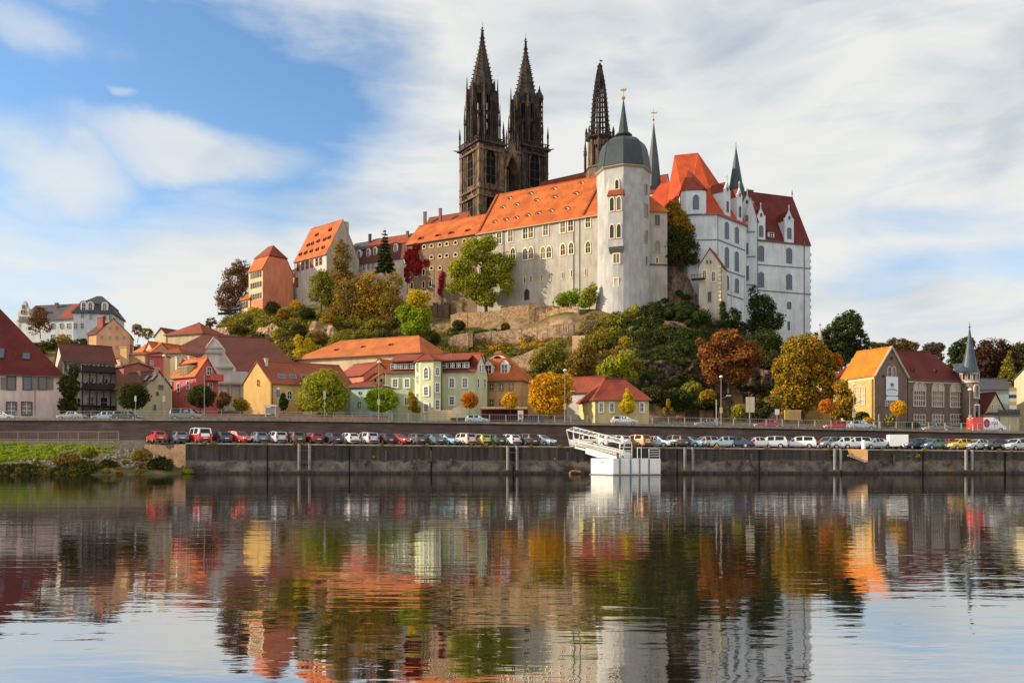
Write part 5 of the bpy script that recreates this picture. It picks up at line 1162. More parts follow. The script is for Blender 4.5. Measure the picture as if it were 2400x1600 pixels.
    q.slab([front_roof(S, a, S.eave) + Vector((0, 0, .25)), front_roof(S, b, S.eave) + Vector((0, 0, .25)), front_roof(S, b, S.ridge) + Vector((0, 0, .25)), front_roof(S, a, S.ridge) + Vector((0, 0, .25))], .1); sub(q, 'red_tiled_patch', T_REDBROWN, S.roof)
    S2 = mansard('school', 'white school block with dark slate mansard roof and round-topped dormers on the far left hill', 'school', XY(172, 264), XY(266, 266.5), 15, 30, Z(733, 265), Z(713, 266), Z(696, 273), P_WHITE, T_SLATE, T_SLATE, 1.6, 'hip', 3.4, 3.4, .5)
    for x, y in ((642, 292), (692, 292), (802, 295)): dormer(S2, *c1(x, y), 1.9, 2.5, T_SLATE, M_WHITE, 'arch', wf=.55)
    for x, y in ((632, 325), (697, 335), (803, 342), (846, 342)): win(S2.t, S2.front, *c1(x, y), 6, 10, f=.12, mull=1, bars=1, mf=P_GREYW)
    for x in (578, 631): win(S2.t, S2.front, *c1(x, 403), 6, 11, f=.1, mull=1, bars=1, mf=P_GREYW)
    # cluster of roofs left of the red house
    R0 = house('town_house', 'far house with red hipped roof and cream walls behind the big brown roofs', 'house', XY(388, 218), XY(474, 214), 11, z0=15, eave=Z(783, 216), ridge=Z(758, 221), hl=5.5, hr=5.5, wall=P_CREAM, roof=T_REDBROWN)
    house('town_house', 'small olive gabled house peeping over the roofs left of the hill', 'house', XY(362, 226), XY(392, 224), 7, z0=15, eave=Z(788, 225), ridge=Z(771, 226), wall=P_OLIVE, roof=T_BROWN, gf=True)
    R1 = house('town_house', 'wide house with dark brown roof and bright orange left hip behind the red house', 'house', XY(372, 196), XY(530, 196), 16, z0=10, eave=Z(838, 196), ridge=Z(786, 203), hl=7, wall=P_CREAM, roof=T_BROWN)
    R2 = house('town_house', 'little orange-roofed house with white gable between brown roofs', 'house', XY(335, 190), XY(362, 188), 9, z0=10, eave=Z(829, 189), ridge=Z(802, 189), wall=P_OFFWHITE, roof=T_ORANGE, gf=True)
    R2b = house('town_house', 'small hipped red roof on cream walls in front of the big brown roof', 'house', XY(372, 186), XY(424, 185), 6, z0=10, eave=Z(828, 186), ridge=Z(815, 188), hl=3, hr=3, wall=P_CREAM, roof=T_REDBROWN)
    R2c = house('town_house', 'steep orange roofed house with dormer chimney stacks left of the yellow wall', 'house', XY(283, 192), XY(340, 186), 8, z0=10, eave=Z(842, 190), ridge=Z(806, 190), wall=P_PEACH, roof=T_ORANGE, hl=3)
    chim_px(R2c, 304, 810, 830, 189, 1.1); chim_px(R2c, 291, 818, 835, 191, 1.0)
    R2d = house('town_house', 'dull orange low roof left of the white gable and above the brown balcony roof', 'house', XY(262, 197), XY(296, 193), 7, z0=10, eave=Z(838, 195), ridge=Z(824, 197), wall=P_PEACH, roof=T_RED)
    Wl = house('town_house', 'windowless ochre house end with parapet beside the raspberry wall', 'house', XY(284, 176), XY(343, 174), 7, z0=8, eave=Z(832, 175), ridge=Z(828, 178), wall=plaster('ochre_wall', (.64, .42, .20), .8), roof=T_RED, o=.1)
    win(Wl.t, Wl.front, *c1(1050, 765), 4, 16, f=.08, mull=0, bars=1, mf=P_OLIVE)
    chim_px(Wl, 292, 815, 900, 173.5, 1.6, plaster('ochre_wall', (.64, .42, .20), .8))
    Rw = house('town_house', 'narrow raspberry house wall with small windows behind the lamp post', 'house', XY(344, 173.5), XY(384, 175), 7, z0=8, eave=Z(835, 174), ridge=Z(828, 177), wall=P_RED, roof=T_RED, o=.15)
    for x, y, w, h in ((1160, 688, 6, 9), (1168, 748, 8, 14), (1208, 748, 8, 14)): win(Rw.t, Rw.front, *c1(x, y), w, h, f=.08, mull=1, bars=1)
    house('town_house', 'red brown house wall squeezed beside the dark balconies', 'house', XY(270, 170), XY(290, 168), 6, z0=7, eave=Z(860, 169), ridge=Z(852, 171), wall=P_REDBR, roof=T_BROWN)
    G = house('low_house', 'low olive gabled house with brown tiled roof and skylights behind the round dark tree', 'house', XY(272, 163), XY(342, 157), None, c=XY(401, 161), d=XY(330, 167), z0=6, eave=Z(907, 160), ridge=Z(875, 163), wall=P_OLIVE, roof=T_BROWN, o=.3)
    skylight(G, *c1(1130, 812), 1.0, 1.5); skylight(G, *c1(1185, 806), 1.0, 1.5)
    chim_px(G, 329, 872, 900, 158.5, 1.0); win(G.t, G.right, *c1(1230, 873), 13, 11, f=.06, mull=0, bars=0, mf=P_OLIVE, mg=M_GLASSB); win(G.t, G.right, *c1(1203, 922), 7, 9, f=.06, mull=0, bars=0, mf=P_OLIVE); win(G.t, G.right, *c1(1183, 1028), 6, 14, f=.06, mull=0, bars=0, mf=P_OLIVE)
    # raspberry red house
    a, b = XY(403, 166), XY(459, 161)
    H = house('town_house', 'raspberry red house with orange roof, white dormer strip and a balcony', 'house', a, b, None, c=XY(511, 166), d=XY(452, 171), z0=6, eave=Z(881, 162), ridge=Z(843, 166), wall=P_RED, roof=T_ORANGE, o=.3)
    for x, y in ((78, 695), (172, 670)): win(H.t, H.front, *k2(x, y), 5, 19, f=.08, mull=0, bars=1)
    dm = dormer(H, *k2(127, 578), 3.4, 2.0, T_BROWN, P_CREAM, 'shed', wf=0)
    p = roof_hit(H, *k2(127, 578))
    for i in range(4): put_window_sub(dm, p + Vector((H.front.d.x * (-1.2 + i * .8), H.front.d.y * (-1.2 + i * .8), 1.0)) + Vector((*(H.front.n * .12), 0)), H.front.rot(), 'rect', .5, 1.3, None, P_CREAM)
    for x, y, w, h in ((370, 535, 10, 17), (380, 690, 9, 18), (330, 800, 8, 16)): win(H.t, H.right, *k2(x, y), w, h, f=.1, mull=1, bars=1)
    m = MB(); k = H.right; s0, z = k.at(*k2(325, 615)); s1, _ = k.at(*k2(455, 612)); a = k.pt((s0 + s1) / 2, z, .8); m.box(tuple(a), (s1 - s0, 1.6, .3), 0, k.d); a = k.pt((s0 + s1) / 2, z + .6, 1.5); m.box(tuple(a), (s1 - s0, .15, 1.1), 0, k.d); m.build('balcony', P_RED, H.t)
    for x, y in ((416, 838), (445, 836), (437, 843)): chim_px(H, x, y, y + 12, 168, .5, P_OFFWHITE)
    # church-like hall with the white shaped gable
    L = house('town_hall', 'great hall with vast dark brown roof hipped at its right end', 'hall', XY(500, 182), XY(716, 186), 18, z0=8, eave=Z(872, 184), ridge=Z(794, 193), hr=9, wall=P_GREYW, roof=T_BROWN)
    k = Fac(XY(504, 177.5), XY(584, 180)); gt = L.t; out = [(508, 905 + 60), (508, 872), (474 + 0, 868), (474, 846), (484, 826), (484, 815), (502, 792), (520, 815), (520, 826), (545, 862), (545, 872), (580, 872), (580, 962)]
    out = [(470, 962), (470, 838), (484, 826), (484, 815), (502, 792), (520, 815), (520, 826), (545, 860), (545, 870), (579, 871), (579, 962)]
    q = MB(); f0 = [P(x, y, 178 + (x - 470) * .012) for x, y in out]; q.loft([f0, [v + Vector((-.4, 3.5, 0)) for v in f0]]); gb = q.build('shaped_gable', P_GREYW, gt)
    for (xa, ya), (xb, yb) in (((484, 826), (520, 826)), ((484, 815), (520, 815)), ((510, 862), (545, 861)), ((508, 898), (580, 899)), ((470, 862), (484, 862))):
        q = MB(); a, b = P(xa, ya, 178), P(xb, yb, 178.6); d = (b - a).normalized(); q.box(tuple((a + b) / 2 + Vector((0, -.1, 0))), ((b - a).length + .5, .5, .35), 0, (d.x, d.y)); q.build('moulding', M_STONE, gt)
    kf = Fac(XY(470, 178), XY(579, 179.3))
    for x in (526, 553): win(gt, kf, x, 925, 17, 45, 'rect', f=.12, mull=0, bars=0, mf=M_STONE, mg=P_OFFWHITE, name='blind_window')
    for x in (514, 540, 566): vband(L, kf, x, 898, 960, 4, .2, P_OFFWHITE, 'pilaster')
    for i in range(3): q = MB(); a, b = [(484, 813), (520, 826), (545, 862)][i], [(502, 790), (545, 860), (545, 862)][i]; q.tube(P(*a, 177.8), P(*b, 178), .18); q.build('coping', M_STONE, gt) if i < 2 else None
    # yellow gable house
    P0, P1, P2 = XY(571, 158), XY(634, 155), XY(826, 163)
    Yh = house('gable_house', 'sunlit yellow gabled house with long brown seamed roof and three skylights', 'house', P1, P2, None, c=P2 + P0 - P1, d=P0, z0=6, eave=Z(896, 155), ridge=Z(850, 157.5), wall=P_YELLOW, roof=T_SEAM, o=.35, og=.12)
    win(Yh.t, Yh.left, *k2(847, 647), 3.2, 14, f=.06, mull=0, bars=1, mf=P_YELLOW, mg=M_DARK)
    for x in (1068, 1178, 1286): skylight(Yh, *k2(x, 598), 1.3, 1.1, M_METAL)
    win(Yh.t, Yh.front, *k2(1148, 765), 9, 17, 'arch', f=.25, mull=1, bars=1, mf=P_OFFWHITE)
    chim_px(Yh, 624, 842, 856, 157, .5, P_OFFWHITE)
    house('town_house', 'red roofed house with salmon wall between the yellow house and the green house', 'house', XY(793, 170), XY(852, 165), 8, z0=7, eave=Z(881, 168), ridge=Z(853, 170), wall=P_SALMON, roof=T_REDBROWN)
    Pg = house('gable_house', 'pale yellow house whose sunlit gable stands behind the blossoming pale tree', 'house', XY(742, 156), XY(828, 162), None, c=XY(800, 170), d=XY(684, 160), z0=6, eave=Z(915, 157), ridge=Z(887, 159), wall=P_PALEY, roof=T_BROWN)
    Mn = house('low_house', 'low mint green house with red sheet roof behind the street lamp', 'house', XY(815, 159), XY(880, 156.5), 6, z0=6, eave=Z(907, 158), ridge=Z(898, 160), wall=P_MINT, roof=T_RED, hr=3)
    win(Mn.t, Mn.front, *k3(188, 700), 4, 5, f=.05, mull=0, bars=0, mf=P_MINT); win(Mn.t, Mn.front, *k3(188, 820), 7, 13, f=.05, mull=1, bars=1, mf=P_MINT)
    Cg = house('gable_house', 'small cream gabled house with red roof just left of the green house', 'house', XY(812, 168), XY(861, 163), None, c=XY(932, 167), d=XY(880, 172), z0=7, eave=Z(900, 164), ridge=Z(877, 166), wall=P_CREAM, roof=T_REDBROWN)
    for x in (345, 405): win(Cg.t, Cg.right, *k3(x, 570), 5, 7, 'arch', f=.06, mull=0, bars=0, mf=P_CREAM, mg=M_DARK)
    Dh = house('town_house', 'orange roofed house with two pointed dormers in front of the long hall', 'house', XY(842, 178), XY(908, 174), 8, z0=8, eave=Z(880, 176), ridge=Z(858, 178), wall=P_CREAM, roof=T_ORANGE2)
    dormer(Dh, 862, 876, 1.8, 1.3, T_ORANGE, P_OFFWHITE); dormer(Dh, 888, 874, 2.6, 1.5, T_ORANGE, P_OFFWHITE)
    # long hall
    a, b = XY(697, 191.7), XY(983, 178.5)
    Hh = house('long_hall', 'long low hall with smooth bright orange hipped roof below the terraces', 'hall', a, b, 15, z0=9, eave=Z(825, 178.5), ridge=Z(786, 185), hl=6, hr=4.5, wall=P_CREAM, roof=T_ORANGE2, o=.6)
    for x, y in ((225, 243), (505, 222)): dormer(Hh, *k3(x, y), 1.0, .4, T_ORANGE2, T_BROWN, 'eye')
    dormer(Hh, 789, 823, 1.0, .4, T_ORANGE2, T_BROWN, 'eye')
T_SEAM = tiles('brown_seamed_roof', (.30, .085, .045), (.22, .06, .035))
town_left()

def town_mid():
    # green house: two wings and a polygonal stair turret
    a, b = XY(903, 163.5), XY(1114, 160); zE = Z(871, 161)
    G = house('green_house', 'sage green house with polygonal stair turret, dark dormer bands and red roofs', 'house', a, b, 13, z0=6, eave=zE, ridge=Z(831, 167), wall=P_GREEN, roof=T_REDBROWN, o=.35)
    t = G.t; kw = dict(f=.28, mull=1, bars=2, mf=M_WHITE)
    for x, y, w, h in ((552, 600, 9, 17), (672, 600, 9, 19), (668, 785, 8, 16), (1130, 597, 10, 20), (1263, 597, 10, 20), (1130, 778, 10, 18)): win(t, G.front, *k3(x, y), w, h, **kw)
    for x, y, h in ((1392, 605, 20), (1462, 600, 20), (1462, 790, 20)): win(t, G.right, *k3(x, y), 4, h, f=.1, mull=0, bars=1)
    for x0, x1 in ((515, 755), (1040, 1290)):    # dormer bands
        s0, s1 = G.front.s_at(k3(x0, 0)[0]), G.front.s_at(k3(x1, 0)[0]); m = MB(); k = G.front; zb = zE + .35; zt = zb + 1.75
        m.loft([[k.pt(s0, zb, -.3), k.pt(s1, zb, -.3), k.pt(s1, zt, -.1), k.pt(s0, zt, -.1)], [k.pt(s0, zb, -4), k.pt(s1, zb, -4), k.pt(s1, zt, -4), k.pt(s0, zt, -4)]], 0)
        m.slab([k.pt(s0 - .3, zt, .5), k.pt(s1 + .3, zt, .5), k.pt(s1 + .3, zt + 1.7, -4.5), k.pt(s0 - .3, zt + 1.7, -4.5)], .18, 1); o = m.build('dormer', [M_DARKWOOD, T_REDBROWN], t)
        for i in range(4): put_window_sub(o, k.pt(s0 + (s1 - s0) * (i + .5) / 4, zb + .85, -.14), k.rot(), 'rect', 1.6, .9, M_GLASSB, M_WHITE)
    gx, gY = 1127, 161.5     # right gable wing
    Gw = house('x', None, None, XY(1112, 160.3), XY(1142, 162.5), 12, z0=6, eave=Z(876, 161), ridge=Z(829, 161), wall=P_GREEN, roof=T_RED, gf=True, parent=t, o=.2, og=.15)
    for x, h in ((1415, 15), (1442, 15)): win(t, Gw.front, *k3(x, 450), 3.5, h, f=.12, mull=0, bars=1)
    for x, y in ((1395, 600), (1462, 600)): win(t, Gw.front, *k3(x, y), 4, 20, f=.1, mull=0, bars=1)
    pl = [XY(973, 161.5), XY(985, 158.5), XY(1016, 157.2), XY(1036, 158.5), XY(1038, 164), XY(975, 165)]; zt = Z(846, 158)
    m = MB(); m.prism(pl, 6, zt); tu = m.build('turret', P_GREEN, t); r = MB(); cx = sum((Vector(p) for p in pl), Vector((0, 0))) / 6; ap = Vector((*cx, Z(829, 160))); q = offset_quad(pl, [.4] * 6)
    for i in range(6): u, v = q[i], q[(i + 1) % 6]; r.slab([Vector((*u, zt)), Vector((*v, zt)), ap], .15)
    sub(r, 'turret_roof', T_RED, tu)
    f1, f2, f0 = Fac(pl[1], pl[2]), Fac(pl[2], pl[3]), Fac(pl[0], pl[1])
    for x, y, h in ((780, 440, 20), (780, 565, 18), (780, 745, 18)): win(t, f0, *k3(x, y), 3, h, f=.1, mull=0, bars=1)
    for x, y, h, s in ((868, 497, 24, 'arch'), (868, 680, 19, 'rect'), (868, 850, 17, 'rect')): win(t, f1, *k3(x, y), 9, h, s, **kw)
    for x, y, h, s in ((977, 480, 17, 'arch'), (977, 645, 19, 'rect'), (977, 820, 20, 'rect')): win(t, f2, *k3(x, y), 7.5, h, s, **kw)
    vband(G, f2, 1035, 848, 975, 2, .12); chim_px(G, 1046, 826, 836, 168, 1.4)
    # orange roofed brown house
    B = house('tan_house', 'tan house with big orange tiled roof, two dormers and an eyebrow window', 'house', XY(1140, 166), XY(1222, 164), 13, z0=6, eave=Z(889, 165), ridge=Z(825, 171), hr=6, wall=P_TAN, roof=T_ORANGE, o=.5)
    for x, y in ((1537, 637), (1637, 637), (1735, 633), (1537, 800), (1635, 800)): win(B.t, B.front, *k3(x, y), 8.5, 15.5, f=.12, mull=1, bars=1, mf=M_BROWNT)
    for x, y in ((1505, 510), (1668, 503)): dormer(B, *k3(x, y), 1.7, 2.0, T_ORANGE, M_WHITE, 'gable', wf=.65)
    dormer(B, *k3(1597, 352), 3.4, .8, T_ORANGE, M_WHITE, 'eye')
    # yellow pavilion by the road
    a, b = XY(1394, 150), XY(1521, 150)
    Y_ = house('pavilion', 'small light yellow house with red hipped roof beside the quay road', 'house', a, b, None, c=XY(1490, 163), d=XY(1357, 159), z0=5, eave=Z(935, 150), ridge=Z(890, 155), hl=3.4, hr=3.4, wall=P_LYELLOW, roof=T_RED, o=.45)
    for x in (862, 965, 1255): win(Y_.t, Y_.front, *k4(x, 885), 7, 18, f=.3, mull=1, bars=1, mf=M_WHITE)
    band(Y_, Y_.front, (1394, 937), (1521, 937), 2.5, .15, M_TRIM, 'cornice')
    E = house('pavilion', 'mossy red tiled annex roof left of the small yellow hipped house', 'annex', XY(1322, 161), XY(1400, 158), 8, z0=5, eave=Z(919, 160), ridge=Z(886, 163), wall=P_GREYW, roof=T_REDBROWN)
M_BROWNT = plaster('brown_window_trim', (.35, .21, .11))
town_mid()

def town_right():
    P1, P2 = XY(2050, 158), XY(2126, 160.8); eave = Z(879, 158.5)
    C = house('gothic_hall', 'brown brick hall gable with sunlit orange side roof and a long white banner', 'hall', P1, P2, 8.6, z0=5, eave=eave, ridge=Z(814, 158.5), wall=P_BRICKB, roof=T_SUNLIT, gf=True, o=.3, og=.15)
    q = MB(); k = C.left; q.loft([[k.pt(0, 5, .06), k.pt(k.L, 5, .06), k.pt(k.L, eave, .06), k.pt(0, eave, .06)], [k.pt(0, 5, -.05), k.pt(k.L, 5, -.05), k.pt(k.L, eave, -.05), k.pt(0, eave, -.05)]]); q.build('side_wall', P_SUNBRICK, C.t)
    for sg in (0, 1):
        q = MB(); k = C.front; u = [k.pt(-.25 if sg == 0 else k.L + .25, eave - .3, .2), k.pt(k.L / 2, C.ridge + .25, .2)]; q.tube(u[0], u[1], .2, n=6); q.build('coping', M_STONE, C.t)
    for x in (1.6, k.L - 1.6): win(C.t, k, 2050 + x * 12.4, 881, 4, 5, 'arch', f=.05, mull=0, bars=0, mf=P_BRICKB, mg=M_DARK)
    win(C.t, k, 2089, 839, 4, 6, 'rect', f=.05, mull=0, bars=0, mf=P_BRICKB, mg=M_DARK)
    for x in (2083.5, 2094): win(C.t, k, x, 872, 7, 23, 'point', f=.2, mull=0, bars=1, mf=M_STONE, mb=M_STONE)
    for x in (2079, 2092): win(C.t, k, x, 945, 9, 13, f=.14, mull=1, bars=1, mf=M_STONE)
    for x in (2080, 2095): win(C.t, k, x, 981, 10, 18, f=.14, mull=1, bars=1, mf=M_STONE)
    band(C, k, (2050, 952), (2126, 953), 2, .1, M_BROWNS); l = C.left
    for x in (2010, 2022): win(C.t, l, x, 928, 10, 38, 'rect', f=.22, mull=1, bars=2, mf=M_STONE)
    band(C, l, (1984, 895), (2049, 885), 4, .15, M_TRIM)
    for px in (1986, 2045): vband(C, l, px, 888, 985, 5, .4, P_SUNBRICK, 'buttress')
    # banner
    bn = empty('banner', k.pt(k.s_at(2089), Z(937, 158), .3), 'tall white banner with dark lettering on the brown gable', 'banner'); s0, s1 = k.s_at(2075), k.s_at(2103); zt, zb = Z(882, 159), Z(938, 159)
    R_ = lambda u0, u1, v0, v1, out: [k.pt(s0 + (s1 - s0) * u0, zb + (zt - zb) * v0, out), k.pt(s0 + (s1 - s0) * u1, zb + (zt - zb) * v0, out), k.pt(s0 + (s1 - s0) * u1, zb + (zt - zb) * v1, out), k.pt(s0 + (s1 - s0) * u0, zb + (zt - zb) * v1, out)]
    m = MB(); m.loft([R_(0, 1, 0, 1, .2), R_(0, 1, 0, 1, .16)]); m.build('cloth', solid('banner_white', (.62, .68, .72), .7), bn)
    ink = solid('banner_ink', (.05, .07, .08), .7); m = MB()
    for u0, u1, v0, v1 in ((.34, .64, .64, .70), (.40, .46, .55, .64), (.53, .59, .55, .64), (.36, .63, .72, .735)): m.loft([R_(u0, u1, v0, v1, .225), R_(u0, u1, v0, v1, .2)])
    m.build('emblem', ink, bn); m = MB()
    for i in range(14):
        u = .08 + .06 * i; v = .40 + .05 * math.sin(math.pi * i / 13); m.loft([R_(u, u + .038, v, v + .035 + .01 * (i % 3), .225), R_(u, u + .038, v, v + .035, .2)])
    for i in range(10): u = .2 + .06 * i; m.loft([R_(u, u + .035, .32, .335, .225), R_(u, u + .035, .32, .335, .2)])
    m.build('lettering', ink, bn); m = MB(); m.loft([R_(0, 1, .17, .215, .225), R_(0, 1, .17, .215, .2)]); m.build('stripe', ink, bn)
    m = MB()
    for i in range(9): u = .12 + .085 * i; m.loft([R_(u, u + .05, .18, .205, .24), R_(u, u + .05, .18, .205, .22)])
    m.build('stripe_lettering', solid('banner_white', (.62, .68, .72), .7), bn)
    # long nave
    a, b = XY(2124, 161.8), XY(2264, 168)
    Nv = house('gothic_hall', 'long brown brick hall with shaded red roof and three tall arched windows', 'hall', a, b, 10, z0=5, eave=Z(888, 164.5), ridge=Z(826, 170), hr=4, wall=P_BRICKB, roof=T_SHADERED, o=.45)
    for x, y in ((2154, 932), (2197, 933), (2240, 934.5)):
        s, z = Nv.front.at(x, y); win(Nv.t, Nv.front, x, y, 25, 36, 'rect', f=.26, mull=4, bars=2, mf=M_LSTONE, mb=M_LSTONE)
        for dx in (-6.6, 6.6): win(Nv.t, Nv.front, x + dx, y - 25.5, 12.4, 15, 'arch', out=.04, f=.22, mull=0, bars=0, mf=M_LSTONE, mg=M_LSTONE, name='tracery')
        win(Nv.t, Nv.front, x, 983, 24, 21, 'rect', f=.2, mull=3, bars=1, mf=M_LSTONE, mb=M_LSTONE)
    band(Nv, Nv.front, (2127, 894), (2262, 899), 4, .2, M_LSTONE, 'cornice')
    for i in range(26): pass
    for x, y in ((930, 590), (1135, 598), (1310, 606)): dormer(Nv, *k6(x, y), .9, .4, T_SHADERED, M_STONE, 'eye')
    for x in (2169, 2212): vband(Nv, Nv.front, x, 960, 995, 1.5, .12, M_BROWNS, 'pilaster')
    # round stair turret with its cone
    c = Vector(((2272.5 - 1200) * 167 / F, 167.0)); z = lambda py: Z(py, 167.0); t = empty('stair_turret', (*c, 5), 'round brick stair turret with tall blue cone roof beside the brick hall', 'turret'); m = MB()
    m.lathe([(1.55, 5), (1.55, z(898))], c, 20); m.build('shaft', P_BRICKB, t, True); m = MB(); m.lathe([(1.7, z(898)), (1.7, z(893)), (1.58, z(892)), (1.58, z(875)), (1.8, z(873))], c, 20); m.build('belfry', M_LSTONE, t)
    for i in range(-3, 4):
        aa = -math.pi / 2 + i * .55; nx, ny = math.cos(aa), math.sin(aa); put_window(t, (c.x + nx * 1.58, c.y + ny * 1.58, z(884)), math.atan2(nx, -ny), 'rect', .5, 1.1, f=.1, mull=0, bars=0, mf=M_LSTONE)
    for py, hh in ((918, 2.2), (970, 3.4)):
        aa = -math.pi / 2 + .35; nx, ny = math.cos(aa), math.sin(aa); put_window(t, (c.x + nx * 1.55, c.y + ny * 1.55, z(py)), math.atan2(nx, -ny), 'arch', .8, hh, f=.35, mull=0, bars=0, mf=M_LSTONE)
    m = MB(); m.lathe([(1.85, z(873)), (1.42, z(862)), (.95, z(835)), (.5, z(805)), (.1, z(770))], c, 20); m.tube((*c, z(772)), (*c, z(757)), .06); m.lathe([(.05, z(769)), (.25, z(766.5)), (.05, z(764))], c, 8); m.build('cone_roof', M_BSLATE, t)
    m = MB(); m.slab([(c.x - 3.4, c.y - 1.2, z(873)), (c.x - .5, c.y - 2.3, z(874)), (c.x - .5, c.y + .5, z(852)), (c.x - 2.6, c.y + 1.5, z(854))], .25); m.build('side_roof', M_BSLATE, t)
    # wing at the left back of the hall
    house('gothic_hall', 'low crimson roofed wing between the big golden tree and the brick hall', 'hall', XY(1948, 176), XY(1992, 172), 9, z0=5, eave=Z(890, 174), ridge=Z(861, 177), wall=P_SUNBRICK, roof=T_SHADERED)
    house('gable_house', 'orange gabled roof half hidden behind the big golden tree', 'house', XY(1930, 186), XY(1964, 188), 8, z0=6, eave=Z(864, 187), ridge=Z(828, 187), wall=P_SUNBRICK, roof=T_ORANGE, gf=True)
    # houses at the right edge
    Bg = house('town_house', 'blue grey house with black roof behind the brick turret at the right', 'house', XY(2292, 176), XY(2376, 175), 9, z0=5, eave=Z(912, 175), ridge=Z(888, 178), wall=P_BLUEG, roof=T_SLATE, o=.3)
    Gg = house('gable_house', 'small cream gabled house with dark red side roof behind the parcel van', 'house', XY(2309, 166), XY(2356, 168), 7, z0=5, eave=Z(966, 167), ridge=Z(922, 167), wall=P_OLIVE, roof=T_SHADERED, gf=True, o=.3)
    for x in (1665, 1725): win(Gg.t, Gg.front, *k6(x, 915), 4.5, 9, f=.08, mull=0, bars=1)
    X_ = house('annex', 'low cream annex with black roof terrace in front of the small cream gable', 'annex', XY(2338, 163.5), XY(2388, 165), 4, z0=5, eave=Z(973, 164), ridge=Z(970, 166), wall=P_OLIVE, roof=T_SLATE, o=.3)
    win(X_.t, X_.front, *k6(1880, 1030), 4, 11, f=.08, mull=0, bars=1); m = MB(); k = X_.front
    for i in range(12): p = k.pt(k.L * i / 11, 0, .2); m.box((p.x, p.y, Z(966, 164)), (.08, .08, 1.1))
    p = k.pt(k.L / 2, 0, .2); m.box((p.x, p.y, Z(960, 164)), (k.L, .1, .12), 0, k.d); m.box((p.x, p.y, Z(966, 164)), (k.L, .05, .6), 0, k.d); m.build('railing', M_DMETAL, X_.t)
    Ce = house('gable_house', 'tall cream house cut off by the right edge of the photo', 'house', XY(2377, 175), XY(2495, 167), 9, z0=5, eave=Z(885, 171), ridge=Z(830, 172), wall=P_OLIVE, roof=T_SLATE, gf=True, o=.2)
    # advertising column of coloured panels
    e = empty('advertising_sign', P(2373, 960, 167.5), 'tall yellow black and white sign board on the house wall at the right', 'sign'); a, b = P(2365, 908, 167.5), P(2382, 958, 167.5); n = 6; colz = [(.62, .40, .05), (.75, .72, .66), (.05, .045, .04), (.75, .72, .66), (.62, .40, .05), (.7, .68, .6)]
    for i in range(n):
        m = MB(); z1 = a.z + (b.z - a.z) * i / n; z0 = a.z + (b.z - a.z) * (i + 1) / n; m.box(((a.x + b.x) / 2, a.y, (z0 + z1) / 2), (b.x - a.x, .2, z1 - z0)); m.build('panel', solid('sign_colour_%s' % 'abcdef'[i], colz[i], .5), e)
    for s in (-.6, .6): m = MB(); m.tube(((a.x + b.x) / 2 + s, a.y + .1, b.z - 6), ((a.x + b.x) / 2 + s, a.y + .1, b.z), .06); m.build('post', M_DMETAL, e)
    # distant church spire right of the white castle
    c = Vector(((1922 - 1200) * 205 / F, 205.0)); z = lambda py: Z(py, 205.0); t = empty('church_spire', (*c, 10), 'thin pale church spire with cross above the golden tree', 'spire'); m = MB(); m.lathe([(1.0, 10), (1.0, z(812)), (.15, z(770))], c, 8); m.build('spire', noisy('pale_stone_spire', (.42, .36, .33)), t); m = MB(); m.tube((*c, z(772)), (*c, z(757)), .06); m.box((*c, z(761)), (.7, .08, .1)); m.build('cross', M_DMETAL, t)
T_SUNLIT = tiles('sunlit_roof_tiles', (.52, .16, .014), (.38, .11, .012)); M_LSTONE = plaster('light_stone_trim', (.50, .43, .36), .84); M_BROWNS = plaster('brown_string_stone', (.20, .15, .12)); M_BSLATE = noisy('blue_slate', (.055, .08, .105), (.024, .038, .054), .6, .42, .2, 0, 2.4)  # amber tiles: the hall's roof lightened in colour as its sunlit slope
town_right()
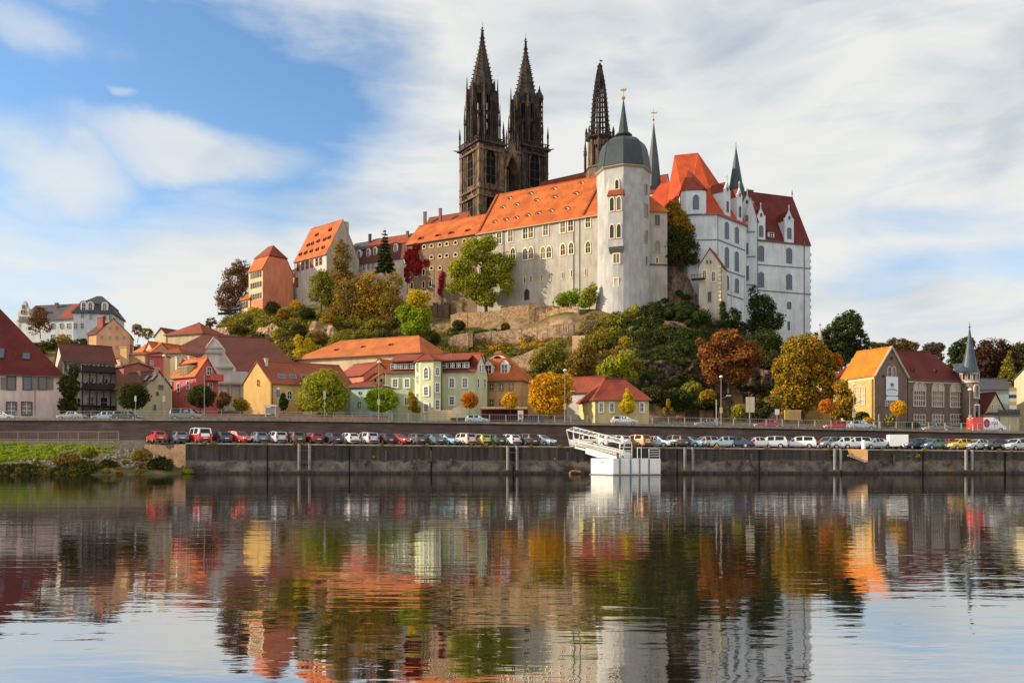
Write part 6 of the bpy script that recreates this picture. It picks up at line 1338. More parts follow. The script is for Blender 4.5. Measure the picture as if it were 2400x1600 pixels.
# ---------------------------------------------------------------- quay, road walls, river bank
def strip(m, pts_top, zbot, Y0, Y1, mi=0):
    """A wall running along X with a given top line; zbot is a number or a function of x."""
    f = zbot if callable(zbot) else (lambda x: zbot)
    for (xa, za), (xb, zb) in zip(pts_top, pts_top[1:]):
        m.loft([[(xa, Y0, f(xa)), (xb, Y0, f(xb)), (xb, Y1, f(xb)), (xa, Y1, f(xa))], [(xa, Y0, za), (xb, Y0, zb), (xb, Y1, zb), (xa, Y1, za)]], mi)
def quay_mat():
    m, nt, b = newmat('stained_quay_concrete'); L = nt.links.new; g = N(nt, 'ShaderNodeNewGeometry'); sp = N(nt, 'ShaderNodeSeparateXYZ'); L(g.outputs['Position'], sp.inputs[0])
    n1 = N(nt, 'ShaderNodeTexNoise'); n1.inputs['Scale'].default_value = .5; n1.inputs['Detail'].default_value = 8; n1.inputs['Roughness'].default_value = .68; L(g.outputs['Position'], n1.inputs[0])
    mp = N(nt, 'ShaderNodeVectorMath', operation='MULTIPLY'); mp.inputs[1].default_value = (1.6, 1.6, .12); L(g.outputs['Position'], mp.inputs[0])
    n2 = N(nt, 'ShaderNodeTexNoise'); n2.inputs['Scale'].default_value = 1; n2.inputs['Detail'].default_value = 5; L(mp.outputs[0], n2.inputs[0])
    # the river's high-water line leaves a pale limy band above the wet foot
    a = N(nt, 'ShaderNodeMath', operation='MULTIPLY_ADD'); L(n1.outputs[0], a.inputs[0]); a.inputs[1].default_value = 2.2; L(sp.outputs[2], a.inputs[2])
    r1 = N(nt, 'ShaderNodeMapRange', interpolation_type='SMOOTHSTEP'); L(a.outputs[0], r1.inputs[0]); r1.inputs[1].default_value = 2.9; r1.inputs[2].default_value = 3.25; r1.inputs[3].default_value = 1; r1.inputs[4].default_value = 0
    r2 = N(nt, 'ShaderNodeMapRange', interpolation_type='SMOOTHSTEP'); L(sp.outputs[2], r2.inputs[0]); r2.inputs[1].default_value = .25; r2.inputs[2].default_value = .55
    mu = N(nt, 'ShaderNodeMath', operation='MULTIPLY'); L(r1.outputs[0], mu.inputs[0]); L(r2.outputs[0], mu.inputs[1])
    d = N(nt, 'ShaderNodeValToRGB'); e = d.color_ramp.elements; e[0].position = .35; e[0].color = (.011, .009, .0075, 1); e[1].position = .68; e[1].color = (.058, .044, .035, 1); L(n2.outputs[0], d.inputs[0])
    l = N(nt, 'ShaderNodeValToRGB'); e = l.color_ramp.elements; e[0].position = .38; e[0].color = (.022, .018, .015, 1); e[1].position = .6; e[1].color = (.155, .13, .105, 1); L(n1.outputs[0], l.inputs[0])
    mx = N(nt, 'ShaderNodeMix', data_type='RGBA'); L(mu.outputs[0], mx.inputs[0]); L(d.outputs[0], mx.inputs[6]); L(l.outputs[0], mx.inputs[7]); L(mx.outputs[2], b.inputs['Base Color'])
    b.inputs['Roughness'].default_value = .9; bn = N(nt, 'ShaderNodeBump'); bn.inputs['Strength'].default_value = .5; bn.inputs['Distance'].default_value = .2; L(n1.outputs[0], bn.inputs['Height']); L(bn.outputs[0], b.inputs['Normal'])
    return m
M_QUAY = quay_mat(); M_JOINT = solid('dark_joint', (.012, .011, .010), 1, 0, 0); M_COPE = noisy('worn_coping', (.34, .29, .22), (.16, .135, .105), 1.2, .9, .2, 0, 3); M_ROADW = noisy('purple_brown_masonry', (.15, .102, .09), (.078, .055, .05), .35, .92, .5, (.5, .5, 4.0), 1.0, .15, (.38, .64))
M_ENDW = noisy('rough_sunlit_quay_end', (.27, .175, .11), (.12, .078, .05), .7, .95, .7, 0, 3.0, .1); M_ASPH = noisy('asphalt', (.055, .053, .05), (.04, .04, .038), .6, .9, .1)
QX0 = (435 - 1200) * 125 / F
def quay():
    e = empty('quay_wall', (20, 125, 0), 'long dark stained river quay wall below the row of parked cars', 'quay wall')
    xs = list(np.arange(QX0, 120, 6.0)); g = random.Random(3); m = MB()
    for i, (a, b) in enumerate(zip(xs, xs[1:])):   # cast panels, each slightly out of line
        y = 125 + g.uniform(-.05, .06); a2 = a + (.03 if i else 0)
        strip(m, [(a2, quay_z(a2) - .22), (b, quay_z(b) - .22)], -1.5, y, 132)
    m.build('masonry', M_QUAY, e); m = MB()
    for i, (a, b) in enumerate(zip(xs, xs[1:])):
        strip(m, [(a + .02, quay_z(a) + g.uniform(-.03, .02)), (b, quay_z(b) + g.uniform(-.03, .02))], lambda x: quay_z(x) - .22, 124.85 + g.uniform(-.04, .04), 125.75)
    m.build('coping', M_COPE, e)
    for i, a in enumerate(xs):
        if i % 2 == 0 and i: q = MB(); q.box((a, 124.98, (quay_z(a) - 1.2) / 2), (g.uniform(.08, .2), .25, quay_z(a) + .6)); q.build('joint', M_JOINT, e)
    for px in (905, 1010, 1330, 1760, 2095): q = MB(); x = (px - 1200) * 125 / F; q.box((x, 124.9, quay_z(x) - 1.6), (.3, .2, 1.6)); q.build('recess_ladder', M_DMETAL, e)
    xl, yl = -56.0, 133.5; p, q = Vector((QX0, 125)), Vector((xl, yl)); m = MB()
    V = [(QX0, 125.02, -1.2), (QX0 + .02, 131.9, -1.2), (xl, yl, -1.2)]
    m.loft([[(QX0, 125.0, -1.2), (QX0, 133.5, -1.2), (xl - 2.5, 131.5, -1.2)], [(QX0, 125.0, quay_z(QX0) - .22), (QX0, 133.5, quay_z(QX0) - .22), (xl - 2.5, 131.5, quay_z(QX0) - .18)]])
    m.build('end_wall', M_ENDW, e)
    m = MB(); m.poly([(xl - 2, 132, quay_z(-50) - .17), (QX0, 124.9, quay_z(QX0) - .02), (-46, 139, quay_z(-46) - .02), (-60, 139, quay_z(-50) - .1)])
    for a, b in zip(xs, xs[1:]): m.poly([(a, 125.75, quay_z(a) - .02), (b, 125.75, quay_z(b) - .02), (b, 139, quay_z(b) - .02), (a, 139, quay_z(a) - .02)])
    tag(m.build('parking_pavement', M_ASPH), kind='structure')
    w = empty('road_wall', (0, 139, 5), 'long purple brown stone wall carrying the road above the parking', 'retaining wall'); xs = list(np.arange(-150, 151, 6.0)); m = MB(); c = MB()
    strip(m, [(x, road_z(x) - .45) for x in xs], 1.5, 139, 140.2); m.build('masonry', M_ROADW, w)
    for a, b in zip(xs, xs[1:]): strip(c, [(a + .05, road_z(a) - .02 + g.uniform(-.02, .02)), (b, road_z(b) - .02)], lambda x: road_z(x) - .42, 138.65, 140.3)
    c.build('coping', M_COPE, w); d = MB(); strip(d, [(x, road_z(x) - .421) for x in xs], lambda x: road_z(x) - .62, 138.85, 139.1); d.build('drip_course', noisy('dark_ledge', (.045, .04, .038)), w)  # dark course just under the coping
    m = MB(); k = MB(); f = MB()
    for a, b in zip(xs, xs[1:]):
        R4 = lambda y0, y1, dz: [(a, y0, road_z(a) + dz), (b, y0, road_z(b) + dz), (b, y1, road_z(b) + dz), (a, y1, road_z(a) + dz)]
        k.poly(R4(140.2, 141.4, -.04)); m.poly(R4(141.4, 148.6, -.16)); k.poly(R4(148.6, 152.5, -.04)); k.loft([R4(141.3, 141.4, -.3), R4(141.3, 141.4, -.03)]); k.loft([R4(148.6, 148.72, -.3), R4(148.6, 148.72, -.03)])
        if int((a + 150) / 6) % 2 == 0: f.poly([(a, 144.95, road_z(a) - .155), (a + 3, 144.95, road_z(a + 3) - .155), (a + 3, 145.08, road_z(a + 3) - .155), (a, 145.08, road_z(a) - .155)])
    tag(m.build('road', M_ASPH), kind='structure'); tag(k.build('pavement', noisy('paving', (.24, .22, .19), (.17, .155, .135), .8)), kind='structure'); tag(f.build('road_markings', solid('road_paint', (.7, .7, .68))), kind='structure')
quay()
def railing(name, label, x0, x1, Y, zf, h, post, bars=0, rails=(0.0, 1.0), mat=None, pw=.09, postw=None, pm=None):
    e = empty(name, ((x0 + x1) / 2, Y, zf((x0 + x1) / 2)), label, 'railing'); n = int((x1 - x0) / post)
    for i in range(n + 1):
        x = x0 + (x1 - x0) * i / n; m = MB(); w = postw or .1; m.box((x, Y, zf(x) + h / 2), (w, w, h)); m.build('post', pm or mat or M_METAL, e)
    for r in rails:
        m = MB()
        for i in range(n): a, b = x0 + (x1 - x0) * i / n, x0 + (x1 - x0) * (i + 1) / n; m.tube((a, Y - .02, zf(a) + .08 + (h - .1) * r), (b, Y - .02, zf(b) + .08 + (h - .1) * r), pw / 2, n=5)
        m.build('rail', mat or M_METAL, e)
    if bars:
        m = MB()
        for i in range(int((x1 - x0) / bars)): x = x0 + (i + .5) * bars; m.tube((x, Y, zf(x) + .08), (x, Y, zf(x) + h - .05), .018, n=4)
        m.build('bars', mat or M_METAL, e)
railing('road_railing', 'thin dark railing along the road in front of the left houses', -84, -20, 139.35, road_z, 1.15, 3.0, 0, (.15, .6, 1), M_METAL, .06)
railing('road_railing', 'grey railing with pale posts along the road on the right half', -19.6, 84, 139.35, road_z, 1.15, 2.6, .3, (.12, 1), M_METAL, .06, .14, noisy('pale_post', (.42, .38, .33)))
pw = empty('parapet_wall', (35, 148.9, 6), 'low grey brown wall behind the road on the right', 'wall'); _m = MB(); _x = list(np.arange(-14, 90, 4.0))
strip(_m, [(x, road_z(x) + .95) for x in _x], lambda x: road_z(x) - .5, 152.6, 152.9); _m.build('masonry', noisy('grey_brown_parapet', (.27, .23, .18), (.19, .16, .13), .8), pw); _m = MB(); strip(_m, [(x, road_z(x) + 1.06) for x in _x], lambda x: road_z(x) + .95, 152.55, 152.95); _m.build('coping', M_COPE, pw)
pw = empty('garden_wall', (-45, 152, 8), 'low pink brick garden wall along the pavement by the yellow gabled house', 'wall'); _m = MB(); _x = list(np.arange(-58, -20, 3.0))
strip(_m, [(x, road_z(x) + 1.15) for x in _x], lambda x: road_z(x) - .5, 151.5, 151.8); _m.build('masonry', noisy('pink_brick', (.42, .24, .17), (.30, .17, .12), .8), pw); _m = MB(); strip(_m, [(x, road_z(x) + 1.25) for x in _x], lambda x: road_z(x) + 1.15, 151.45, 151.85); _m.build('coping', M_COPE, pw)
lz = lambda x: 5.0
m = MB(); m.prism([(-150, 130), (-55, 130), (-55, 139.3), (-150, 139.3)], 2.5, 5.0); tag(m.build('path', M_COPE), kind='structure')
railing('path_railing', 'pale railing of close vertical bars above the grassy bank', -110, -60.5, 131.2, lz, 1.35, 3.0, .22, (.05, 1), noisy('pale_rail', (.30, .24, .20)), .09)
def bank():
    from mathutils import noise
    V = []; xs = np.arange(-150, -46.5, .7); K = 16; nx = len(xs)
    for j in range(K):
        t = j / (K - 1)
        for x in xs:
            u = np.interp(x, [-75, -60, -52, -47.5], [0, .3, .65, 1]); yb = 115.5 + 7.5 * u; yt = 130.2 - 2.5 * u; zt = 4.55 - 3.6 * u ** 1.3
            y = yb + (yt - yb) * t; z = -.5 + (zt + .5) * (t ** .8) + noise.noise(Vector((x * .5, y * .5, 1))) * .35 * (1 - t * .6); V.append((x, y, z))
    Fs = [(j * nx + i, j * nx + i + 1, (j + 1) * nx + i + 1, (j + 1) * nx + i) for j in range(K - 1) for i in range(nx - 1)]
    tag(MB().mesh(V, Fs).build('river_bank', noisy('bank_soil_and_grass', (.09, .10, .025), (.10, .075, .045), .3, .95, .4), smooth=True), kind='structure')
    def bz(x, y):
        u = np.interp(x, [-75, -60, -52, -47.5], [0, .3, .65, 1]); yb = 115.5 + 7.5 * u; yt = 130.2 - 2.5 * u; zt = 4.55 - 3.6 * u ** 1.3; t = min(1, max(0, (y - yb) / (yt - yb))); return -.5 + (zt + .5) * t ** .8
    g = random.Random(5); bl = []
    for i in range(700): x = -60 - 40 * g.random() ** .6; y = g.uniform(119.5 + max(0, x + 78) * .35, 130.2); bl.append(((x, y, bz(x, y) + .05), 1.0, .8, .18))
    tag(leaf_mesh('bank_grass', bl, 42000, .24, LM('bright'), None, 5, .5, 3, .2, loc=(-75, 124, 2)), kind='stuff')
    for nm, lab, mt, spec in (('bank_scrub', None, 'darkolive', [(-92, -58, 115.6, 118.6, 90, .8)]), ('bank_weeds', None, 'brownolive', [(-70, -52, 117, 121, 30, .45)])):
        bl = []
        for x0, x1, y0, y1, n, r in spec:
            for i in range(n):
                x = g.uniform(x0, x1); y = g.uniform(y0, y1) + max(0, (x + 66) * .32); s = r * g.uniform(.5, 1.1); bl.append(((x, y, bz(x, y) + s * .45), s * 1.4, s, s))
        tag(leaf_mesh(nm, bl, 9000, .34, LM(mt), None, 6, .4, 10, .4, loc=(-70, 120, 1)), kind='stuff')
    m = MB(); rk = random.Random(8)
    for i in range(300):
        x = rk.uniform(-70, -52); y = rk.uniform(119, 127) + max(0, (x + 66) * .25); r = rk.uniform(.12, .42); z = bz(x, y) + r * .2
        m.loft([[(x + r * math.cos(a) * rk.uniform(.7, 1.2), y + r * math.sin(a), z - r * .6) for a in (0, 1.2, 2.4, 3.8, 5.1)], [(x + r * .6 * math.cos(a + .3), y + r * .6 * math.sin(a + .3), z + r * rk.uniform(.3, .7)) for a in (0, 1.2, 2.4, 3.8, 5.1)]])
    tag(m.build('bank_rubble', noisy('grey_rubble', (.30, .27, .22), (.16, .14, .12), 1.5)), kind='stuff')
    for i, (px, py, rx, ry, mt, lab) in enumerate([(375, 1085, 26, 18, 'darkolive', 'dark green bush at the sunlit end of the quay wall'), (330, 1065, 22, 16, 'brownolive', 'brownish shrub on the rubble slope left of the quay'), (250, 1090, 26, 14, 'darkolive', 'dark shrub in the middle of the bank by the waterline'), (155, 1075, 30, 16, 'brownolive', 'tawny bush at the right edge of the bright grass'), (70, 1098, 40, 12, 'dark', 'dark waterside bush below the bright grass on the left'), (440, 1103, 10, 6, 'yellowgreen', 'small bright weed tuft at the corner foot of the quay'), (210, 1060, 18, 12, 'olive', 'olive shrub behind the tawny bush on the bank')]):
        tree('bush', lab, 120 + (px - 70) * .012, (px, py + ry), [(px, py, rx, ry), (px - rx * .6, py + ry * .3, rx * .6, ry * .7), (px + rx * .6, py + ry * .3, rx * .6, ry * .7)], mt, 1500, .3, 'bush', tr=.05)
bank()
# weeds rooted along the quay edge and in its joints
_g = random.Random(12); _b = []
for i in range(110):
    x = _g.uniform(QX0 + .5, 76); z = quay_z(x) - (.05 if _g.random() < .75 else _g.uniform(.3, 3.2)); s = _g.uniform(.10, .34); _b.append(((x, 124.8, z), s * 1.3, s * .6, s))
tag(leaf_mesh('quay_weeds', _b, 2600, .16, LM('brownolive'), None, 77, .5, 3, .2, loc=(0, 125, 3)), kind='stuff')
# fender pilings on the quay
def piling(px, lab, dx):
    e = empty('fender_piling', P(px, 1110, 124.5), lab, 'piling', 'paired fender piles on the quay wall'); x = (px - 1200) * 124.5 / F; zt = quay_z(x) - .1
    for s in (-dx / 2, dx / 2):
        m = MB(); m.lathe([(.22, .6), (.22, zt), (.19, zt + .12)], (x + s, 124.6), 10); m.build('pile', noisy('galvanised_pile', (.22, .215, .21), (.10, .085, .075), .7, .6, 0, .2, 2.0), e)
    for z in (zt - .9, 1.6):
        m = MB(); m.box((x, 124.75, z), (dx + .9, .2, .16)); m.build('bracket', M_DMETAL, e)
for px, lab, dx in ((713, 'pair of grey fender piles below the black and dark red parked cars', 1.5), (1201, 'pair of grey fender piles below the white car left of the gangway', 1.35), (1615, 'pair of slim grey fender piles just right of the white pontoon', 1.15), (1964, 'pair of grey fender piles left of the orange triangular quay patch', .85), (2272, 'pair of grey fender piles below the yellow car', .9)): piling(px, lab, dx)
m = MB(); e = empty('quay_ramp', P(2010, 1090, 124.9), 'sunlit orange triangular stair flank set into the quay wall', 'stairs')
q = [P(1987, 1051, 124.6), P(2034, 1053, 124.0), P(2034, 1082, 124.0), P(1990, 1066, 124.6)]; m.loft([q, [v + Vector((.25, .9, 0)) for v in q]]); m.build('flank_wall', noisy('orange_sandstone', (.60, .34, .15), (.45, .24, .10), .9), e)
m = MB()
for i in range(7): a = P(1990 + i * 6.3, 1067 + i * 2.4, 124.4 - i * .06); m.box(tuple(a), (.42, .5, .22))
m.build('steps', M_COPE, e)

# ---------------------------------------------------------------- pontoon and gangway
def pontoon():
    wht = noisy('white_steel', (.60, .60, .59), (.40, .38, .34), .5, .45, 0, .12, 1.6, .3, (.46, .78)); Yp = 119.0
    e = empty('pontoon', P(1466, 1113, Yp), 'white floating pontoon with blue joints moored at the quay', 'pontoon'); A, Bc, Cc = XY(1385, 121.5), XY(1437, 118.2), XY(1548, 119.4); D_ = Vector((Cc.x - 1.2, 124)); z0, z1 = .12, Z(1074, 119)
    m = MB(); m.prism([A, Bc, Cc, D_, Vector((A.x + .6, 124))], -.5, z1); m.build('hull', wht, e)
    f = Fac(Bc, Cc); b = MB(); pv = solid('blue_joint', (.10, .16, .22), .5)
    for px in (1453, 1478, 1499, 1521): p = f.pt(f.s_at(px), 0, .02); q = MB(); q.box((p.x, p.y, (z0 + z1) / 2), (.22, .1, z1 - z0 - .1), 0, f.d); q.build('joint', pv, e)
    q = MB(); q.prism(offset_quad([A, Bc, Cc, D_], [.12] * 4), -.4, z0); q.build('rubbing_strake', noisy('dark_strake', (.16, .13, .10)), e)
    fl = Fac(A, Bc); q = MB(); dk = solid('faint_mark', (.12, .11, .11), .6)
    for i in range(5): p = fl.pt(fl.s_at(1407 + i * 2.4), Z(1083.5 - (i % 2) * .5, 120), .02); q.box(tuple(p), (.1, .03, .16 + .05 * (i % 3)), 0, fl.d)
    q.build('marking', dk, e)
    def rail(pts, h, n=3, mat=wht):
        q = MB()
        for a, b_ in zip(pts, pts[1:]):
            L = (b_ - a).length; k = max(1, int(L / 1.1))
            for i in range(k + 1): v = a.lerp(b_, i / k); q.tube(v, v + Vector((0, 0, h)), .045, n=5)
            for r in range(n): q.tube(a + Vector((0, 0, h * (r + 1) / n)), b_ + Vector((0, 0, h * (r + 1) / n)), .04, n=5)
        return q
    top = lambda px, Y: Vector((*XY(px, Y), z1)); q = rail([top(1521, 119.3), top(1546, 119.5), top(1546, 123)], 1.35, 4); q.build('railing', wht, e)
    q = MB()
    for px in (1494, 1503): q.tube(top(px, 119.2), top(px, 119.2) + Vector((0, 0, 1.5)), .05)
    q.tube(top(1494, 119.2) + Vector((0, 0, 1.5)), top(1503, 119.2) + Vector((0, 0, 1.5)), .05); q.build('ladder_hoop', wht, e)
    q = MB(); p = top(1448, 119.5); q.lathe([(.16, z1), (.16, z1 + .55), (.22, z1 + .6), (.22, z1 + .75)], p.xy, 8); q.build('bollard', M_DMETAL, e)
    q = MB(); q.box((*XY(1470, 120), z1 + .5), (.9, .2, .9)); q.build('notice_board', wht, e)
    g = empty('gangway', P(1340, 1046, 124.5), 'white sloping gangway with trussed handrails from quay to pontoon', 'gangway')
    a, b_ = P(1336, 1044, 125.4), P(1455, 1071, 120.4); a.z = quay_z(a.x) + .12; w = Vector((.55, 1.6, 0))
    q = MB(); q.loft([[a, b_, b_ + w, a + w], [v + Vector((0, 0, -.25)) for v in (a, b_, b_ + w, a + w)]]); q.build('deck', wht, g)
    u = P(1370, 1055, 124.4); q = MB(); v = [P(1372, 1049, 123.6), P(1450, 1070, 120.4), P(1450, 1074, 120.4), P(1402, 1072, 122.4), P(1372, 1062, 123.6)]; q.loft([v, [t + Vector((.3, 1.2, 0)) for t in v]]); q.build('side_plate', wht, g)
    top_a, top_b = P(1328, 1007, 124.8), P(1458, 1039, 119.6); ra, rb = P(1345, 1001, 127), P(1470, 1033, 121.6)
    for s, (ta, tb, o) in enumerate(((top_a, top_b, Vector((0, 0, 0))), (ra, rb, w))):
        q = MB(); q.tube(ta, tb, .09); K = 11
        for r in (.30, .55, .8): q.tube((a + o).lerp(ta, .38 * r), (b_ + o).lerp(tb, .38 * r), .045)
        q.tube((a + o).lerp(ta, .38), (b_ + o).lerp(tb, .38), .07)
        for i in range(K * 2 + 1): v0 = (a + o).lerp(b_ + o, i / K / 2); v1 = ta.lerp(tb, i / K / 2); q.tube(v0, v0.lerp(v1, .38), .04, n=4)
        for f_ in (0, .12, .97): q.tube((a + o).lerp(b_ + o, f_), ta.lerp(tb, f_), .07)
        q.build('handrail', wht, g)
    q = MB(); K = 12
    for i in range(K + 1): q.tube(top_a.lerp(top_b, i / K), ra.lerp(rb, i / K), .05, n=4); 
    for i in range(K): q.tube(top_a.lerp(top_b, i / K), ra.lerp(rb, (i + 1) / K), .035, n=4)
    q.build('roof_truss', wht, g)
    q = rail([P(1452, 1072, 120), P(1481, 1072, 119.6)], 2.0, 4); q.build('landing_rail', wht, g)
    r = empty('driftwood', P(1345, 1108, 123.9), 'orange brown bent tube or driftwood lying at the waterline left of the pontoon', 'driftwood'); q = MB(); pts = [P(1335, 1110, 123.9), P(1338, 1104, 123.8), P(1348, 1102, 123.8), P(1357, 1105, 123.8), P(1361, 1103, 123.8)]
    for s, t in zip(pts, pts[1:]): q.tube(s, t, .16, .13)
    q.build('log', noisy('rusty_wood', (.34, .15, .07), (.20, .09, .05)), r)
pontoon()

# ---------------------------------------------------------------- cars
M_TYRE = solid('tyre_rubber', (.018, .018, .018), .9); M_RIM = solid('alloy_rim', (.42, .42, .44), .35, .8); M_CARGLASS = solid('car_glass', (.010, .012, .014), .1, 0, .3)
M_TAIL = solid('tail_light', (.42, .02, .015), .25); M_HEAD = solid('head_light', (.75, .76, .76), .12, 0, .8); M_PLATE = solid('number_plate', (.75, .75, .70), .5); M_BUMP = solid('dark_bumper', (.035, .035, .038), .6)
def paint(key, c):
    k = 'car_paint_' + key
    if k in MATS: return MATS[k]
    m, nt, b = newmat(k); b.inputs['Base Color'].default_value = (*c, 1); b.inputs['Roughness'].default_value = .32; b.inputs['Specular IOR Level'].default_value = .5; b.inputs['Coat Weight'].default_value = .6; b.inputs['Coat Roughness'].default_value = .08; b.inputs['Metallic'].default_value = .15
    MATS[k] = m; return m
PAINT = dict(red=(.55, .02, .02), crimson=(.42, .02, .06), darkred=(.20, .015, .02), white=(.74, .74, .73), cream=(.70, .64, .52), silver=(.46, .48, .50), grey=(.20, .21, .22), darkgrey=(.07, .075, .08), black=(.018, .018, .02), navy=(.02, .03, .075), bluegrey=(.12, .18, .23), lightblue=(.22, .45, .58), teal=(.06, .15, .16), green=(.02, .07, .05), olive=(.48, .44, .10), yellow=(.72, .44, .02), tan=(.52, .30, .15), pinksilver=(.52, .42, .38), brown=(.10, .065, .045), paleblue=(.45, .56, .62))
# stations: x, belt height, roof height, half width at the belt, half width of the roof (front of the car at +x)
ST = {
 'hatch': (1.98, [(-1.98, .72, .74, .74, .66), (-1.9, .95, .99, .82, .70), (-1.5, .98, 1.40, .84, .60), (-.5, .95, 1.48, .85, .62), (.25, .92, 1.42, .85, .60), (1.0, .90, .95, .84, .68), (1.7, .78, .82, .80, .62), (1.98, .55, .58, .68, .5)]),
 'sedan': (2.25, [(-2.25, .70, .72, .74, .66), (-2.15, .90, .93, .82, .70), (-1.5, .96, 1.0, .86, .70), (-.85, .95, 1.38, .87, .58), (-.1, .93, 1.43, .87, .60), (.4, .90, 1.37, .87, .58), (1.15, .88, .93, .86, .68), (2.0, .74, .78, .80, .6), (2.25, .52, .55, .68, .5)]),
 'estate': (2.25, [(-2.25, .75, .77, .78, .70), (-2.17, .98, 1.03, .84, .74), (-1.85, 1.0, 1.50, .86, .66), (-.6, .97, 1.58, .87, .67), (.3, .95, 1.50, .87, .64), (1.05, .93, .98, .86, .70), (1.95, .80, .84, .82, .62), (2.25, .56, .6, .70, .5)]),
 'minibus': (2.4, [(-2.4, .8, .82, .86, .82), (-2.36, 1.1, 1.14, .90, .84), (-2.2, 1.12, 1.88, .92, .76), (-.5, 1.1, 1.97, .93, .78), (1.2, 1.08, 1.90, .93, .74), (1.85, 1.05, 1.12, .90, .74), (2.25, .9, .95, .86, .7), (2.4, .58, .6, .78, .6)]),
 'van': (2.9, [(-2.9, .8, .82, .94, .9), (-2.88, 1.2, 1.25, .98, .92), (-2.8, 1.3, 2.45, .98, .88), (.6, 1.25, 2.5, .98, .88), (1.3, 1.2, 2.2, .98, .80), (2.1, 1.15, 1.22, .95, .78), (2.7, .95, 1.0, .88, .7), (2.9, .58, .6, .8, .6)])}
CARS = {}
def car_proto(kind):
    """Parts of a car as unparented objects data: (name, mesh, sub-parts)."""
    L, st = ST[kind]; n = len(st); two = 1
    body = MB(); sec = []
    for x, zb, zr, wb, wr in st: sec.append([(x, wb * .9, .24), (x, wb, .45), (x, wb, zb), (x, wr, zr), (x, -wr, zr), (x, -wb, zb), (x, -wb, .45), (x, -wb * .9, .24)])
    for a, b in zip(sec, sec[1:]):
        for i in range(8): j = (i + 1) % 8; body.poly([a[i], a[j], b[j], b[i]], 1 if i in (2, 3, 4) else 0)
    body.poly(sec[0]); body.poly(sec[-1][::-1])
    def inset(q, k, out, kz=None):
        c = sum((Vector(v) for v in q), Vector()) / len(q); nn = (Vector(q[1]) - Vector(q[0])).cross(Vector(q[2]) - Vector(q[1])).normalized()
        if nn.dot(Vector((c.x * .3, c.y, c.z - .6))) < 0: nn = -nn
        return [c + (Vector(v) - c) * k + nn * out for v in q]
    hi = [i for i in range(n) if st[i][2] - st[i][1] > .3]; r0, r1 = hi[0], hi[-1]; parts = []
    gl = lambda nm, qs: parts.append((nm, (lambda m: ([m.poly(q) for q in qs], m)[1])(MB()), M_CARGLASS, []))
    S = sec
    gl('windscreen', [inset([S[r1][3], S[r1][4], S[r1 + 1][4], S[r1 + 1][3]], .86, .012)])
    gl('rear_window', [inset([S[r0][3], S[r0][4], S[r0 - 1][4], S[r0 - 1][3]], .78, .012)])
    for sd in (0, 1):
        a, b = (2, 3) if sd == 0 else (5, 4); qs = []
        for i in range(r0, r1): 
            if kind == 'van' and i < r1 - 1: continue
            qs.append(inset([S[i][a], S[i][b], S[i + 1][b], S[i + 1][a]], .84, .012))
        tri = [S[r1][a], S[r1][b], S[r1 + 1][b], S[r1 + 1][a]]; qs.append(inset(tri, .6, .012)); gl('side_window', qs)
    W = max(s[3] for s in st); wr = .36 if kind in ('van', 'minibus') else .32
    for wx in (L * .62, -L * .60):
        for sd in (1, -1):
            y = sd * (W - .09); t = MB(); ring = lambda yy, r: [(wx + r * math.cos(2 * math.pi * i / 14), yy, wr + r * math.sin(2 * math.pi * i / 14)) for i in range(14)]
            t.loft([ring(y - sd * .1, wr), ring(y + sd * .1, wr)]); h = MB(); h.loft([ring(y + sd * .08, wr * .62), ring(y + sd * .115, wr * .55)]); parts.append(('wheel', t, M_TYRE, [('rim', h, M_RIM)]))
    zl = .68 if kind in ('hatch', 'sedan', 'estate') else .85
    for sd in (1, -1):
        m = MB(); m.box((L - .13, sd * W * .66, zl), (.3, .36, .16), 0); parts.append(('headlight', m, M_HEAD, []))
        m = MB(); m.box((-L + .08, sd * W * .74, zl + .16), (.2, .26, .26 if kind in ('hatch', 'sedan') else .4), 0); parts.append(('taillight', m, M_TAIL, []))
    for x in (L - .06, -L + .06): m = MB(); m.box((x, 0, .40), (.2, W * 1.5, .22)); parts.append(('bumper', m, M_BUMP, []))
    for x in (L + .05, -L - .045): m = MB(); m.box((x, 0, .50 if x > 0 else .62), (.03, .52, .12)); parts.append(('number_plate', m, M_PLATE, []))
    if kind in ('hatch', 'sedan', 'estate'):
        for sd in (1, -1): m = MB(); m.box((st[r1][0] + .35, sd * (W + .05), .98), (.12, .16, .12)); parts.append(('wing_mirror', m, M_BUMP, []))
    me = []
    b = body.build('body', [M_BUMP, M_BUMP], None, raw=True); me.append(('body', b.data, [])); bpy.data.objects.remove(b)
    for nm, mb_, mt, subs in parts:
        o = mb_.build(nm, mt, None, raw=True); ss = []
        for s_ in subs: q = s_[1].build(s_[0], s_[2], None, raw=True); ss.append((s_[0], q.data)); bpy.data.objects.remove(q)
        me.append((nm, o.data, ss)); bpy.data.objects.remove(o)
    return me
def car(kind, px, Y, z, ang, col, label, group, col2=None, name='parked_car', cat='car', sc=1.0, pz=None):
    """ang: heading in degrees (0 = to the right of the photo, 90 = away from the river)."""
    if kind not in CARS: CARS[kind] = car_proto(kind)
    x = (px - 1200) * Y / F; zz = z(x) if callable(z) else z
    e = empty(name, (x, Y, zz), label, cat, group); e.rotation_euler = (0, 0, R(ang)); e.scale = (sc, sc, sc)
    for nm, me, ss in CARS[kind]:
        o = bpy.data.objects.new(nm, me); COL.objects.link(o); o.parent = e
        if nm == 'body':
            for i, c in enumerate((col, col2 or col)): o.material_slots[i].link = 'OBJECT'; o.material_slots[i].material = paint(c, PAINT[c])
        for s_ in ss: q = bpy.data.objects.new(s_[0], s_[1]); COL.objects.link(q); q.parent = o
    return e
GQ = 'cars parked in a row along the quay edge'; qz = lambda x: quay_z(x)
A1, A2 = 128, -40   # rear towards the river / front towards the river
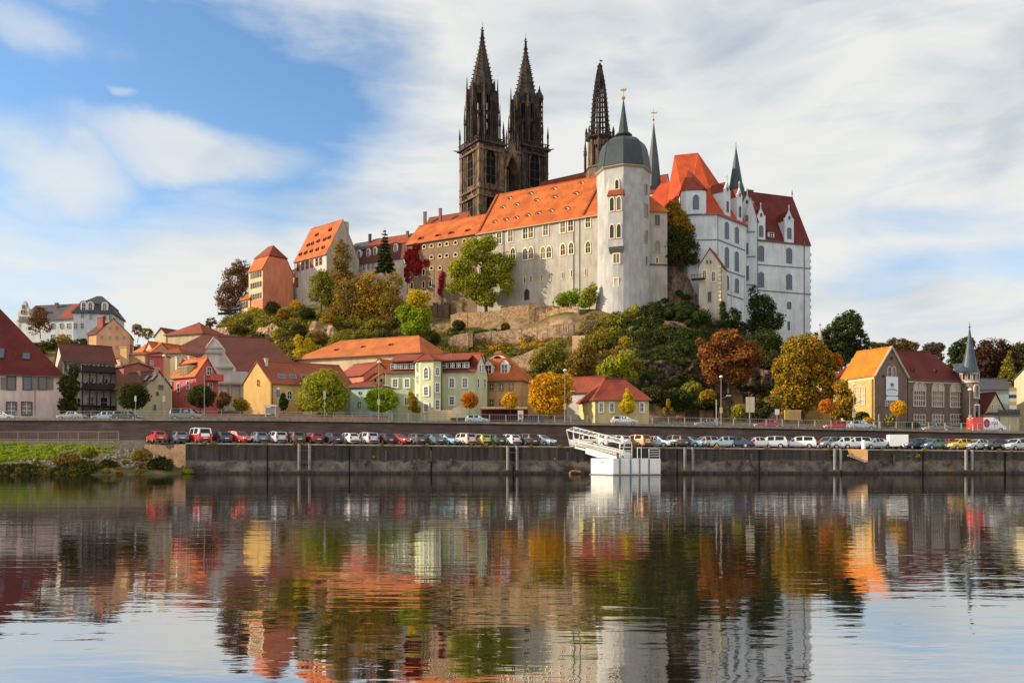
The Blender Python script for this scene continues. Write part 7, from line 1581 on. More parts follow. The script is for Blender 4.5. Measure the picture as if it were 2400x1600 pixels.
QUAY = [
 ('hatch', 367, A1, 'red', 'bright red hatchback at the left end of the quay row, rear to the river'), ('hatch', 417, A1, 'bluegrey', 'blue grey hatchback between the red hatchback and the red and white bus'),
 ('minibus', 467, A1, 'red', 'old red minibus with white upper half and roof'), ('hatch', 519, A1, 'navy', 'dark navy hatchback right of the red and white minibus'),
 ('estate', 560, A2, 'red', 'red high-roofed car facing the river beside the navy hatchback'), ('hatch', 603, A1, 'bluegrey', 'dull blue hatchback right of the red high-roofed car'),
 ('estate', 645, A1, 'silver', 'silver estate car left of the brown off-roader'), ('estate', 686, A1, 'brown', 'brown and black off-roader with red lamps above the first fender piles'),
 ('hatch', 732, A1, 'darkred', 'dark red hatchback right of the brown off-roader'), ('hatch', 776, A1, 'navy', 'deep blue hatchback between the dark red and the small white car'),
 ('hatch', 816, A1, 'white', 'small white hatchback left of the silver people carrier'), ('estate', 857, A1, 'silver', 'tall silver people carrier left of the small black car'),
 ('hatch', 899, A1, 'black', 'small black hatchback touching the red saloon'), ('sedan', 930, A2, 'red', 'red saloon facing the river'),
 ('hatch', 971, A1, 'darkgrey', 'dark grey hatchback right of the red saloon'), ('sedan', 1011, A1, 'teal', 'teal saloon left of the light blue saloon'),
 ('sedan', 1043, A2, 'lightblue', 'light blue saloon facing the river below the big cream tarpaulin'), ('estate', 1084, A1, 'pinksilver', 'pinkish silver people carrier left of the olive car'),
 ('hatch', 1122, A1, 'olive', 'small yellow olive hatchback'), ('hatch', 1154, A1, 'green', 'very dark green hatchback right of the olive car'),
 ('hatch', 1190, A1, 'white', 'small white hatchback above the second fender piles'), ('estate', 1228, A1, 'black', 'black off-roader with bright red lamps right of the small white car'),
 ('hatch', 1268, A2, 'paleblue', 'pale blue hatchback facing the river at the gap before the gangway'),
 ('hatch', 1372, 172, 'cream', 'cream hatchback side-on behind the gangway rails'), ('estate', 1405, A1, 'white', 'white estate car partly hidden by the gangway truss'), ('hatch', 1424, A1, 'red', 'red hatchback glimpsed through the gangway truss'),
 ('hatch', 1446, A1, 'white', 'white hatchback with red lamps at the lower end of the gangway truss'), ('estate', 1489, A1, 'tan', 'tan off-roader with black tailgate right of the gangway'),
 ('sedan', 1541, A2, 'paleblue', 'silvery blue saloon facing the river right of the tan off-roader'), ('estate', 1577, A1, 'black', 'black estate car left of the turquoise saloon'),
 ('sedan', 1614, A2, 'lightblue', 'turquoise saloon facing the river above the slim fender piles'), ('hatch', 1651, 200, 'pinksilver', 'dusty pink hatchback right of the turquoise saloon'),
 ('hatch', 1672, A1, 'black', 'black hatchback squeezed behind the dusty pink one'), ('hatch', 1694, 190, 'paleblue', 'pale blue hatchback side-on left of the dark car with one red lamp'), ('sedan', 1727, 150, 'navy', 'very dark saloon with one bright red lamp'),
 ('sedan', 1773, 188, 'white', 'long white saloon side-on below the beige twin sign'), ('estate', 1806, 155, 'silver', 'silver estate with red lamp right of the long white saloon'), ('hatch', 1831, 150, 'green', 'dark bottle green hatchback among the cars below the small white road sign'),
 ('hatch', 1848, 150, 'navy', 'navy hatchback left of the white minivan'), ('estate', 1871, 160, 'white', 'white minivan left of the crimson car'), ('hatch', 1898, -35, 'crimson', 'crimson hatchback facing the river at a gap in the row'),
 ('estate', 1942, 215, 'grey', 'grey estate car left of the third fender piles'), ('estate', 1975, 190, 'white', 'white off-roader above the right fender piles'), ('estate', 2002, 188, 'white', 'second white car directly left of the white post'),
 ('sedan', 2050, 200, 'silver', 'silver saloon with sloping bonnet right of the white post'), ('hatch', 2072, 150, 'darkgrey', 'dark grey hatchback hidden beside the white box trailer'),
 ('hatch', 2139, 208, 'navy', 'dark blue hatchback right of the white box trailer'), ('estate', 2154, 208, 'grey', 'dark silver car with bright headlamp behind the dark teal hatchback'), ('hatch', 2186, 205, 'teal', 'dark teal hatchback left of the yellow car'),
 ('hatch', 2214, 150, 'crimson', 'dark red car just visible left of the yellow car'), ('hatch', 2247, 202, 'yellow', 'bright yellow hatchback above the last fender piles'), ('sedan', 2291, 205, 'silver', 'silver saloon right of the yellow car'),
 ('hatch', 2327, 203, 'black', 'black hatchback near the right end of the row'), ('hatch', 2360, 205, 'lightblue', 'light blue hatchback mostly hidden at the right end'), ('estate', 2382, 205, 'silver', 'silver grey estate at the right edge of the photo')]
for i, (k, px, ang, c, lab) in enumerate(QUAY):
    back = 1.6 if px in (1424, 1672, 1831, 1848, 2072, 2154, 2214, 2360) else 0
    car(k, px, 128.6 + back, qz, ang, c, lab, GQ, 'white' if k == 'minibus' else None, sc=1.16)
GR = 'vehicles on the road above the wall'; rz_ = lambda x: road_z(x) - .14
car('estate', 8, 146.5, rz_, 0, 'white', 'white estate car cut off by the left edge on the road', GR)
car('sedan', 168, 144, rz_, 180, 'silver', 'silver saloon parked on the road in front of the dark balconies', GR); car('estate', 247, 146.5, rz_, 180, 'paleblue', 'pale silver estate behind the dark estate on the road', GR)
car('estate', 298, 143.8, rz_, 0, 'darkgrey', 'dark grey estate on the road below the round dark tree', GR); car('minibus', 435, 143.6, rz_, 0, 'grey', 'grey blue minibus on the road in front of the raspberry house', GR)
car('estate', 1463, 143.6, rz_, 0, 'white', 'white off-roader on the road in front of the yellow hipped house', GR); car('estate', 1244, 146.5, rz_, 180, 'black', 'black car on the road beside the orange-yellow tree', GR)
car('sedan', 1660, 146, rz_, 180, 'grey', 'grey car with headlamps on driving left below the tall lamp', GR, name='moving_car'); car('sedan', 1800, 146, rz_, 180, 'crimson', 'dark red car driving left below the beige twin sign', GR, name='moving_car')
car('hatch', 1960, 146, rz_, 180, 'red', 'small red car on the road below the orange lollipop tree', GR, name='moving_car'); car('estate', 2018, 143.8, rz_, 0, 'paleblue', 'pale blue grey car on the road left of the brick hall gable', GR, name='moving_car')
car('sedan', 2196, 146, rz_, 180, 'grey', 'grey car with bright headlamps in front of the brick hall', GR, name='moving_car'); car('hatch', 1118, 146.5, rz_, 0, 'paleblue', 'small white and blue car beside the cream tarpaulin', GR)
v = car('van', 2313, 143.8, rz_, 0, 'white', 'white parcel van with bright red rear doors and purple round emblem', GR, name='parcel_van', cat='van')
_m = MB()
for s in (1, -1): _m.box((-2.0, s * .97, 1.45), (1.75, .06, 2.05))
_m.box((-2.9, 0, 1.4), (.08, 1.8, 1.9)); _o = _m.build('red_panel', paint('bright_red', (.75, .04, .02)), None, raw=True); _o.parent = v
_m = MB(); _m.loft([[(-.55 + .5 * math.cos(a * .5236), -.985, 1.5 + .72 * math.sin(a * .5236)) for a in range(12)], [(-.55 + .5 * math.cos(a * .5236), -1.0, 1.5 + .72 * math.sin(a * .5236)) for a in range(12)]]); _o = _m.build('emblem', solid('purple_emblem', (.20, .02, .16), .5), None, raw=True); _o.parent = v
_m = MB(); _m.box((-.55, -1.01, 1.35), (.14, .02, .7)); _m.tube((-.55, -1.01, 1.6), (-.8, -1.01, 1.95), .07, n=4); _m.tube((-.55, -1.01, 1.6), (-.3, -1.01, 1.95), .07, n=4); _o = _m.build('emblem_letter', solid('red_emblem', (.65, .03, .04), .5), None, raw=True); _o.parent = v
_m = MB()
for i in range(4): _m.box((.35 + i * .28, -.995, 1.5), (.12, .02, .45 + .12 * (i % 2)))
_o = _m.build('lettering', solid('blue_lettering', (.10, .18, .30), .5), None, raw=True); _o.parent = v
def trailer():
    Y = 128.4; x = (2103 - 1200) * Y / F; z = quay_z(x); e = empty('box_trailer', (x, Y, z), 'plain white box trailer standing among the cars on the quay', 'trailer'); u = Vector((1, -.12)).normalized(); m = MB()
    m.box((x, Y, z + 1.35), (2.65, 1.7, 1.75), 0, u); m.build('box', paint('white', PAINT['white']), e); m = MB(); m.box((x, Y, z + .42), (2.6, 1.6, .12), 0, u); m.tube((x - 1.3, Y, z + .42), (x - 2.1, Y, z + .45), .05); m.build('chassis', M_DMETAL, e)
    for s in (-.88, .88): m = MB(); m.tube((x + .15, Y + s - .1, z + .3), (x + .15, Y + s + .1, z + .3), .3, n=14); m.build('wheel', M_TYRE, e)
trailer()
e = empty('white_post', P(2024, 1050, 126.2), 'stout white cylinder post at the quay edge right of two white cars', 'post'); _m = MB(); p = e.location; _z = quay_z(p.x); _m.lathe([(.28, _z), (.28, _z + 1.15), (.24, _z + 1.2)], p.xy, 12); _m.build('shaft', plaster('white_paint', (.74, .73, .70), .9), e); _m = MB(); _m.lathe([(.3, _z + 1.0), (.32, _z + 1.2), (.1, _z + 1.32)], p.xy, 12); _m.build('cap', M_WHITE, e)
# ---------------------------------------------------------------- lamps, signs, street furniture
def lamp(px, ytop, label, Y=140.7, arm=.55, double=False):
    x = (px - 1200) * Y / F; z0 = road_z(x) - .05; zt = Z(ytop, Y); e = empty('street_lamp', (x, Y, z0), label, 'street lamp', 'street lamps along the quay road'); pm = noisy('pale_lamp_post', (.27, .23, .195), (.19, .16, .14), .8, .5, 0)
    m = MB(); m.tube((x, Y, z0), (x, Y, z0 + (zt - z0) * .45), .085, .07, 8); m.tube((x, Y, z0 + (zt - z0) * .45), (x, Y, zt), .065, .045, 8); m.build('post', pm, e)
    m = MB(); m.lathe([(.02, zt - .1), (.3, zt), (.32, zt + .12), (.15, zt + .3), (.02, zt + .34)], (x, Y), 10); m.build('lantern', M_WHITE, e)
    za = z0 + (zt - z0) * .56; m = MB(); m.tube((x, Y, za), (x + 1.15, Y, za + .45), .05, .045); m.build('arm', pm, e); m = MB(); m.box((x + 1.25, Y, za + .5), (.75, .24, .13)); m.build('arm_lantern', M_WHITE, e)
    m = MB(); zb = z0 + (zt - z0) * .32; m.box((x, Y - .12, zb), (.42, .12, .95)); m.build('notice', solid('faded_notice', (.52, .42, .26), .7), e)
lamp(385, 835, 'tall street lamp in front of the olive gabled house'); lamp(888, 850, 'tall street lamp beside the green bush left of the green house'); lamp(1324, 869, 'tall street lamp in front of the orange-yellow tree')
lamp(1690, 884, 'tall street lamp before the dark cliff below the rust-coloured tree'); lamp(2001, 902, 'street lamp in front of the sunlit yellow brick side wall'); lamp(2273, 914, 'street lamp in front of the brick stair turret')
def post_sign(px, ytop, label, panels, Y=141, name='road_sign', cat='sign', r=.05):
    x = (px - 1200) * Y / F; z0 = road_z(x) - .05; e = empty(name, (x, Y, z0), label, cat); m = MB(); m.tube((x, Y, z0), (x, Y, Z(ytop, Y)), r, n=7); m.build('post', M_METAL, e)
    for dx, py, w, h, col in panels: m = MB(); m.box((x + dx * Y / F, Y - .1, Z(py, Y)), (w * Y / F, .05, h * Y / F)); m.build('panel', solid('sign_' + '_'.join('%02d' % int(c * 99) for c in col).translate(str.maketrans('0123456789', 'abcdefghij')), col, .5), e)
post_sign(761, 914, 'thin post with narrow grey sign in front of the pale tree', [(0, 925, 6, 20, (.35, .36, .36))]); post_sign(479, 876, 'slender pale pole with red-topped sign beside the second round tree', [(0, 880, 4, 7, (.5, .08, .06))])
post_sign(652, 912, 'blue information sign near the yellow gabled house', [(0, 922, 8, 16, (.06, .12, .26)), (1, 910, 6, 4, (.6, .6, .6))], 148); post_sign(318, 926, 'short pole with pale disc in front of the first round tree', [(0, 934, 4, 12, (.6, .6, .58))])
post_sign(1757, 930, 'large beige double information board on a post', [(-5, 948, 8.5, 36, (.52, .45, .30)), (5.5, 948, 11, 36, (.52, .45, .30))], 141, r=.09); post_sign(1821, 958, 'small white sign on a blue post by the hedge', [(0, 965, 10, 13, (.66, .68, .70))], 148)
post_sign(1679, 936, 'plain grey pole beside the tall lamp below the cliff', [], name='pole', cat='pole', r=.09); post_sign(2060, 970, 'short grey pole in front of the brick hall gable', [], name='pole', cat='pole', r=.07)
def kiosk():
    Y = 149; e = empty('notice_board', P(634, 975, Y), 'grey white framed notice board with small roof by the yellow gabled house', 'notice board'); x0, x1 = (621 - 1200) * Y / F, (647 - 1200) * Y / F; z = Z(975, Y)
    for x in (x0 + .1, x1 - .1): m = MB(); m.box((x, Y, z + .9), (.16, .16, 1.9)); m.build('post', M_WHITE, e)
    m = MB(); m.box(((x0 + x1) / 2, Y, z + 1.0), (x1 - x0 - .3, .12, 1.0)); m.build('panel', solid('grey_panel', (.25, .29, .33), .4), e); m = MB(); m.box(((x0 + x1) / 2, Y, z + 1.85), (x1 - x0 + .2, .5, .35)); m.build('hood', M_WHITE, e)
kiosk()
def awnings():
    Y = 149; e = empty('tarpaulin_shelter', P(1068, 984, Y), 'cream tarpaulin covered shelter in front of the green house', 'shelter'); k = Y / F; x0, x1 = (1056 - 1200) * k, (1097 - 1200) * k; z0, z1 = Z(982, Y), Z(952, Y); n = 8; m = MB()
    pr = [((x0 + x1) / 2 + (x1 - x0) / 2 * math.cos(math.pi - math.pi * i / n), z0 + (z1 - z0) * (math.sin(math.pi * i / n) ** .45)) for i in range(n + 1)]
    m.loft([[(x, Y, z) for x, z in pr], [(x, Y + 4, z) for x, z in pr]], 0, True, True, False); m.build('cover', noisy('cream_tarpaulin', (.72, .62, .42), (.60, .50, .33), .7), e); m = MB(); m.box(((x0 + x1) / 2, Y + 2, z0 + .1), (x1 - x0, 4.1, .3)); m.build('base', M_DARKWOOD, e)
    w = empty('garden_wall', P(1030, 983, 150.5), 'cream plastered wall left of the cream tarpaulin', 'wall'); m = MB(); x0, x1 = (1003 - 1200) * 150.5 / F, (1058 - 1200) * 150.5 / F; m.box(((x0 + x1) / 2, 150.7, Z(972, 150.5) - .6), (x1 - x0, .35, 2.6)); m.build('masonry', P_CREAM, w); m = MB(); m.box(((x0 + x1) / 2, 150.7, Z(972, 150.5) + .75), (x1 - x0 + .1, .5, .12)); m.build('coping', M_TRIM, w)
    s = empty('market_stall', P(1180, 985, 150), 'long dark red stall with vine covered canopy below the tan house', 'stall'); x0, x1 = (1128 - 1200) * 150 / F, (1236 - 1200) * 150 / F; zt = Z(957, 150); m = MB(); m.slab([(x0, 148.6, zt - .25), (x1, 148.6, zt - .25), (x1, 152, zt + .25), (x0, 152, zt + .25)], .15); m.build('canopy', noisy('vine_canopy', (.40, .24, .10), (.12, .08, .04), 1.2), s)
    m = MB(); m.box(((x0 + x1) / 2, 151.9, zt - 1.2), (x1 - x0, .2, 2.4)); m.build('back_panel', noisy('dark_red_panel', (.16, .025, .025), (.07, .02, .02), .6), s)
    for i in range(6): m = MB(); x = x0 + (x1 - x0) * i / 5; m.box((x, 148.8, zt - 1.2), (.12, .12, 2.3)); m.build('post', M_DARKWOOD, s)
    a = empty('advertising_sign', P(1220, 985, 146), 'small white pavement sign with a red round mark beside the black car', 'sign'); m = MB(); p = P(1220, 972, 146); m.box(tuple(p), (.95, .25, 1.55)); m.build('panel', M_WHITE, a); m = MB(); m.tube(p + Vector((.05, -.14, -.15)), p + Vector((.05, -.17, -.15)), .32, n=14); m.build('emblem', solid('red_mark', (.5, .06, .03), .5), a); m = MB(); m.box((p.x, p.y, p.z - .85), (.8, .5, .15)); m.build('foot', M_DMETAL, a)
    g = empty('ochre_wall', P(1858, 975, 153), 'short sunlit ochre wall under the big golden tree', 'wall'); m = MB(); p = P(1858, 973, 153.6); m.box(tuple(p), (2.9, .3, 1.6)); m.build('masonry', P_SUNBRICK, g); m = MB(); m.box((p.x, p.y, p.z + .86), (3.0, .4, .12)); m.build('coping', M_TRIM, g)
    u = empty('parasol_terrace', P(535, 735, 279), 'terrace with folded dark parasols at the left end of the castle hill', 'terrace'); m = MB()
    for i in range(8): a_ = P(511 + i * 7.4, 735, 279); m.tube((a_.x, a_.y, a_.z - 1), (a_.x, a_.y, a_.z + 2.6), .07, n=5)
    a_, b_ = P(511, 725, 279), P(565, 722, 279); m.box(tuple((a_ + b_) / 2), (b_.x - a_.x, .12, .15)); m.box(tuple((a_ + b_) / 2 - Vector((0, 0, 1.6))), (b_.x - a_.x, .12, .8)); m.build('railing', M_DARKWOOD, u)
    for px in (528, 552): m = MB(); p = P(px, 727, 278); m.lathe([(1.9, p.z), (.06, p.z + .9)], p.xy, 8); m.tube((p.x, p.y, p.z - 2.6), (p.x, p.y, p.z + 1), .06); m.build('parasol', solid('dark_parasol', (.05, .055, .07), .8), u)
    l = empty('timber_steps', P(1332, 790, 214), 'weathered timber fence and steps between terrace walls on the hill', 'steps'); m = MB(); g_ = random.Random(4)
    for i in range(22): p = P(1305 + i * 2.0, 775 - i * .1 + g_.uniform(-2, 2), 219 - i * .12); m.tube((p.x, p.y, p.z - 1.2), (p.x + g_.uniform(-.2, .2), p.y, p.z + 1.6), .07, n=4)
    m.build('palings', noisy('grey_timber', (.26, .21, .17), (.15, .12, .10), 1.5), l); m = MB()
    for i in range(9): p = P(1362 + i * 4, 778 - i * 3.2, 215 - i * .1); m.box(tuple(p), (1.6, .8, .25))
    m.build('treads', noisy('grey_timber', (.26, .21, .17), (.15, .12, .10), 1.5), l)
awnings()

# ---------------------------------------------------------------- trees
T = tree
T('broadleaf_tree', 'russet brown tree left of the salmon house on the castle hill', 286, (552, 735), [(550, 660, 34, 45), (526, 695, 22, 32), (572, 640, 22, 34), (540, 715, 32, 22), (560, 625, 18, 18)], 'russet', 5200, .55)
conifer('spruce_tree', 'dark spruce in front of the brown tiled mansard house', 268, (902, 645), (902, 534), 44, 'dark', 3600, .55)
T('broadleaf_tree', 'big yellow-green tree standing before the joint of brown and grey castle wings', 247.5, (1140, 735), [(1115, 590, 38, 34), (1080, 632, 32, 34), (1160, 630, 34, 42), (1112, 668, 44, 34), (1188, 612, 20, 24), (1062, 672, 18, 18), (1145, 572, 24, 20), (1188, 668, 20, 30), (1140, 700, 30, 20)], 'yellowgreen', 14000, .6, tr=.55, kper=24, clump=.30)
T('broadleaf_tree', 'brownish tree in front of the shaded gable of the tall cream house', 262, (806, 715), [(803, 603, 26, 34), (790, 645, 28, 32), (812, 660, 26, 30), (798, 580, 16, 22)], 'brownolive', 3600, .5, clump=.26)
T('broadleaf_tree', 'dark green and yellow tree just right of the cream gabled house', 256, (752, 730), [(752, 668, 28, 30), (772, 690, 28, 34), (738, 688, 18, 24), (758, 645, 16, 16)], 'olive', 4800, .5)
T('broadleaf_tree', 'broad brown-olive tree in the middle of the castle slope', 250, (830, 770), [(815, 690, 40, 44), (845, 720, 36, 40), (800, 735, 34, 34), (850, 670, 26, 30)], 'brownolive', 6200, .5)
T('broadleaf_tree', 'golden-olive tree on the castle slope left of the creeper wall', 248, (885, 800), [(868, 672, 42, 36), (885, 715, 46, 42), (852, 750, 40, 32), (840, 775, 28, 20), (900, 690, 30, 34), (860, 710, 34, 30)], 'gold', 8000, .52)
T('broadleaf_tree', 'dull brown tree in front of the crimson creeper', 246, (925, 800), [(922, 668, 26, 36), (915, 720, 34, 42), (905, 765, 40, 34), (930, 745, 26, 36)], 'brownolive', 5600, .5)
T('maple_tree', 'bright yellow-green maple below the brown castle wing', 230, (975, 800), [(965, 738, 32, 30), (985, 745, 28, 30), (970, 772, 32, 18), (945, 735, 20, 20), (990, 770, 20, 18)], 'bright', 4200, .55, extra=([[(975, 702, 22, 24), (985, 725, 26, 20), (1000, 695, 10, 16)], 'yellow', 2200],))
T('shrub', 'yellow-green shrub on the terrace left of the round tower', 231.5, (1340, 718), [(1335, 700, 28, 20), (1312, 702, 16, 14), (1350, 690, 16, 16)], 'bright', 2400, .45, 'shrub'); T('shrub', 'green shrub touching the left side of the round tower', 229, (1382, 722), [(1380, 695, 20, 26), (1390, 675, 10, 14), (1370, 708, 16, 14)], 'yellowgreen', 2200, .45, 'shrub')
T('shrub', 'orange bush hanging from the cliff below the cream gabled house', 262, (696, 755), [(694, 718, 14, 16), (688, 740, 9, 18), (702, 730, 10, 18)], 'goldorange', 1500, .42, 'shrub'); T('shrub', 'golden yellow bush at the foot of the salmon house', 270, (602, 755), [(602, 735, 22, 16), (588, 728, 10, 12)], 'yellow', 1500, .45, 'shrub')
T('shrub', 'small yellow bush below the terrace with parasols', 270, (541, 762), [(541, 751, 12, 8)], 'yellow', 500, .42, 'shrub')
T('shrub', 'golden bush above the dark brown hall roof end', 226, (715, 845), [(722, 812, 16, 24), (708, 828, 22, 16), (700, 800, 12, 18)], 'yellow', 1700, .42, 'shrub')
T('broadleaf_tree', 'tall dark tree with golden top between grey wing and white castle', 234.5, (1600, 640), [(1600, 555, 34, 38), (1588, 600, 30, 34), (1620, 590, 24, 34), (1575, 570, 22, 40)], 'darkolive', 5600, .5, extra=([[(1578, 490, 20, 24), (1592, 515, 26, 26), (1610, 535, 20, 16)], 'gold', 2600],))
T('yew_tree', 'black-green yew in front of the right white castle block', 229, (1790, 800), [(1785, 722, 34, 38), (1768, 690, 14, 26), (1808, 752, 30, 28), (1775, 765, 34, 22)], 'dark', 5000, .5); T('yew_tree', 'small dark yew at the foot of the white castle flank', 222, (1720, 790), [(1718, 745, 20, 24), (1700, 765, 26, 22), (1735, 770, 22, 18)], 'dark', 2800, .48); T('yew_tree', 'thin dark conifer growing at the right corner of the small gabled house', 216, (1692, 750), [(1694, 722, 8, 20), (1696, 738, 12, 12)], 'dark', 800, .42)
T('beech_tree', 'spreading rust-coloured beech in front of the dark cliff', 183, (1712, 965), [(1705, 795, 38, 26), (1665, 822, 30, 28), (1742, 832, 42, 32), (1690, 850, 48, 32), (1668, 872, 22, 30), (1725, 870, 46, 28), (1760, 815, 26, 20), (1640, 800, 12, 10)], 'rust', 9500, .52, kper=20, clump=.28)
T('lime_tree', 'huge golden-olive lime tree by the road left of the brick hall', 171, (1882, 982), [(1880, 822, 50, 40), (1850, 872, 44, 48), (1912, 850, 46, 48), (1868, 930, 60, 44), (1925, 905, 42, 48), (1838, 915, 28, 40), (1900, 800, 28, 20)], 'gold', 14000, .5, kper=26, clump=.28)
T('maple_tree', 'orange maple crown behind the right side of the golden lime tree', 172, (1950, 960), [(1940, 842, 18, 16), (1960, 848, 16, 22), (1925, 850, 12, 12)], 'orange', 1700, .45); T('broadleaf_tree', 'yellow leaning tree between the golden lime and the brick hall', 156, (1985, 1000), [(1970, 905, 18, 18), (1985, 935, 18, 28), (1965, 960, 20, 22), (1990, 970, 16, 22)], 'gold', 3000, .42)
lol = 'small round street trees along the road'
T('street_tree', 'orange-red round street tree left of the brick hall', 147, (1937, 1000), [(1937, 951, 18, 18)], 'orange', 2550, .25, group=lol, tr=.09); T('street_tree', 'orange-gold round street tree below the white banner', 147, (2107, 1006), [(2106, 956, 19, 19)], 'goldorange', 2550, .25, group=lol, tr=.09)
T('street_tree', 'orange round street tree in front of the green house', 147, (1101, 985), [(1101, 937, 21, 21)], 'orange', 2850, .25, group=lol, tr=.09); T('street_tree', 'sparse orange street tree in front of the tan house', 147, (1196, 986), [(1196, 938, 21, 22)], 'goldorange', 1350, .25, group=lol, tr=.09)
T('street_tree', 'gold and green slender tree at the left edge of the green house', 148, (968, 982), [(967, 945, 13, 20), (963, 925, 7, 12), (975, 958, 12, 12)], 'gold', 1950, .25, group=lol, tr=.08); T('street_tree', 'yellow teardrop shaped tree before the yellow hipped house', 148, (1471, 990), [(1471, 952, 19, 18), (1471, 932, 12, 16), (1471, 918, 6, 10)], 'yellow', 3300, .25, group=lol, tr=.09)
T('street_tree', 'nearly bare sapling right of the yellow hipped house', 147, (1566, 993), [(1566, 945, 5, 12), (1558, 962, 5, 10), (1574, 962, 5, 9)], 'gold', 390, .25, group=lol, tr=.08); T('street_tree', 'little yellow sapling behind the railing right of the yellow hipped house', 147, (1590, 996), [(1590, 977, 9, 5)], 'gold', 330, .25, group=lol, tr=.05)
T('maple_tree', 'large orange-yellow maple left of the lamp beside the tan house', 154, (1292, 990), [(1285, 905, 38, 36), (1262, 935, 26, 34), (1312, 915, 34, 42), (1290, 950, 40, 26), (1330, 890, 18, 16), (1252, 905, 14, 18)], 'goldorange', 7500, .44, kper=24, clump=.28)
T('broadleaf_tree', 'pale yellow-green tree in front of the pale yellow gable', 152.5, (762, 985), [(755, 905, 52, 36), (725, 935, 38, 30), (790, 925, 36, 40), (760, 950, 48, 24), (765, 882, 34, 18)], 'yellowgreen', 5200, .40, kper=24, clump=.24)
T('broadleaf_tree', 'low green tree with yellow tips behind the lamp left of the green house', 152, (897, 982), [(893, 925, 34, 18), (870, 935, 18, 16), (918, 940, 22, 22), (893, 950, 30, 16)], 'bright', 3000, .38)
T('round_tree', 'dense dark round tree in front of the olive gabled house', 150, (311, 985), [(311, 928, 38, 32), (311, 920, 30, 24)], 'darkolive', 5200, .34, shell=.75, tr=.14); T('round_tree', 'dense dark round tree in front of the raspberry house', 151.5, (468, 985), [(468, 928, 32, 28), (468, 922, 26, 22)], 'darkolive', 4400, .34, shell=.75, tr=.14)
T('shrub', 'yellow shrub left of the yellow gabled house', 152.5, (565, 985), [(564, 945, 17, 16), (570, 955, 12, 10)], 'gold', 1500, .34, 'shrub'); T('shrub', 'dark slim conifer at the yellow house corner', 152.8, (665, 985), [(664, 945, 11, 16), (664, 930, 7, 10)], 'dark', 1100, .34, 'shrub'); T('shrub', 'purple-brown bare shrub between the raspberry house and the white gable', 158, (527, 985), [(527, 935, 16, 18), (515, 945, 10, 14)], 'russet', 900, .34, 'shrub')
T('broadleaf_tree', 'dark green tree between the pink house and the dark balconies', 155, (165, 985), [(165, 905, 20, 34), (160, 950, 22, 26), (175, 870, 12, 20)], 'darkolive', 3200, .42)
T('broadleaf_tree', 'olive tree among the lower terraces above the tan house', 205, (1290, 880), [(1290, 835, 44, 28), (1262, 850, 26, 20), (1310, 860, 30, 20), (1305, 808, 26, 18)], 'olive', 4600, .46); T('broadleaf_tree', 'brown-green tree above the red annex roof', 196, (1362, 900), [(1358, 850, 30, 34), (1375, 820, 24, 22), (1345, 870, 24, 18), (1385, 845, 20, 30)], 'brownolive', 3600, .46)
T('broadleaf_tree', 'rounded green and yellow tree behind the yellow hipped house', 182, (1442, 915), [(1445, 858, 36, 28), (1465, 838, 22, 20), (1418, 868, 24, 18), (1470, 875, 26, 18)], 'yellowgreen', 3800, .44)
T('shrub', 'large olive bush below the round tower at the top of the cliff', 219, (1430, 785), [(1430, 758, 36, 24), (1400, 770, 26, 20), (1462, 750, 26, 22)], 'olive', 3200, .45, 'shrub'); T('shrub', 'golden-green bush touching the round tower foot', 221, (1478, 770), [(1480, 745, 22, 24), (1490, 725, 10, 14)], 'yellowgreen', 1600, .45, 'shrub')
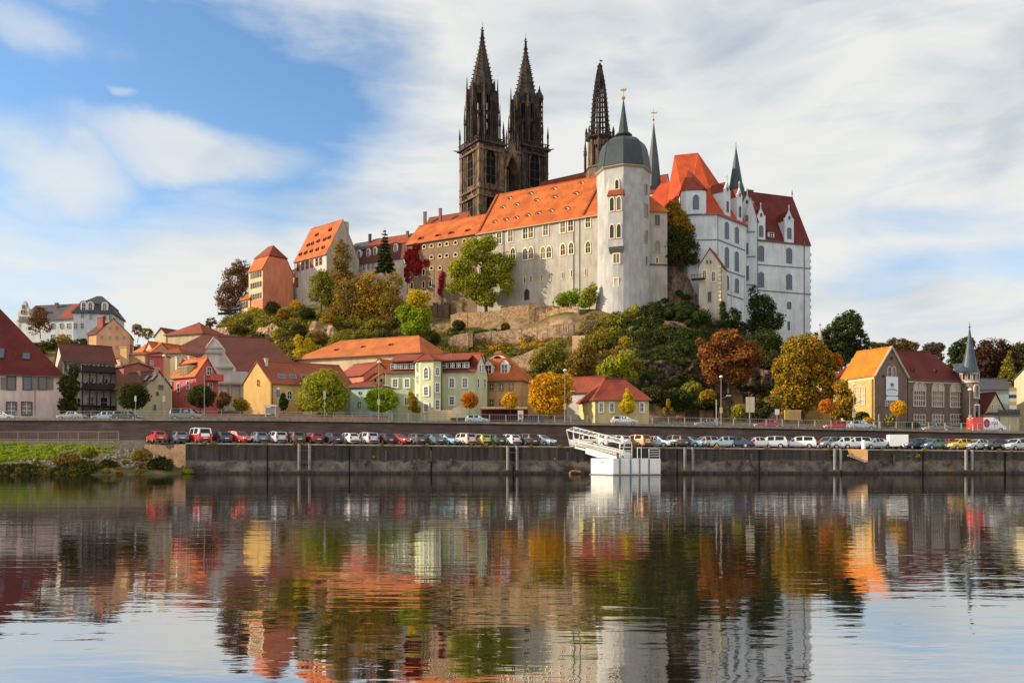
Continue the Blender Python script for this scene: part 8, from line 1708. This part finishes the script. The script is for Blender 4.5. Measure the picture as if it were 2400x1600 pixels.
for i, (px, py, rx, ry, Y, mt, lab) in enumerate([(560, 775, 22, 16, 0, 'darkolive', 'dark bush left of the tan crags on the castle slope'), (608, 792, 26, 16, 0, 'dark', 'dark green bush beneath the middle tan crag'), (655, 782, 18, 16, 0, 'yellowgreen', 'bright green bush between two tan crags'), (700, 775, 18, 22, 0, 'darkolive', 'dark upright bush right of the middle tan crag'), (745, 790, 26, 18, 0, 'brownolive', 'brown bush under the right tan crag'), (640, 722, 20, 16, 0, 'darkolive', 'dark bush at the foot of the salmon side wall'), (665, 735, 16, 14, 0, 'gold', 'golden bush below the narrow white annex'), (800, 800, 30, 22, 0, 'olive', 'olive bush above the left end of the long orange hall roof'), (850, 800, 28, 22, 0, 'dark', 'very dark bush above the middle of the long orange hall roof'), (905, 795, 30, 24, 0, 'darkolive', 'dark bush left of the yellow-green maple'), (770, 752, 22, 20, 0, 'gold', 'golden bush on the slope under the cream gabled house'), (720, 735, 20, 14, 0, 'dark', 'dark bush under the cream gabled house'), (1012, 790, 20, 16, 0, 'darkolive', 'dark bush right of the yellow-green maple'), (1075, 760, 14, 14, 0, 'darkolive', 'dark shrub growing in front of the upper sandstone wall'), (1185, 765, 10, 10, 0, 'brownolive', 'thin brown shrub in front of the upper sandstone wall'), (1480, 805, 50, 28, 207, 'darkolive', 'dark bush on the cliff top below the golden-green bush'), (1400, 800, 40, 24, 209, 'olive', 'sunny olive bush above the timber steps'), (1540, 795, 46, 24, 206, 'dark', 'black-green ivy mass on the cliff left of the brown wall'), (1598, 795, 44, 22, 206, 'dark', 'black-green ivy mass under the brown wall'), (1560, 838, 46, 28, 200, 'darkolive', 'drooping dark bush over the dark cliff face'), (1640, 790, 36, 24, 208, 'dark', 'dark bush between brown wall and rust beech'), (1790, 800, 42, 30, 205, 'dark', 'dark bush right of the rust beech top'), (1800, 850, 34, 40, 196, 'darkolive', 'dark tree mass between the beech and the golden lime'), (1530, 725, 30, 20, 219, 'dark', 'dark bushes at the foot of the round tower'), (1580, 735, 36, 16, 218, 'dark', 'dark bushes below the ruined bastion'), (1640, 745, 24, 16, 212, 'dark', 'dark bush left of the small gabled house'), (1530, 925, 34, 22, 168, 'darkolive', 'garden bush right of the yellow hipped house'), (1585, 935, 40, 28, 170, 'dark', 'dark garden hedge mass below the cliff'), (1620, 910, 24, 18, 176, 'olive', 'light green shrub in front of the dark cliff'), (1655, 945, 34, 16, 168, 'darkolive', 'low hedge left of the grey pole'), (1735, 965, 18, 22, 155, 'olive', 'bright shrub left of the beige twin sign'), (1780, 960, 24, 28, 158, 'darkolive', 'dark green shrub right of the beige twin sign'), (1810, 945, 22, 22, 160, 'brownolive', 'brownish shrub beside the golden lime tree'), (1660, 925, 18, 14, 166, 'gold', 'yellow shrub behind the grey pole'), (2015, 985, 26, 22, 153, 'darkolive', 'dark shrub in front of the sunlit yellow brick wall'), (2085, 985, 12, 14, 152, 'olive', 'small green shrub at the gable window of the brick hall'), (2140, 995, 14, 7, 152, 'dark', 'low black shrub in front of the brick hall windows'), (2032, 988, 12, 10, 149, 'goldorange', 'small orange shrub beside the pale blue grey car')]):
    Y = Y or on_hill(px, py + ry) - 1.5
    T('shrub', lab, Y, (px, py + ry), [(px, py, rx, ry), (px - rx * .55, py + ry * .25, rx * .55, ry * .75), (px + rx * .55, py + ry * .2, rx * .55, ry * .8)], mt, int(700 + rx * ry * 1.5), .42, 'shrub', tr=.08, limbs=False)
T('broadleaf_tree', 'tall dark tree right of the white castle on the skyline', 215, (1972, 885), [(1985, 765, 38, 38), (1955, 790, 34, 34), (2010, 800, 30, 36), (1975, 820, 52, 40), (1995, 745, 24, 20), (1925, 800, 22, 30)], 'dark', 9000, .55, clump=.26, tr=.5)
for a in [('brown-green distant tree behind the brick hall ridge', 230, [(2105, 808, 30, 18), (2085, 815, 20, 14), (2130, 812, 22, 14)], 'brownolive'), ('thin pinkish bare tree on the skyline above the brick hall', 235, [(2188, 815, 26, 14), (2170, 820, 14, 8)], 'bare'), ('olive distant tree left of the brick hall gable', 228, [(2060, 818, 22, 16), (2042, 812, 14, 14)], 'olive'), ('dark rounded distant tree left of the blue cone roof', 225, [(2245, 818, 22, 18), (2262, 805, 20, 18), (2232, 828, 16, 12)], 'dark'), ('purple copper beech right of the blue cone roof', 212, [(2320, 822, 42, 30), (2290, 845, 36, 36), (2345, 850, 36, 36), (2310, 865, 44, 24)], 'purple'), ('dark tree at the right edge of the skyline', 218, [(2390, 832, 34, 32), (2420, 845, 30, 34), (2375, 860, 28, 24)], 'darkolive')]:
    bl = a[2] + [(b[0], b[1] + 22, b[2] * .9, b[3] * 1.2) for b in a[2]]; T('broadleaf_tree', a[0], a[1], (bl[0][0], 905), bl, a[3], int(sum(b[2] * b[3] for b in bl) * 1.35) + 500, .5, clump=.25)
conifer('spruce_tree', 'loose green conifer in front of the purple beech', 205, (2358, 905), (2366, 818), 46, 'olive', 1500, .5)
for a in [('bare brownish tree in front of the ornate school gable', 262, [(95, 745, 22, 28), (80, 765, 16, 22), (112, 765, 14, 18)], 'russet', 790), ('yellowish tree below the white school wing', 245, [(146, 795, 16, 13), (160, 803, 12, 10)], 'gold', 815), ('small pale tree on the skyline left of the orange roofs', 235, [(348, 782, 14, 14)], 'olive', 800), ('thin bare tree on the skyline right of the peach house', 240, [(322, 772, 14, 14), (332, 782, 8, 10)], 'bare', 800), ('dark bushes below the white school block', 240, [(190, 802, 18, 10), (170, 806, 14, 8)], 'darkolive', 815), ('thin grey bush at the left foot of the castle hill', 262, [(497, 755, 13, 12), (488, 765, 9, 9)], 'russet', 775)]:
    bl = a[2]; T('broadleaf_tree', a[0], a[1], (bl[0][0], a[4]), bl, a[3], int(sum(b[2] * b[3] for b in bl) * 1.3) + 150, .45, clump=.25)

# ---------------------------------------------------------------- undergrowth that nobody could count
def cover(name, mat, rects, n, ls, seed, r=(1.0, 2.4), fwd=.3):
    g = random.Random(seed); bl = []
    for x0, x1, y0, y1, k in rects:
        for i in range(k):
            px, py = g.uniform(x0, x1), g.uniform(y0, y1); Y = on_hill(px, py)
            if Y > 325: continue
            p = P(px, py, Y - fwd); s = g.uniform(*r); bl.append(((p.x, p.y, p.z), s * 1.2, s * .8, s * .75))
    o = leaf_mesh(name, bl, n, ls, LM(mat), None, seed, .4, 9, .45, loc=(0, 220, 30)); tag(o, kind='stuff')
cover('hillside_scrub', 'olive', [(490, 640, 735, 775, 70), (560, 720, 718, 752, 50), (600, 760, 745, 790, 50), (490, 640, 790, 815, 30), (620, 760, 800, 850, 40), (640, 900, 800, 850, 50), (720, 960, 735, 800, 70), (960, 1060, 775, 830, 30), (1200, 1330, 835, 890, 36)], 30000, .5, 31)
cover('hillside_bramble', 'brownolive', [(500, 700, 730, 760, 40), (500, 700, 790, 830, 40), (700, 980, 740, 830, 90), (1370, 1450, 735, 800, 40), (1080, 1340, 790, 840, 40), (1330, 1500, 790, 880, 50)], 22000, .48, 32)
cover('far_bushes', 'darkolive', [(60, 330, 788, 835, 60)], 7000, .5, 36)
cover('cliff_shrubs', 'olive', [(486, 900, 765, 812, 46), (545, 590, 760, 812, 14), (685, 722, 750, 812, 14), (785, 880, 745, 810, 20)], 12000, .42, 38, (.5, 1.5), 2.6)
cover('slope_thicket', 'darkolive', [(500, 790, 742, 805, 46), (860, 960, 760, 830, 18)], 12000, .42, 41, (1.0, 2.3), 1.2)
cover('slope_bushes', 'yellowgreen', [(560, 820, 738, 800, 22), (1400, 1560, 742, 800, 16)], 6500, .42, 42, (.8, 1.7), 1.6)
cover('slope_saplings', 'gold', [(540, 940, 735, 815, 24), (1330, 1480, 770, 860, 12)], 6000, .42, 43, (.7, 1.5), 1.8)
cover('cliff_creepers', 'darkolive', [(1480, 1850, 845, 945, 60)], 11000, .4, 44, (.6, 1.8), 3.5)
cover('bastion_ivy', 'dark', [(1520, 1640, 705, 760, 40), (1590, 1640, 650, 740, 22)], 9000, .42, 39, (.5, 1.3), 9)
cover('cliff_ivy', 'dark', [(1440, 1560, 740, 800, 60), (1490, 1850, 780, 850, 140), (1500, 1700, 735, 800, 80), (1700, 1900, 790, 900, 80), (1500, 1660, 880, 960, 30)], 30000, .48, 33)
cover('terrace_grass', 'grass', [(1040, 1330, 772, 782, 60), (1060, 1310, 815, 838, 70), (1200, 1300, 818, 842, 30)], 16000, .4, 34, (.5, 1.0))
cover('vineyard_weeds', 'goldorange', [(1060, 1300, 805, 822, 46), (1040, 1130, 815, 826, 20)], 5000, .36, 35, (.4, .8))
